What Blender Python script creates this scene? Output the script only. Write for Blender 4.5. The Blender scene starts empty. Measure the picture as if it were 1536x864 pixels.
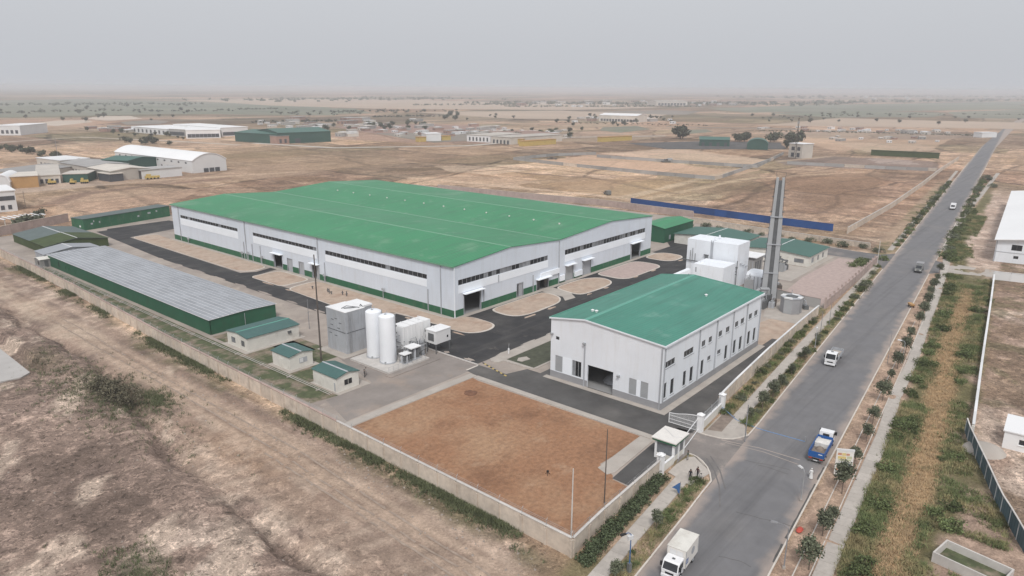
import bpy, bmesh, math, random
import numpy as np
from mathutils import Vector, Matrix
random.seed(7); RNG = np.random.default_rng(11)
R = math.radians
scene = bpy.context.scene
C = scene.collection

# ---------------------------------------------------------------- camera, world, sun, exposure
CAM_H = 57.0
cam_data = bpy.data.cameras.new('camera'); cam = bpy.data.objects.new('camera', cam_data); C.objects.link(cam)
cam_data.sensor_width = 36.0; cam_data.lens = 36.0 * 1075.0 / 1536.0
cam_data.clip_start = 0.5; cam_data.clip_end = 120000
PITCH = math.atan2(300, 1075.0); YAW = R(40.0); ROLL = math.atan(0.0052)
fwd = Vector((math.cos(YAW) * math.cos(PITCH), math.sin(YAW) * math.cos(PITCH), -math.sin(PITCH)))
rgt = Vector((math.sin(YAW), -math.cos(YAW), 0)); upv = rgt.cross(fwd)
rg2 = math.cos(ROLL) * rgt + math.sin(ROLL) * upv; up2 = -math.sin(ROLL) * rgt + math.cos(ROLL) * upv
M = Matrix((rg2, up2, -fwd)).transposed().to_4x4(); M.translation = Vector((0, 0, CAM_H))
cam.matrix_world = M
scene.camera = cam

SUN_EL, SUN_AZ = 52.0, 218.0          # the sun stands behind the viewer, veiled by haze
world = bpy.data.worlds.new('World'); scene.world = world; world.use_nodes = True
wn = world.node_tree.nodes; wl = world.node_tree.links
sky = wn.new('ShaderNodeTexSky'); sky.sky_type = 'NISHITA'; sky.sun_disc = False
sky.sun_elevation = R(SUN_EL); sky.sun_rotation = R(90 - SUN_AZ); sky.dust_density = 8; sky.air_density = 1.5; sky.altitude = 50
hsv = wn.new('ShaderNodeHueSaturation'); hsv.inputs['Saturation'].default_value = 0.3
wmix = wn.new('ShaderNodeMix'); wmix.data_type = 'RGBA'
wmix.inputs[0].default_value = 0.82; wmix.inputs[7].default_value = (4.36, 4.5, 4.8, 1)   # even overcast veil over the clear sky
bg = wn['Background']; bg.inputs[1].default_value = 0.117
wl.new(sky.outputs[0], hsv.inputs['Color']); wl.new(hsv.outputs[0], wmix.inputs[6]); wl.new(wmix.outputs[2], bg.inputs[0])
sd = bpy.data.lights.new('sun', 'SUN'); sd.energy = 1.5; sd.angle = R(12); sd.color = (1.0, 0.975, 0.945)
sun = bpy.data.objects.new('sun', sd); C.objects.link(sun)
sdir = Vector((math.cos(R(SUN_AZ)) * math.cos(R(SUN_EL)), math.sin(R(SUN_AZ)) * math.cos(R(SUN_EL)), math.sin(R(SUN_EL))))
sun.rotation_euler = sdir.to_track_quat('Z', 'Y').to_euler(); sun.location = (0, 0, 200)
vs = scene.view_settings; vs.view_transform = 'Standard'; vs.look = 'None'; vs.gamma = 1.0; vs.use_curve_mapping = False
vs.exposure = 0.36
scene.cycles.use_denoising = True
scene.cycles.max_bounces = 6; scene.cycles.volume_bounces = 1; scene.cycles.transparent_max_bounces = 8

# ---------------------------------------------------------------- materials
def mat(name, col, rough=0.85, var=0.18, scale=0.35, bump=0.0, bscale=6.0, metal=0.0, rnd=0.0, stain=None, corr=None, island=0.0, spec=0.35, streak=None, vs_=None):
    m = bpy.data.materials.new(name); m.use_nodes = True
    n = m.node_tree.nodes; l = m.node_tree.links; b = n['Principled BSDF']
    b.inputs['Roughness'].default_value = rough; b.inputs['Metallic'].default_value = metal
    b.inputs['Specular IOR Level'].default_value = spec
    geo = n.new('ShaderNodeNewGeometry')
    def noise(sc, det=5, vec=None):
        t = n.new('ShaderNodeTexNoise'); t.inputs['Scale'].default_value = sc; t.inputs['Detail'].default_value = det
        t.inputs['Roughness'].default_value = 0.62
        l.new(vec if vec else geo.outputs['Position'], t.inputs['Vector']); return t.outputs['Fac']
    def rng(v, a, b_, c, d):
        r = n.new('ShaderNodeMapRange'); l.new(v, r.inputs['Value'])
        for k, x in zip(('From Min', 'From Max', 'To Min', 'To Max'), (a, b_, c, d)): r.inputs[k].default_value = x
        return r.outputs['Result']
    def mul(cs, f):
        v = n.new('ShaderNodeVectorMath'); v.operation = 'SCALE'; l.new(cs, v.inputs[0]); l.new(f, v.inputs['Scale']); return v.outputs[0]
    def mix(f, a, c2):
        x = n.new('ShaderNodeMix'); x.data_type = 'RGBA'; l.new(f, x.inputs[0])
        if isinstance(a, tuple): x.inputs[6].default_value = a + (1,)
        else: l.new(a, x.inputs[6])
        x.inputs[7].default_value = c2 + (1,); return x.outputs[2]
    base = n.new('ShaderNodeRGB'); base.outputs[0].default_value = tuple(col) + (1,); cs = base.outputs[0]
    if stain:
        for (c2, sc, lo, hi) in stain: cs = mix(rng(noise(sc), lo, hi, 0, 1), cs, c2)
    if vs_:                                                 # rain and dust streaks running down a wall
        c2, acr, alg, lo, hi = vs_
        mp = n.new('ShaderNodeMapping'); mp.inputs['Scale'].default_value = (acr, acr, alg); l.new(geo.outputs['Position'], mp.inputs['Vector']); cs = mix(rng(noise(1.0, 6, mp.outputs[0]), lo, hi, 0, 1), cs, c2)
    if streak:                                              # worn lines along one direction
        c2, ang, along, across, lo, hi = streak
        mp = n.new('ShaderNodeMapping'); mp.inputs['Rotation'].default_value = (0, 0, -R(ang)); mp.inputs['Scale'].default_value = (along, across, 1)
        l.new(geo.outputs['Position'], mp.inputs['Vector']); cs = mix(rng(noise(1.0, 4, mp.outputs[0]), lo, hi, 0, 1), cs, c2)
    if var:
        cs = mul(cs, rng(noise(scale, 7), 0.3, 0.7, 1 - var, 1 + var))
    if rnd:
        oi = n.new('ShaderNodeObjectInfo'); cs = mul(cs, rng(oi.outputs['Random'], 0, 1, 1 - rnd, 1 + rnd))
    if island:
        cs = mul(cs, rng(geo.outputs['Random Per Island'], 0, 1, 1 - island, 1 + island))
    l.new(cs, b.inputs['Base Color'])
    hsrc = None
    if corr:
        axis, sp, st = corr
        sx = n.new('ShaderNodeSeparateXYZ'); l.new(geo.outputs['Position'], sx.inputs[0])
        w = n.new('ShaderNodeMath'); w.operation = 'MULTIPLY'; l.new(sx.outputs[axis], w.inputs[0]); w.inputs[1].default_value = 2 * math.pi / sp
        s_ = n.new('ShaderNodeMath'); s_.operation = 'SINE'; l.new(w.outputs[0], s_.inputs[0]); hsrc = s_.outputs[0]; bump = st
    elif bump: hsrc = noise(bscale, 6)
    if hsrc:
        bp = n.new('ShaderNodeBump'); bp.inputs['Strength'].default_value = bump; bp.inputs['Distance'].default_value = 0.15
        l.new(hsrc, bp.inputs['Height']); l.new(bp.outputs[0], b.inputs['Normal'])
    return m
MT = {}
def dm(key, *a, **k): MT[key] = mat(key, *a, **k)
dm('asphalt_new', (0.034, 0.034, 0.036), 0.9, 0.22, 0.25, 0.15, 20, stain=[((0.08, 0.076, 0.073), 0.09, 0.47, 0.75), ((0.15, 0.13, 0.115), 0.3, 0.62, 0.8)], streak=((0.065, 0.062, 0.06), 90, 0.03, 0.6, 0.5, 0.72))
dm('asphalt_old', (0.085, 0.082, 0.08), 0.9, 0.25, 0.2, 0.15, 18, stain=[((0.14, 0.13, 0.12), 0.07, 0.5, 0.8)])
dm('asphalt_road', (0.172, 0.169, 0.174), 0.9, 0.1, 0.3, 0.12, 20, stain=[((0.23, 0.215, 0.205), 0.05, 0.5, 0.85)], streak=((0.115, 0.114, 0.118), 5.4, 0.012, 0.45, 0.5, 0.8))
dm('road_dust', (0.38, 0.32, 0.28), 0.95, 0.15, 0.5)
dm('crack', (0.10, 0.095, 0.09), 0.95, 0.2, 1.0)
dm('tyre_mark', (0.15, 0.142, 0.138), 0.95, 0.2, 1.0)
dm('concrete', (0.42, 0.38, 0.34), 0.9, 0.14, 0.5, 0.1, 10, stain=[((0.31, 0.27, 0.24), 0.25, 0.5, 0.75)])
dm('slab', (0.44, 0.40, 0.36), 0.9, 0.1, 1.5, rnd=0.06)
dm('yard', (0.36, 0.31, 0.27), 0.95, 0.16, 0.12, 0.2, 5, stain=[((0.27, 0.23, 0.205), 0.09, 0.45, 0.7), ((0.44, 0.37, 0.31), 0.2, 0.56, 0.75)])
dm('pave_grey', (0.255, 0.225, 0.205), 0.92, 0.16, 0.2, 0.1, 6, stain=[((0.34, 0.27, 0.22), 0.13, 0.53, 0.75)])
dm('sand', (0.43, 0.335, 0.265), 0.95, 0.14, 0.5, 0.25, 4, stain=[((0.37, 0.26, 0.195), 0.18, 0.48, 0.7), ((0.52, 0.41, 0.33), 0.33, 0.58, 0.8)])
dm('pink_pave', (0.42, 0.33, 0.30), 0.95, 0.14, 0.8, 0.15, 5)
dm('brown_soil', (0.30, 0.16, 0.09), 0.95, 0.24, 1.3, 0.4, 3, stain=[((0.35, 0.215, 0.13), 0.045, 0.48, 0.64), ((0.22, 0.115, 0.065), 0.10, 0.52, 0.68), ((0.37, 0.24, 0.155), 0.25, 0.58, 0.76)])
dm('lawn', (0.085, 0.1, 0.05), 0.95, 0.3, 0.8, 0.4, 4, stain=[((0.24, 0.19, 0.145), 0.22, 0.47, 0.6)])
dm('lawn_dark', (0.075, 0.08, 0.055), 0.95, 0.3, 0.7, 0.3, 4)
dm('kerb', (0.58, 0.53, 0.475), 0.9, 0.12, 1.2)
dm('hall_wall', (0.66, 0.69, 0.74), 0.55, 0.03, 0.1, corr=(0, 0.9, 0.0))
dm('hall_wall', (0.65, 0.695, 0.76), 0.6, 0.05, 0.09, stain=[((0.61, 0.635, 0.68), 0.25, 0.55, 0.85)], vs_=((0.59, 0.62, 0.66), 0.9, 0.10, 0.5, 0.8))
dm('hall_strip', (0.85, 0.885, 0.93), 0.55, 0.03, 0.2)
dm('hall_green', (0.024, 0.12, 0.058), 0.6, 0.15, 0.3, vs_=((0.09, 0.14, 0.09), 0.8, 0.3, 0.52, 0.78))
dm('hall_roof', (0.036, 0.235, 0.102), 0.5, 0.07, 0.04, stain=[((0.075, 0.25, 0.135), 0.035, 0.52, 0.8), ((0.17, 0.315, 0.2), 0.05, 0.59, 0.76), ((0.13, 0.285, 0.17), 0.25, 0.58, 0.74)], corr=(1, 1.0, 0.12), streak=((0.045, 0.185, 0.095), 0, 0.03, 0.9, 0.48, 0.7))
dm('hall_ridge', (0.15, 0.31, 0.2), 0.5, 0.1, 0.3)
dm('teal_roof', (0.055, 0.225, 0.165), 0.5, 0.07, 0.08, stain=[((0.09, 0.26, 0.2), 0.06, 0.5, 0.8), ((0.15, 0.31, 0.25), 0.14, 0.57, 0.74)], corr=(0, 0.9, 0.12), streak=((0.05, 0.18, 0.135), 90, 0.05, 0.9, 0.48, 0.7))
dm('teal_ridge', (0.11, 0.32, 0.25), 0.5, 0.08, 0.3)
dm('blue_teal_roof', (0.055, 0.125, 0.115), 0.55, 0.1, 0.5)
dm('office_wall', (0.77, 0.80, 0.84), 0.6, 0.04, 0.15, stain=[((0.71, 0.72, 0.74), 0.3, 0.58, 0.85)], vs_=((0.715, 0.73, 0.75), 1.1, 0.12, 0.5, 0.8))
dm('plinth', (0.30, 0.30, 0.31), 0.85, 0.1, 0.4)
dm('white', (0.78, 0.78, 0.78), 0.6, 0.05, 0.4)
dm('offwhite', (0.66, 0.64, 0.59), 0.8, 0.08, 0.6, stain=[((0.5, 0.46, 0.41), 0.4, 0.55, 0.8)])
dm('plant_white', (0.80, 0.83, 0.87), 0.55, 0.04, 0.3, vs_=((0.66, 0.66, 0.66), 1.2, 0.12, 0.54, 0.8))
dm('tank_white', (0.81, 0.835, 0.87), 0.45, 0.03, 0.4)
dm('glass_dark', (0.022, 0.024, 0.028), 0.2, 0.3, 0.5, spec=0.5, rnd=0.4)
dm('glass_pale', (0.20, 0.21, 0.225), 0.35, 0.3, 0.8, spec=0.5, rnd=0.4)
dm('shutter_grey', (0.36, 0.37, 0.38), 0.7, 0.06, 0.6)
dm('interior', (0.30, 0.30, 0.30), 0.9, 0.1, 0.2)
dm('long_green', (0.022, 0.105, 0.058), 0.6, 0.12, 0.25, stain=[((0.03, 0.085, 0.05), 0.4, 0.5, 0.75)])
dm('panel_roof', (0.30, 0.315, 0.34), 0.45, 0.08, 0.12, rnd=0.1)
dm('panel_rail', (0.60, 0.60, 0.61), 0.5, 0.05, 0.3)
dm('olive', (0.055, 0.078, 0.03), 0.9, 0.2, 0.3)
dm('grey_green_roof', (0.10, 0.13, 0.125), 0.6, 0.12, 0.3)
dm('grey_clad', (0.40, 0.415, 0.44), 0.55, 0.08, 0.4, vs_=((0.31, 0.31, 0.32), 1.4, 0.15, 0.5, 0.75))
dm('steel', (0.36, 0.37, 0.38), 0.5, 0.1, 0.5, metal=0.3)
dm('dark_steel', (0.13, 0.135, 0.14), 0.6, 0.15, 0.6, metal=0.2)
dm('rust_dark', (0.10, 0.085, 0.075), 0.8, 0.3, 0.8)
dm('tan_wall', (0.57, 0.49, 0.41), 0.95, 0.14, 0.9, 0.1, 5, rnd=0.10, stain=[((0.44, 0.37, 0.305), 0.5, 0.5, 0.72)])
dm('pink_wall', (0.40, 0.315, 0.285), 0.95, 0.14, 0.5, rnd=0.06)
dm('wall_cap', (0.55, 0.52, 0.49), 0.9, 0.1, 0.8, rnd=0.08)
dm('cap_pink', (0.42, 0.31, 0.275), 0.9, 0.15, 0.8, rnd=0.15)
dm('galv', (0.42, 0.43, 0.44), 0.5, 0.1, 0.8, metal=0.4)
dm('blue_fence', (0.018, 0.068, 0.225), 0.6, 0.12, 0.2, rnd=0.12)
dm('bluegrey_fence', (0.075, 0.125, 0.15), 0.55, 0.12, 0.5, rnd=0.12)
dm('blue_truck', (0.012, 0.095, 0.32), 0.45, 0.1, 1.0, spec=0.5)
dm('blue_rope', (0.16, 0.28, 0.48), 0.7, 0.1, 1.0)
dm('blue_cloth', (0.05, 0.13, 0.3), 0.8, 0.15, 1.0)
dm('truck_white', (0.78, 0.78, 0.79), 0.35, 0.04, 0.8, spec=0.5)
dm('truck_cream', (0.72, 0.69, 0.65), 0.5, 0.05, 0.8)
dm('truck_grey', (0.16, 0.165, 0.16), 0.5, 0.1, 0.8)
dm('black_trim', (0.02, 0.02, 0.022), 0.6, 0.1, 1.0)
dm('tyre', (0.02, 0.02, 0.02), 0.9, 0.1, 1.0)
dm('lamp_glass', (0.7, 0.7, 0.68), 0.2, 0.0)
dm('red_lens', (0.4, 0.03, 0.03), 0.3, 0.0)
dm('cargo_sheet', (0.62, 0.60, 0.57), 0.85, 0.2, 1.5, 0.3, 2)
dm('cargo_dirt', (0.22, 0.18, 0.15), 0.95, 0.25, 1.5)
dm('leaf_tree', (0.118, 0.13, 0.085), 0.8, 0.12, 0.5, rnd=0.18, island=0.4, spec=0.15)
dm('leaf_shrub', (0.115, 0.142, 0.06), 0.8, 0.25, 0.4, rnd=0.4, island=0.4, spec=0.15)
dm('leaf_hedge', (0.078, 0.098, 0.052), 0.8, 0.15, 0.6, island=0.4, spec=0.15)
dm('leaf_grey', (0.13, 0.118, 0.082), 0.85, 0.15, 0.6, island=0.4, spec=0.1)
dm('leaf_far', (0.085, 0.092, 0.062), 0.9, 0.15, 0.02, rnd=0.3, island=0.3, spec=0.05)
dm('bark', (0.16, 0.125, 0.10), 0.9, 0.15, 2.0)
dm('weed_green', (0.145, 0.17, 0.075), 0.9, 0.3, 0.18, island=0.35, spec=0.1, stain=[((0.31, 0.26, 0.14), 0.16, 0.46, 0.6), ((0.105, 0.14, 0.06), 0.3, 0.55, 0.7)])
dm('weed_dark', (0.115, 0.128, 0.07), 0.9, 0.3, 0.4, island=0.35, spec=0.1)
dm('asphalt_apron', (0.235, 0.21, 0.195), 0.9, 0.15, 0.3, 0.12, 20, stain=[((0.165, 0.155, 0.15), 0.12, 0.44, 0.62), ((0.33, 0.28, 0.245), 0.3, 0.55, 0.7)])
dm('asphalt_side', (0.15, 0.145, 0.145), 0.9, 0.15, 0.2, stain=[((0.24, 0.21, 0.19), 0.1, 0.5, 0.7)])
dm('stack_grey', (0.37, 0.38, 0.39), 0.6, 0.08, 0.3)
dm('weed_straw', (0.43, 0.31, 0.185), 0.9, 0.2, 0.25, island=0.25, spec=0.1)
dm('wood_pole', (0.22, 0.19, 0.165), 0.9, 0.15, 1.0)
dm('metal_pole', (0.24, 0.24, 0.25), 0.6, 0.1, 1.0)
dm('orange', (0.44, 0.26, 0.11), 0.7, 0.15, 0.2)
dm('yellow', (0.50, 0.37, 0.12), 0.6, 0.12, 0.5)
dm('red', (0.45, 0.075, 0.05), 0.6, 0.1, 1.0)
dm('far_white', (0.70, 0.70, 0.70), 0.7, 0.08, 0.05, rnd=0.1)
dm('far_roof_white', (0.78, 0.78, 0.78), 0.6, 0.04, 0.05)
dm('far_cream', (0.52, 0.48, 0.43), 0.8, 0.12, 0.1, rnd=0.2)
dm('far_grey', (0.34, 0.33, 0.32), 0.8, 0.12, 0.1, rnd=0.2)
dm('far_brick', (0.33, 0.215, 0.175), 0.9, 0.15, 0.1, rnd=0.2)
dm('far_green', (0.03, 0.085, 0.07), 0.6, 0.12, 0.05)
dm('far_green_roof', (0.05, 0.13, 0.105), 0.55, 0.08, 0.05)
dm('far_window', (0.07, 0.075, 0.085), 0.4, 0.1, 0.5)
dm('poster', (0.74, 0.72, 0.68), 0.6, 0.04, 2.0)
dm('ink_yellow', (0.66, 0.52, 0.22), 0.6, 0.1, 2.0)
dm('ink_red', (0.55, 0.28, 0.18), 0.6, 0.1, 2.0)
dm('ink_blue', (0.09, 0.15, 0.27), 0.6, 0.15, 3.0)
dm('ink_green', (0.52, 0.54, 0.36), 0.6, 0.1, 3.0)
dm('logo_blue', (0.035, 0.10, 0.30), 0.5, 0.05, 2.0)
dm('skin', (0.30, 0.18, 0.12), 0.6, 0.0); dm('hair', (0.012, 0.01, 0.009), 0.7, 0.0)
dm('cloth_black', (0.022, 0.022, 0.026), 0.9, 0.1, 3.0); dm('cloth_grey', (0.10, 0.10, 0.11), 0.9, 0.1, 3.0)
dm('cloth_white', (0.70, 0.70, 0.69), 0.9, 0.05, 3.0); dm('cloth_green', (0.07, 0.09, 0.07), 0.9, 0.1, 3.0)
dm('cloth_maroon', (0.06, 0.025, 0.03), 0.9, 0.1, 3.0); dm('cloth_pale', (0.30, 0.29, 0.28), 0.9, 0.1, 3.0)
dm('field_green', (0.19, 0.19, 0.14), 0.95, 0.25, 0.004, stain=[((0.12, 0.14, 0.09), 0.008, 0.5, 0.65), ((0.24, 0.215, 0.165), 0.005, 0.55, 0.75)])
dm('field_tan', (0.43, 0.33, 0.25), 0.95, 0.12, 0.006, stain=[((0.33, 0.265, 0.21), 0.012, 0.52, 0.75)])
dm('field_pale', (0.50, 0.42, 0.345), 0.95, 0.1, 0.01)
dm('field_dark', (0.225, 0.195, 0.165), 0.95, 0.2, 0.006, stain=[((0.15, 0.15, 0.115), 0.01, 0.52, 0.7)])
dm('rubble', (0.34, 0.29, 0.25), 0.95, 0.25, 1.0, rnd=0.2)
dm('soil_pile', (0.23, 0.185, 0.155), 0.95, 0.25, 0.9, 0.4, 3)
dm('rut_soil', (0.325, 0.255, 0.205), 0.95, 0.25, 0.9, 0.4, 3)
dm('pit_soil', (0.17, 0.085, 0.052), 0.95, 0.25, 0.9, 0.4, 3)
dm('pond_floor', (0.43, 0.41, 0.39), 0.6, 0.08, 0.2)

# ---------------------------------------------------------------- mesh helpers
class MB:
    def __init__(s): s.v = []; s.f = []; s.m = []; s.cur = 0
    def add(s, vs_, fs):
        o = len(s.v); s.v.extend(vs_)
        for f_ in fs: s.f.append([i + o for i in f_]); s.m.append(s.cur)
        return s
    def box(s, x0, y0, z0, x1, y1, z1):
        return s.add([(x0,y0,z0),(x1,y0,z0),(x1,y1,z0),(x0,y1,z0),(x0,y0,z1),(x1,y0,z1),(x1,y1,z1),(x0,y1,z1)],
                     [(3,2,1,0),(4,5,6,7),(0,1,5,4),(1,2,6,5),(2,3,7,6),(3,0,4,7)])
    def poly(s, pts): return s.add([tuple(p) for p in pts], [tuple(range(len(pts)))])
    def sheet(s, pts, z=0.0): return s.poly([(p[0], p[1], z) for p in pts])
    def prism(s, pts, z0, z1):
        n = len(pts)
        a = sum(pts[i][0] * pts[(i+1) % n][1] - pts[(i+1) % n][0] * pts[i][1] for i in range(n))
        if a < 0: pts = pts[::-1]
        vs_ = [(p[0], p[1], z0) for p in pts] + [(p[0], p[1], z1) for p in pts]
        fs = [tuple(range(n - 1, -1, -1)), tuple(range(n, 2 * n))] + [(i, (i+1) % n, n + (i+1) % n, n + i) for i in range(n)]
        return s.add(vs_, fs)
    def extrude_y(s, prof, y0, y1):                          # prof: (x, z) outline, swept along y
        n = len(prof)
        vs_ = [(p[0], y0, p[1]) for p in prof] + [(p[0], y1, p[1]) for p in prof]
        fs = [tuple(range(n)), tuple(range(2 * n - 1, n - 1, -1))] + [(i, n + i, n + (i+1) % n, (i+1) % n) for i in range(n)]
        return s.add(vs_, fs)
    def extrude_x(s, prof, x0, x1):                          # prof: (y, z)
        n = len(prof)
        vs_ = [(x0, p[0], p[1]) for p in prof] + [(x1, p[0], p[1]) for p in prof]
        fs = [tuple(range(n - 1, -1, -1)), tuple(range(n, 2 * n))] + [(i, (i+1) % n, n + (i+1) % n, n + i) for i in range(n)]
        return s.add(vs_, fs)
    def cyl(s, cx, cy, z0, z1, r, n=20, r1=None):
        r1 = r if r1 is None else r1
        vs_ = [(cx + r*math.cos(2*math.pi*i/n), cy + r*math.sin(2*math.pi*i/n), z0) for i in range(n)] + \
              [(cx + r1*math.cos(2*math.pi*i/n), cy + r1*math.sin(2*math.pi*i/n), z1) for i in range(n)]
        return s.add(vs_, [tuple(range(n-1, -1, -1)), tuple(range(n, 2*n))] + [(i, (i+1) % n, n + (i+1) % n, n + i) for i in range(n)])
    def rod(s, a, b, r, n=6, r1=None):
        a = Vector(a); b = Vector(b); d = (b - a)
        if d.length < 1e-6: return s
        r1 = r if r1 is None else r1
        q = d.to_track_quat('Z', 'Y'); vs_ = []
        for (p, rr) in ((a, r), (b, r1)):
            for i in range(n):
                vs_.append(tuple(p + q @ Vector((rr*math.cos(2*math.pi*i/n), rr*math.sin(2*math.pi*i/n), 0))))
        return s.add(vs_, [tuple(range(n-1, -1, -1)), tuple(range(n, 2*n))] + [(i, (i+1) % n, n + (i+1) % n, n + i) for i in range(n)])
    def path(s, pts, r, n=6):
        for a, b in zip(pts[:-1], pts[1:]): s.rod(a, b, r, n)
        return s
    def lathe(s, cx, cy, prof, n=20):                         # prof: (r, z)
        vs_ = []
        for (r, z) in prof:
            for i in range(n): vs_.append((cx + r*math.cos(2*math.pi*i/n), cy + r*math.sin(2*math.pi*i/n), z))
        fs = []
        for k in range(len(prof) - 1):
            for i in range(n): fs.append((k*n+i, k*n+(i+1) % n, (k+1)*n+(i+1) % n, (k+1)*n+i))
        fs.append(tuple(range(n-1, -1, -1))); fs.append(tuple(range((len(prof)-1)*n, len(prof)*n)))
        return s.add(vs_, fs)
    def mesh(s, name, mats, smooth=False):
        me = bpy.data.meshes.new(name); me.from_pydata(s.v, [], s.f)
        for m_ in (mats if isinstance(mats, (list, tuple)) else [mats]): me.materials.append(MT[m_])
        if any(s.m): me.polygons.foreach_set('material_index', s.m)
        if smooth:
            me.shade_smooth(); me.set_sharp_from_angle(angle=R(40))
        me.update(); return me
    def build(s, name, mats, parent=None, smooth=False, loc=None):
        return link(name, s.mesh(name, mats, smooth), parent, loc)
def link(name, me, parent=None, loc=None, rotz=0.0):
    o = bpy.data.objects.new(name, me); C.objects.link(o)
    if parent is not None: o.parent = parent
    if loc is not None: o.location = loc
    if rotz: o.rotation_euler = (0, 0, rotz)
    return o
def tag(o, label, cat, group=None):
    o['label'] = label; o['category'] = cat
    if group: o['group'] = group
    return o
def thing(name, label, cat, loc=(0, 0, 0), rotz=0.0, group=None):
    o = bpy.data.objects.new(name, None); C.objects.link(o); o.location = loc; o.rotation_euler = (0, 0, rotz); o.empty_display_size = 0.5
    return tag(o, label, cat, group)
def struct(o): o['kind'] = 'structure'; return o
def stuff(o): o['kind'] = 'stuff'; return o
def dup(root, loc, rotz=0.0, scale=1.0, label=None, group=None):
    r = root.copy(); C.objects.link(r); r.location = loc; r.rotation_euler = (0, 0, rotz); r.scale = (scale, scale, scale)
    if label: r['label'] = label
    if group: r['group'] = group
    for ch in list(root.children):
        c_ = ch.copy(); C.objects.link(c_); c_.parent = r
        for g in ch.children:
            d = g.copy(); C.objects.link(d); d.parent = c_
    return r
_sb = {}
def unit_box():
    if 'b' not in _sb: _sb['b'] = MB().box(-0.5, -0.5, 0, 0.5, 0.5, 1)
    return _sb['b']
def seg_len(pts): return [math.dist(a, b) for a, b in zip(pts[:-1], pts[1:])]
def along(pts, step):
    """points every 'step' metres along a polyline, with the direction angle"""
    out = []; L = seg_len(pts); tot = sum(L); d = 0
    while d <= tot + 1e-6:
        rem = d
        for i, l_ in enumerate(L):
            if rem <= l_ or i == len(L) - 1:
                t = rem / l_; a, b = pts[i], pts[i+1]
                out.append((a[0] + (b[0]-a[0])*t, a[1] + (b[1]-a[1])*t, math.atan2(b[1]-a[1], b[0]-a[0]))); break
            rem -= l_
        d += step
    return out
def ribbon(pts, w0, w1):
    """outline of a strip between offsets w0 and w1 (left positive) of a polyline"""
    n = len(pts); L_, R_ = [], []
    for i in range(n):
        a = pts[max(i-1, 0)]; b = pts[min(i+1, n-1)]; d = math.hypot(b[0]-a[0], b[1]-a[1]); nx, ny = -(b[1]-a[1])/d, (b[0]-a[0])/d
        L_.append((pts[i][0] + nx*w1, pts[i][1] + ny*w1)); R_.append((pts[i][0] + nx*w0, pts[i][1] + ny*w0))
    return L_, R_
def strip_mesh(pts, w0, w1, z):
    L_, R_ = ribbon(pts, w0, w1); m = MB()
    for i in range(len(pts) - 1): m.poly([(*R_[i], z), (*R_[i+1], z), (*L_[i+1], z), (*L_[i], z)])
    return m
def strip_solid(m, pts, w0, w1, z0, z1):
    L_, R_ = ribbon(pts, w0, w1)
    for i in range(len(pts) - 1): m.prism([R_[i], R_[i+1], L_[i+1], L_[i]], z0, z1)
    return m
def rounded(x0, y0, x1, y1, r, n=6, corners=(1, 1, 1, 1)):
    pts = []
    for k, (cx, cy, a0) in enumerate(((x1-r, y1-r, 0), (x0+r, y1-r, 90), (x0+r, y0+r, 180), (x1-r, y0+r, 270))):
        if corners[k]: pts += [(cx + r*math.cos(R(a0+90*i/n)), cy + r*math.sin(R(a0+90*i/n))) for i in range(n+1)]
        else: pts.append(((x1, y1), (x0, y1), (x0, y0), (x1, y0))[k])
    return pts
# ---- numpy value noise for the terrain
def vnoise(x, y, seed):
    xi = np.floor(x).astype(np.int64); yi = np.floor(y).astype(np.int64); fx = x - xi; fy = y - yi
    fx = fx*fx*(3-2*fx); fy = fy*fy*(3-2*fy)
    def h(a, b):
        n_ = (a * 374761393 + b * 668265263 + seed * 144665) & 0x7fffffff
        n_ = ((n_ ^ (n_ >> 13)) * 1274126177) & 0x7fffffff
        return ((n_ ^ (n_ >> 16)) & 0xffff) / 65535.0
    return (h(xi, yi)*(1-fx) + h(xi+1, yi)*fx)*(1-fy) + (h(xi, yi+1)*(1-fx) + h(xi+1, yi+1)*fx)*fy
def fbm(x, y, sc, oc=5, seed=1, ang=0.0, sy=None):
    c_, s_ = math.cos(R(ang)), math.sin(R(ang)); u = (x*c_ + y*s_)/sc; v = (-x*s_ + y*c_)/(sy or sc); t = 0; a = 0.5; nrm = 0
    for i in range(oc): t = t + a*vnoise(u, v, seed+i*17); nrm += a; a *= 0.55; u = u*2.03+11.7; v = v*2.03+5.1
    return t/nrm
def sst(a, b, x): t = np.clip((x-a)/(b-a), 0, 1); return t*t*(3-2*t)
def pdist(x, y, pts):
    d = np.full(x.shape, 1e9)
    for (ax, ay), (bx, by) in zip(pts[:-1], pts[1:]):
        dx, dy = bx-ax, by-ay; t = np.clip(((x-ax)*dx+(y-ay)*dy)/(dx*dx+dy*dy), 0, 1)
        d = np.minimum(d, np.hypot(x-ax-t*dx, y-ay-t*dy))
    return d

# ---------------------------------------------------------------- ground sheet
GULLY = [(50.4, 330), (50.4, 215.7), (50.7, 187.6), (51.3, 158.1), (48, 134), (44.8, 115.4), (43.2, 105.4), (42.1, 94.8), (41.5, 80), (42, 60), (44, 30)]
TRACK = [(58.9, 300), (58.6, 245), (57.6, 153.7), (57.1, 116.8), (57.2, 95.7), (55.8, 72), (54.8, 53), (53, 30)]
WALL_L = [(64.7, 44.3), (65.7, 96.7), (67.2, 159.8), (70, 219.7), (71.3, 289.3), (72, 333)]
def wall_x(y): return np.interp(y, [p[1] for p in WALL_L], [p[0] for p in WALL_L])
def axis(lo, f0, f1, hi, step, g):
    a = list(np.arange(f0, f1, step)); s_ = step; x = a[-1]
    while x < hi: s_ *= g; x += s_; a.append(x)
    b = []; s_ = step*2; x = f0
    while x > lo: s_ *= 1.35; x -= s_; b.append(x)
    return np.array(b[::-1] + a)
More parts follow.
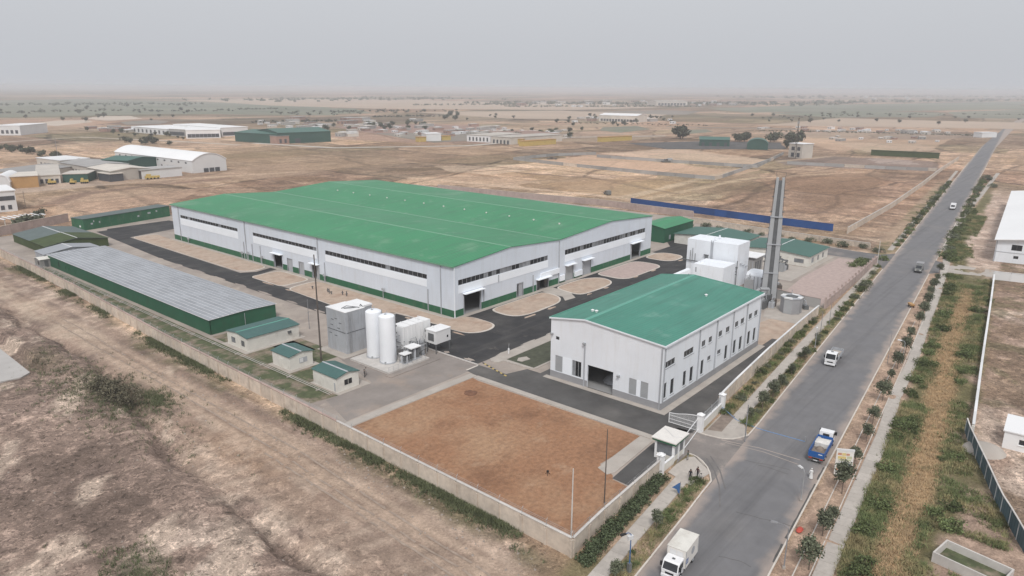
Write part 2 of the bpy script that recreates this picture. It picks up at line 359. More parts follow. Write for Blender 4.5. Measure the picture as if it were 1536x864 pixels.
gx = axis(-9000, 20, 330, 46000, 0.9, 1.02); gy = axis(-9000, -5, 335, 46000, 0.9, 1.02)
X, Y = np.meshgrid(gx, gy); X = X.ravel(); Y = Y.ravel()
outl = sst(0.5, 4.0, wall_x(Y) - X) * sst(-10, 25, 340 - Y) * sst(14.5, 20, Y - 23.25 - 0.0945*X)          # open ground outside the left wall
gd = pdist(X, Y, GULLY); gxl = np.interp(Y, [p[1] for p in GULLY][::-1], [p[0] for p in GULLY][::-1])
wob = (fbm(X, Y, 9, 4, 3) - 0.5) * 7
west = sst(-0.6, 1.0, gxl - X + wob) * sst(20, 45, Y)
Z = -0.02 + outl * (1.5 * west * (0.45 + fbm(X, Y, 25, 3, 31)) - 0.9 * np.exp(-((gd + wob*0.4)/2.0)**2) * sst(40, 70, Y)
     + 0.55 * (fbm(X, Y, 9, 5, 5) - 0.5) + 0.30 * (fbm(X, Y, 2.4, 4, 9) - 0.5) * (0.35 + 0.65*west) + 0.8 * west * (fbm(X, Y, 16, 4, 21) - 0.42))
td = pdist(X, Y, TRACK)
Z = Z * 1.0 - outl * 0.12 * (np.exp(-((td-0.9)/0.3)**2))
furr = np.sin((Y*0.97 + X*0.32) * 2*math.pi/3.6 + 2.4*fbm(X, Y, 12, 3, 77)) * sst(40, 46, X) * sst(56.5, 53, X) * sst(50, 60, Y) * sst(112, 100, Y)
Z = Z + outl * 0.07 * furr
rightz = sst(16, 13, Y - 0.0945*X) * sst(0, 60, X) * sst(420, 300, X)       # rough verge to the right of the road
Z = Z + rightz * 0.35 * (fbm(X, Y, 5, 4, 41) - 0.55)
inb = (X > wall_x(Y)) & (Y > 40) & (X < 330) & (Y < 335)
farz = sst(300, 420, np.hypot(X, Y)) * sst(9000, 3000, np.hypot(X, Y))
Z = np.where(inb, -0.03, Z); Z = np.where((X < 43.5) & (Y > 159) & (Y < 199), np.minimum(Z, 0.15), Z)
def lerp(a, b, t): return a + (b-a) * t[:, None]
def cc(*c): return np.tile(np.array(c), (len(X), 1))
n60 = fbm(X, Y, 70, 5, 101); n15 = fbm(X, Y, 16, 5, 102); n4 = fbm(X, Y, 4, 4, 103); n300 = fbm(X, Y, 420, 5, 104); n900 = fbm(X, Y, 1500, 5, 105)
strk = fbm(X, Y, 34, 5, 106, -46, 9); strk2 = fbm(X, Y, 60, 5, 107, 4, 7); strk3 = fbm(X, Y, 60, 5, 108, 88, 7)
col = lerp(cc(0.30, 0.235, 0.185), cc(0.43, 0.345, 0.275), sst(0.36, 0.62, n60))
col = lerp(col, cc(0.235, 0.19, 0.155), 0.75*sst(0.5, 0.58, strk))
col = lerp(col, cc(0.50, 0.415, 0.335), 0.75*sst(0.56, 0.68, n15))
col = lerp(col, cc(0.27, 0.215, 0.145), 0.55*sst(0.53, 0.66, fbm(X, Y, 30, 5, 110)))
col = lerp(col, cc(0.225, 0.185, 0.155), 0.5*sst(0.55, 0.61, strk2)*sst(240, 300, X)); col = lerp(col, cc(0.51, 0.43, 0.35), 0.6*sst(0.57, 0.66, strk3))
# plain far away: brown and grey green fields
dist = np.hypot(X, Y); far = sst(650, 1500, dist)
fcol = lerp(cc(0.35, 0.28, 0.225), cc(0.235, 0.215, 0.17), sst(0.42, 0.55, n300)); fcol = lerp(fcol, cc(0.17, 0.175, 0.13), sst(0.5, 0.6, n900)); fcol = lerp(fcol, cc(0.44, 0.36, 0.29), 0.7*sst(0.58, 0.68, fbm(X, Y, 260, 4, 120)))
col = lerp(col, fcol*np.array([0.95, 0.92, 0.92]), far)
clod = 0.85 - 0.5*far; PM_ = np.zeros(len(X))
# bare rutted ground outside the left wall
lc = lerp(cc(0.215, 0.172, 0.147), cc(0.30, 0.24, 0.205), sst(0.42, 0.58, n15)); lc = lerp(lc, lerp(cc(0.36, 0.285, 0.235), cc(0.44, 0.355, 0.29), sst(0.4, 0.6, n15)), sst(-1.5, 3, X-gxl)*sst(62.5, 59, X)*0.85)
lc = lerp(lc, cc(0.52, 0.455, 0.395), 0.8*sst(0.47, 0.56, fbm(X, Y, 8, 5, 133, 40, 4.5))*sst(41, 35, X)*sst(92, 78, Y))
lc = lerp(lc, cc(0.215, 0.172, 0.15), 0.8*sst(0.52, 0.64, fbm(X, Y, 11, 5, 130)))
lc = lerp(lc, cc(0.50, 0.43, 0.365), 0.85*sst(0.575, 0.66, fbm(X, Y, 9, 5, 131, 60, 5)))
lst = fbm(X, Y, 60, 5, 151, 91, 1.6); lst2 = fbm(X, Y, 45, 5, 152, 89, 2.6); eas = sst(0, 4, X-gxl); lc = lerp(lc, cc(0.49, 0.405, 0.335), 0.7*sst(0.53, 0.62, lst)*eas); lc = lerp(lc, cc(0.275, 0.215, 0.175), 0.65*sst(0.53, 0.62, lst2)*eas)
lc = lerp(lc, cc(0.47, 0.385, 0.31), 0.8*sst(4.2, 1.4, td)*sst(0.25, 0.5, n4+0.08)); lc = lerp(lc, cc(0.25, 0.195, 0.16), 0.8*np.exp(-((td-1.0)/0.32)**2)); lc = lerp(lc, cc(0.27, 0.21, 0.17), 0.6*np.exp(-((td-2.9)/0.3)**2)*sst(110, 90, Y))
lc = lerp(lc, cc(0.37, 0.26, 0.175), 0.5*np.exp(-((X-52)/4)**2 - ((Y-100)/14)**2)); lc = lerp(lc, cc(0.52, 0.45, 0.37), 0.75*sst(160, 185, Y)*np.exp(-((X-57)/4.5)**2)*sst(0.35, 0.6, n4))
lc = lerp(lc, cc(0.44, 0.37, 0.31), 0.55*np.clip(furr, 0, 1)*sst(0.45, 0.55, n4)*sst(0.4, 0.55, n15)); lc = lerp(lc, cc(0.225, 0.18, 0.152), 0.45*np.clip(-furr+0.2, 0, 1)*sst(0.35, 0.5, n15))
lc = lerp(lc, cc(0.17, 0.135, 0.115), 0.9*np.exp(-((gd+wob*0.4)/1.2)**2)*sst(40, 70, Y))
lc = lerp(lc, cc(0.115, 0.115, 0.065), 0.8*sst(5.5, 2.0, wall_x(Y)-X + (n15-0.5)*9)*sst(0.4, 0.58, n4+0.05)); lc = lerp(lc, cc(0.14, 0.125, 0.085), 0.75*np.exp(-((X-49)/4.5)**2 - ((Y-140)/11)**2)); lc = lerp(lc, cc(0.14, 0.125, 0.085), 0.7*np.exp(-((X-45)/3)**2 - ((Y-167)/8)**2))
lc = lerp(lc, cc(0.12, 0.11, 0.075), 0.7*np.exp(-((X-27)/3)**2 - ((Y-80)/4)**2))
col = lerp(col, lc, outl); clod = clod*(1-outl) + outl*np.clip(1.1 - 0.7*sst(8.0, 3.0, td), 0, 1.1)*(1-0.35*sst(0, 4, X-gxl))
NA_ = fbm(X, Y, 26, 4, 300)-0.5; NB_ = fbm(X, Y, 26, 4, 303)-0.5
def inpoly(pts, amp, sc, seed):
    px = X + NA_*2*amp; py = Y + NB_*2*amp; ins = np.zeros(len(X), bool)
    for (ax, ay), (bx, by) in zip(pts, pts[1:] + pts[:1]):
        with np.errstate(divide='ignore', invalid='ignore'): cr = ((ay > py) != (by > py)) & (px < (bx-ax)*(py-ay)/(by-ay) + ax)
        ins ^= cr
    return ins.astype(float)
for i, (pl, c_, al) in enumerate((([(1032.0, 356.0), (1144.0, 290.0), (1115.0, 168.0), (848.0, 150.0), (741.0, 215.0), (849.0, 285.0)], (0.47, 0.37, 0.29), .85), ([(854.0, 250.0), (901.0, 172.0), (815.0, 138.0), (747.0, 187.0)], (0.50, 0.42, 0.34), .8), ([(553.0, 361.0), (661.0, 345.0), (604.5, 224.4), (543.6, 212.5)], (0.54, 0.445, 0.365), .95), ([(459.8, 370.9), (541.8, 353.8), (511.7, 233.0), (526.8, 203.3), (451.8, 201.4)], (0.47, 0.36, 0.28), .95),
    ([(605.6, 223.1), (676.0, 201.8), (686.8, 119.5), (609.2, 100.8), (578.1, 147.7), (569.5, 199.0)], (0.225, 0.195, 0.185), .8), ([(673.6, 167.8), (688.2, 134.8), (651.1, 126.1), (628.0, 151.0)], (0.40, 0.37, 0.36), .6), ([(372.8, 396.8), (428.5, 365.6), (405.9, 321.2), (362.0, 332.7)], (0.50, 0.42, 0.34), .7), ([(348.9, 255.5), (375.7, 244.5), (366.3, 202.0), (333.1, 207.9)], (0.50, 0.42, 0.34), .8), ([(310.5, 355.9), (355.8, 339.4), (358.1, 283.3), (322.8, 275.4), (299.4, 319.0)], (0.45, 0.36, 0.285), .7), ([(128.8, 434.6), (174.5, 447.5), (200.0, 402.3), (170.9, 373.7), (143.6, 371.6), (118.6, 376.1)], (0.45, 0.355, 0.28), .7), ([(168.7, 645.0), (209.9, 646.4), (194.7, 575.8), (158.0, 578.0)], (0.25, 0.21, 0.175), .7), ([(193.0, 733.0), (221.0, 742.0), (205.2, 676.1), (180.2, 670.3)], (0.43, 0.34, 0.265), .8),
    ([(135.5, 579.3), (172.9, 574.0), (220.4, 487.0), (187.6, 460.5), (126.8, 459.0), (108.6, 471.6)], (0.47, 0.41, 0.36), .8), ([(308.0, 612.0), (436.0, 536.0), (379.3, 418.5), (271.0, 431.8), (246.9, 493.7)], (0.27, 0.215, 0.15), .5), ([(436.0, 536.0), (546.0, 466.0), (467.9, 370.4), (386.3, 411.0)], (0.31, 0.235, 0.165), .5), ([(386.6, 305.9), (415.7, 220.1), (397.6, 184.2), (334.3, 192.1), (338.7, 257.8)], (0.30, 0.23, 0.155), .6), ([(477.3, 207.2), (565.0, 148.7), (520.4, 115.7), (367.9, 91.3), (375.1, 146.7), (387.0, 187.4)], (0.27, 0.205, 0.155), .55), ([(549.8, 191.9), (572.3, 128.0), (503.7, 123.7), (488.7, 161.1)], (0.40, 0.315, 0.24), .6), ([(512.0, 726.0), (709.0, 869.0), (870.0, 829.0), (792.0, 640.0), (717.0, 517.0), (586.0, 500.0), (521.0, 595.0)], (0.33, 0.245, 0.215), .7), ([(991.0, 397.0), (1144.0, 290.0), (1124.0, 140.0), (986.0, 175.0), (921.0, 309.0)], (0.29, 0.25, 0.225), .6), ([(739.0, 607.0), (865.0, 567.0), (803.0, 429.0), (671.0, 439.0), (636.0, 504.0)], (0.40, 0.33, 0.275), .6), ([(311.0, 668.0), (385.0, 657.0), (402.0, 572.0), (327.7, 520.5), (274.1, 546.5)], (0.32, 0.25, 0.175), .6), ([(353.4, 269.0), (436.4, 251.7), (433.8, 210.6), (339.1, 186.7), (323.3, 218.7)], (0.38, 0.285, 0.195), .5), ([(505.8, 176.1), (549.0, 153.3), (553.9, 123.7), (421.2, 95.5), (363.3, 102.2), (402.0, 131.4)], (0.22, 0.165, 0.12), .5), ([(408.8, 189.5), (459.5, 172.2), (412.8, 142.5), (346.8, 138.7)], (0.21, 0.16, 0.12), .5), ([(194.8, 588.9), (217.4, 490.2), (310.1, 493.0), (310.9, 411.9), (211.5, 424.8), (171.6, 468.7)], (0.36, 0.285, 0.225), .6))):
    ip_ = al*inpoly(pl, 5 if al > .75 else 9, 26, 300+i*7); col = lerp(col, cc(*c_), np.minimum(1, ip_*1.1)*(0.8+0.2*sst(0.35, 0.6, n15))); clod = clod*(1-ip_*(0.85 if al > .75 else 0.25)); PM_ = np.maximum(PM_, ip_)
for i, (pl, w, c_) in enumerate((([(114.9, 449.9), (156.8, 458.3), (204.4, 461.7), (259.0, 444.9), (286.0, 439.0)], 2.5, (0.5, .42, .34)), ([(301.1, 399.1), (322.2, 343.2), (327.3, 279.2), (333.6, 230.2), (334.3, 192.1)], 2.2, (.5, .42, .34)), ([(338.0, 202.5), (453.3, 210.6), (588.6, 216.7), (680.2, 197.3)], 2.5, (.5, .42, .34)), ([(334.3, 192.1), (464.5, 187.6), (559.0, 142.5)], 2.0, (.46, .38, .3)), ([(337.5, 359.4), (419.9, 332.3), (420.6, 195.1)], 1.6, (.23, .18, .14)), ([(407.3, 388.4), (405.2, 285.7), (369.2, 190.9)], 1.8, (.24, .19, .145)), ([(362.5, 175.3), (449.8, 172.7), (528.2, 151.7)], 1.6, (.21, .165, .125)), ([(352.3, 151.6), (447.5, 146.9), (519.2, 127.7)], 1.6, (.21, .165, .125)), ([(121.5, 402.4), (150.8, 432.4), (198.2, 439.5), (235.8, 437.6)], 3.0, (.24, .18, .15)))):
    d_ = pdist(X, Y, pl) + (n15-0.5)*6; col = lerp(col, cc(*c_), 0.8*sst(w*2.2, w*0.6, d_))
# verge and waste land right of the road: Q is the distance to the right of the road centre line
Q = (23.25 + 0.0945*X - Y) * 0.9955; onr = sst(6.4, 7.2, Q) * sst(560, 460, X)
pw = np.interp(X, [60, 82, 144, 233, 276, 310, 350, 480], [11.6, 11.9, 11.7, 11.1, 9.8, 6.6, 7.0, 10.5])
rc = lerp(cc(0.38, 0.305, 0.25), cc(0.30, 0.235, 0.195), sst(0.42, 0.62, n4))
gm = sst(pw+1.6, pw+2.6, Q); rc = lerp(rc, cc(0.135, 0.135, 0.075), gm*sst(0.3, 0.5, n15+0.12))
stc = np.exp(-((Q - pw - 6.8 - 0.5*np.sin(X/17))/2.3)**4)*sst(250, 205, X); rc = lerp(rc, cc(0.40, 0.295, 0.185), stc)
dirt = gm*sst(pw+9, pw+12, Q)*sst(0.45, 0.6, n15); rc = lerp(rc, cc(0.33, 0.265, 0.225), dirt)
fx_ = np.interp(X, [100, 134, 171, 262, 330], [33, 24.7, 24.5, 24.0, 26]); bey = sst(fx_, fx_+1, Q)
rc2 = lerp(cc(0.30, 0.24, 0.205), cc(0.43, 0.375, 0.335), sst(0.45, 0.6, n15)); rc2 = lerp(rc2, cc(0.19, 0.15, 0.115), 0.85*sst(0.5, 0.57, fbm(X, Y, 9, 5, 140))); rc2 = lerp(rc2, cc(0.14, 0.135, 0.085), 0.6*sst(0.57, 0.64, fbm(X, Y, 6, 5, 141)))
rub = gm*sst(255, 285, X)*sst(pw+5.5, pw+7.5, Q + (n15-.5)*5); rc = lerp(rc, lerp(cc(.36, .30, .265), cc(.48, .42, .38), sst(.42, .6, n4)), rub); rc = lerp(rc, rc2, bey); col = lerp(col, rc, onr)
# left verge between road kerb and compound wall
lv = sst(6.4, 7.0, -Q) * sst(15.5, 13.5, -Q) * sst(560, 480, X) * sst(50, 60, X); vc = lerp(cc(0.36, 0.29, 0.23), cc(0.20, 0.185, 0.115), sst(0.44, 0.6, n4*0.5+n15*0.5)); col = lerp(col, vc, lv)
clod = clod*(1-onr) + onr*(0.55+0.45*bey); clod = np.where(lv > 0.3, 0.4, clod)
col = col*lerp(cc(1.17, 1.045, 0.945), cc(1.09, 1.0, 0.945), np.clip(outl+0.6*far, 0, 1))*(1-0.08*sst(230, 330, dist)*(1-onr)*(1-outl)-0.06*outl)[:, None]; col = np.clip(col, 0.02, 0.7)
nx_, ny_ = len(gx), len(gy)
idx = np.arange(nx_*ny_).reshape(ny_, nx_)
quads = np.stack([idx[:-1, :-1], idx[:-1, 1:], idx[1:, 1:], idx[1:, :-1]], -1).reshape(-1, 4)
gme = bpy.data.meshes.new('ground'); gme.vertices.add(len(X)); gme.vertices.foreach_set('co', np.stack([X, Y, Z], 1).ravel())
gme.loops.add(quads.size); gme.loops.foreach_set('vertex_index', quads.ravel().astype(np.int32))
gme.polygons.add(len(quads)); gme.polygons.foreach_set('loop_start', np.arange(0, quads.size, 4, dtype=np.int32)); gme.update(calc_edges=True)
ca = gme.attributes.new('soil', 'FLOAT_COLOR', 'POINT'); ca.data.foreach_set('color', np.concatenate([col, np.ones((len(X), 1))], 1).ravel())
plotm = sst(300, 420, dist)*(1-onr)*(1-lv)*(1-0.75*np.clip(PM_, 0, 1)); ce_ = gme.attributes.new('plots', 'FLOAT', 'POINT'); ce_.data.foreach_set('value', plotm.astype(np.float32))
cb_ = gme.attributes.new('clod', 'FLOAT', 'POINT'); cb_.data.foreach_set('value', np.clip(clod, 0, 1.2).astype(np.float32))
gme.shade_smooth()
gm_ = bpy.data.materials.new('earth'); gm_.use_nodes = True; n = gm_.node_tree.nodes; l = gm_.node_tree.links; b = n['Principled BSDF']
b.inputs['Roughness'].default_value = 0.95; b.inputs['Specular IOR Level'].default_value = 0.15
cl_ = n.new('ShaderNodeAttribute'); cl_.attribute_name = 'clod'; at_ = n.new('ShaderNodeAttribute'); at_.attribute_name = 'soil'; geo = n.new('ShaderNodeNewGeometry'); cur = at_.outputs['Color']
for (sc, lo, hi) in ((0.03, 0.86, 1.14), (0.35, 0.78, 1.22), (2.2, 0.80, 1.2)):
    t = n.new('ShaderNodeTexNoise'); t.inputs['Scale'].default_value = sc; t.inputs['Detail'].default_value = 6; t.inputs['Roughness'].default_value = 0.65; l.new(geo.outputs['Position'], t.inputs['Vector'])
    r_ = n.new('ShaderNodeMapRange'); l.new(t.outputs['Fac'], r_.inputs['Value'])
    for k, x in zip(('From Min', 'From Max', 'To Min', 'To Max'), (0.3, 0.7, lo, hi)): r_.inputs[k].default_value = x
    v_ = n.new('ShaderNodeVectorMath'); v_.operation = 'SCALE'; l.new(cur, v_.inputs[0]); l.new(r_.outputs[0], v_.inputs['Scale']); cur = v_.outputs[0]
for (sc, lo, hi, f_) in ((0.55, 0.53, 0.575, 1.5), (1.1, 0.55, 0.59, 0.55), (0.16, 0.52, 0.56, 0.78), (2.6, 0.56, 0.60, 1.45), (5.0, 0.56, 0.60, 0.66), (0.09, 0.53, 0.57, 1.16)):        # ragged pale crusts and dark clods
    t2 = n.new('ShaderNodeTexNoise'); t2.inputs['Scale'].default_value = sc; t2.inputs['Detail'].default_value = 9; t2.inputs['Roughness'].default_value = 0.68; t2.inputs['Distortion'].default_value = 0.6; l.new(geo.outputs['Position'], t2.inputs['Vector'])
    r_ = n.new('ShaderNodeMapRange'); l.new(t2.outputs['Fac'], r_.inputs['Value'])
    for k, x in zip(('From Min', 'From Max', 'To Min', 'To Max'), (lo, hi, 1.0, f_)): r_.inputs[k].default_value = x
    mm_ = n.new('ShaderNodeMath'); mm_.operation = 'SUBTRACT'; l.new(r_.outputs[0], mm_.inputs[0]); mm_.inputs[1].default_value = 1.0
    ma_ = n.new('ShaderNodeMath'); ma_.operation = 'MULTIPLY_ADD'; l.new(mm_.outputs[0], ma_.inputs[0]); l.new(cl_.outputs['Fac'], ma_.inputs[1]); ma_.inputs[2].default_value = 1.0
    v_ = n.new('ShaderNodeVectorMath'); v_.operation = 'SCALE'; l.new(cur, v_.inputs[0]); l.new(ma_.outputs[0], v_.inputs['Scale']); cur = v_.outputs[0]
pm_ = n.new('ShaderNodeAttribute'); pm_.attribute_name = 'plots'
wn_ = n.new('ShaderNodeTexNoise'); wn_.inputs['Scale'].default_value = 0.012; wn_.inputs['Detail'].default_value = 5; l.new(geo.outputs['Position'], wn_.inputs['Vector'])
for (sx, sy, rot, seed, am, ew) in ((1/95, 1/60, 5, 0.0, 0.75, 0.035), (1/330, 1/210, 3, 37.0, 1.0, 0.012)):         # patchwork of plots with banks between them
    wv = n.new('ShaderNodeVectorMath'); wv.operation = 'MULTIPLY_ADD'; l.new(wn_.outputs['Color'], wv.inputs[0]); wv.inputs[1].default_value = (34, 34, 0); l.new(geo.outputs['Position'], wv.inputs[2])
    mp_ = n.new('ShaderNodeMapping'); mp_.inputs['Rotation'].default_value = (0, 0, -R(rot)); mp_.inputs['Scale'].default_value = (sx, sy, 0); mp_.inputs['Location'].default_value = (seed, seed, 0); l.new(wv.outputs[0], mp_.inputs['Vector'])
    vo = n.new('ShaderNodeTexVoronoi'); vo.voronoi_dimensions = '2D'; vo.distance = 'CHEBYCHEV'; vo.inputs['Scale'].default_value = 1.0; vo.inputs['Randomness'].default_value = 0.75; l.new(mp_.outputs[0], vo.inputs['Vector'])
    cr_ = n.new('ShaderNodeValToRGB'); cr_.color_ramp.interpolation = 'CONSTANT'; sp3 = n.new('ShaderNodeSeparateColor'); l.new(vo.outputs['Color'], sp3.inputs[0]); l.new(sp3.outputs[0], cr_.inputs[0])
    el = cr_.color_ramp.elements; pal = ((0.0, (0.80, 0.77, 0.75)), (0.14, (1.18, 1.15, 1.12)), (0.3, (1.05, 1.02, 1.0)), (0.42, (0.66, 0.66, 0.64)), (0.52, (0.95, 0.87, 0.79)), (0.64, (1.22, 1.2, 1.18)), (0.80, (0.70, 0.76, 0.66)), (0.9, (0.92, 0.84, 0.82)))
    el[0].position = 0.0; el[0].color = pal[0][1] + (1,); el[1].position = pal[1][0]; el[1].color = pal[1][1] + (1,)
    for pp, c3 in pal[2:]: e_ = el.new(pp); e_.color = c3 + (1,)
    ve = n.new('ShaderNodeTexVoronoi'); ve.voronoi_dimensions = '2D'; ve.feature = 'DISTANCE_TO_EDGE'; ve.inputs['Scale'].default_value = 1.0; ve.inputs['Randomness'].default_value = 0.75; l.new(mp_.outputs[0], ve.inputs['Vector'])
    er = n.new('ShaderNodeMapRange'); l.new(ve.outputs['Distance'], er.inputs['Value'])
    for k, x in zip(('From Min', 'From Max', 'To Min', 'To Max'), (ew*0.4, ew, 0.45, 1.0)): er.inputs[k].default_value = x
    v2_ = n.new('ShaderNodeVectorMath'); v2_.operation = 'SCALE'; l.new(cr_.outputs[0], v2_.inputs[0]); l.new(er.outputs[0], v2_.inputs['Scale'])
    fm = n.new('ShaderNodeMath'); fm.operation = 'MULTIPLY'; l.new(pm_.outputs['Fac'], fm.inputs[0]); fm.inputs[1].default_value = am
    mx_ = n.new('ShaderNodeMix'); mx_.data_type = 'RGBA'; l.new(fm.outputs[0], mx_.inputs[0]); mx_.inputs[6].default_value = (1, 1, 1, 1); l.new(v2_.outputs[0], mx_.inputs[7])
    vm = n.new('ShaderNodeVectorMath'); vm.operation = 'MULTIPLY'; l.new(cur, vm.inputs[0]); l.new(mx_.outputs[2], vm.inputs[1]); cur = vm.outputs[0]
l.new(cur, b.inputs['Base Color'])
bp = n.new('ShaderNodeBump'); bp.inputs['Strength'].default_value = 0.9; bp.inputs['Distance'].default_value = 0.4; l.new(t.outputs['Fac'], bp.inputs['Height']); l.new(bp.outputs[0], b.inputs['Normal'])
gme.materials.append(gm_); struct(link('ground', gme))
Z2 = Z.reshape(ny_, nx_)
def ground_z(x, y):
    i = int(np.clip(np.searchsorted(gx, x), 1, nx_-1)); j = int(np.clip(np.searchsorted(gy, y), 1, ny_-1)); u = (x-gx[i-1])/(gx[i]-gx[i-1]); v = (y-gy[j-1])/(gy[j]-gy[j-1])
    return float((Z2[j-1, i-1]*(1-u) + Z2[j-1, i]*u)*(1-v) + (Z2[j, i-1]*(1-u) + Z2[j, i]*u)*v)

# ---------------------------------------------------------------- roads, kerbs, pavements
CS, SN = math.cos(math.atan(0.0945)), math.sin(math.atan(0.0945))
RANG = math.atan(0.0945)
def RD(s_, t_): return (s_*CS - t_*SN, 23.25 + s_*SN + t_*CS)          # along the road, to its left
def road_mat():
    m = MT['asphalt_road']; n = m.node_tree.nodes; l = m.node_tree.links; b = n['Principled BSDF']
    src = b.inputs['Base Color'].links[0].from_socket
    geo = n.new('ShaderNodeNewGeometry'); dp = n.new('ShaderNodeVectorMath'); dp.operation = 'DOT_PRODUCT'; l.new(geo.outputs['Position'], dp.inputs[0]); dp.inputs[1].default_value = (-SN, CS, 0)
    su = n.new('ShaderNodeMath'); su.operation = 'SUBTRACT'; l.new(dp.outputs['Value'], su.inputs[0]); su.inputs[1].default_value = 23.25*CS
    ab = n.new('ShaderNodeMath'); ab.operation = 'ABSOLUTE'; l.new(su.outputs[0], ab.inputs[0])
    no = n.new('ShaderNodeTexNoise'); no.inputs['Scale'].default_value = 0.25; no.inputs['Detail'].default_value = 6; l.new(geo.outputs['Position'], no.inputs['Vector'])
    mu = n.new('ShaderNodeMath'); mu.operation = 'MULTIPLY_ADD'; l.new(no.outputs['Fac'], mu.inputs[0]); mu.inputs[1].default_value = 4.0; l.new(ab.outputs[0], mu.inputs[2])
    mr = n.new('ShaderNodeMapRange'); mr.interpolation_type = 'SMOOTHSTEP'; l.new(mu.outputs[0], mr.inputs['Value'])
    for k, x in zip(('From Min', 'From Max', 'To Min', 'To Max'), (6.6, 8.6, 0, 0.85)): mr.inputs[k].default_value = x
    mx = n.new('ShaderNodeMix'); mx.data_type = 'RGBA'; l.new(mr.outputs[0], mx.inputs[0]); l.new(src, mx.inputs[6]); mx.inputs[7].default_value = (0.37, 0.305, 0.265, 1); l.new(mx.outputs[2], b.inputs['Base Color'])
road_mat()
rd_line = [RD(s_, 0) for s_ in (-60, 60, 160, 300, 500, 700, 900)] + [(1125, 125), (1500, 152), (2600, 215)]
m = strip_mesh(rd_line, -6.5, 6.5, 0.006); road = struct(m.build('road', 'asphalt_road'))
for poly in ([(102.6, 35.4), (103.0, 33.0), (102.9, 30.4)], [(77.0, 30.2), (77.7, 27.7), (77.6, 25.9)], [(87.9, 32.5), (88.6, 29.4), (89.4, 26.1), (89.9, 23.6)], [(102.6, 37.7), (103.3, 35.3), (104.0, 32.9), (104.3, 30.7)]):
    pts = [];
    for (x, y, a) in along(poly, 0.8): pts.append((x + random.uniform(-.12, .12), y + random.uniform(-.12, .12)))
    strip_mesh(pts, -0.05, 0.05, 0.012).build('crack', 'crack', road)
for poly, w in (([(106.7, 43.3), (108.2, 37.2), (108.5, 30.8)], 0.10), ([(106.3, 42.4), (107.3, 36.3), (106.9, 30.5)], 0.08)):
    strip_mesh(poly, -w, w, 0.012).build('painted_line', 'road_dust', road)
for poly in ([(99.2, 42.4), (96.5, 39.8), (92.6, 37.2), (86.9, 34.5)], [(100.4, 42.3), (97.0, 39.1), (92.3, 36.1)]):
    strip_mesh([(x, y) for x, y, a in along(poly, 1.0)], -0.11, 0.11, 0.014).build('tyre_mark', 'tyre_mark', road)
gut = [RD(80+i*1.5, -6.32+random.uniform(-.06, .06)) for i in range(20)]
for a in range(0, 17, 4): strip_mesh(gut[a:a+4+(a % 3 > 0)], -0.17, 0.13, 0.012).build('gutter_stain', 'crack', road)
# kerbs
def kerb(pts, w=0.22, h=0.13, matn='kerb'):
    m = MB(); strip_solid(m, pts, -w/2, w/2, -0.05, h); return struct(m.build('kerb', matn))
kerb([RD(s_, -6.6) for s_ in (-60, 0, 60, 120, 200, 258)]); kerb([RD(s_, -6.6) for s_ in (281, 330, 420, 560, 700)])
near_curve = [(93.2, 38.8), (95.3, 40.0), (96.7, 41.1), (97.9, 42.5), (98.5, 43.5), (98.8, 44.5), (98.8, 45.4)]
kerb([RD(-60, 6.6), RD(20, 6.6), RD(60, 6.6), RD(84, 6.6), RD(90, 6.7)] + near_curve)
far_curve = [(106.6, 47.1), (106.7, 45.9), (106.9, 44.6), (107.2, 43.3), (108.1, 42.0), (109.5, 41.2), (111.3, 40.5)]
kerb(far_curve + [RD(117, 6.6), RD(160, 6.6), RD(220, 6.6), RD(256, 6.6)]); kerb([RD(285, 6.6), RD(330, 6.6), RD(420, 6.6), RD(560, 6.6), RD(700, 6.6)])
m = MB(); m.sheet([far_curve[0]] + far_curve + [RD(117, 6.5), RD(93, 6.5)] + near_curve + [(94.5, 45.3), (97, 46.2), (104, 51), (106, 51)], 0.010)
struct(m.build('gate_apron', 'asphalt_apron'))
# pavement slabs: one shared slab mesh
slab_me = MB().box(-1.18, -1.0, -0.02, 1.18, 1.0, 0.06).mesh('paving_slab', 'slab')
def pavement(name, pts, step=2.4):
    base = MB(); strip_solid(base, pts, -1.06, 1.06, -0.03, 0.035); root = struct(base.build(name, 'concrete'))
    for (x, y, a) in along(pts, step)[:-1]:
        link('paving_slab', slab_me, root, (x + 1.2*math.cos(a), y + 1.2*math.sin(a), 0.0), a)
    return root
pavement('pavement', [RD(56, 10.3), RD(96, 10.6)])
pavement('pavement', [RD(113, 10.3), RD(150, 10.2), RD(210, 9.7), RD(262, 8.9)])
strip = [RD(290, 9), RD(420, 9), RD(620, 9.5)]
struct(strip_mesh(strip, -0.9, 0.9, 0.03).build('pavement', 'concrete'))
PR = [(70.2, 17.8), (81.5, 18.9), (103.4, 20.9), (126.6, 22.9), (144.9, 25.3), (167.4, 27.0), (195.5, 30.2), (233.5, 34.2), (277, 39.4)]
pavement('pavement', PR)
struct(strip_mesh([(277, 39.4), (293, 42), (309, 45), (351, 49.1), (407, 53.4), (482, 57.4), (620, 66)], -1.1, 1.1, 0.03).build('pavement', 'concrete'))
for t_ in (-9.0, -10.7):
    m = MB(); strip_solid(m, [RD(s_, t_) for s_ in (60, 100, 150, 200)], -0.07, 0.07, -0.05, 0.07); struct(m.build('kerb', 'kerb'))
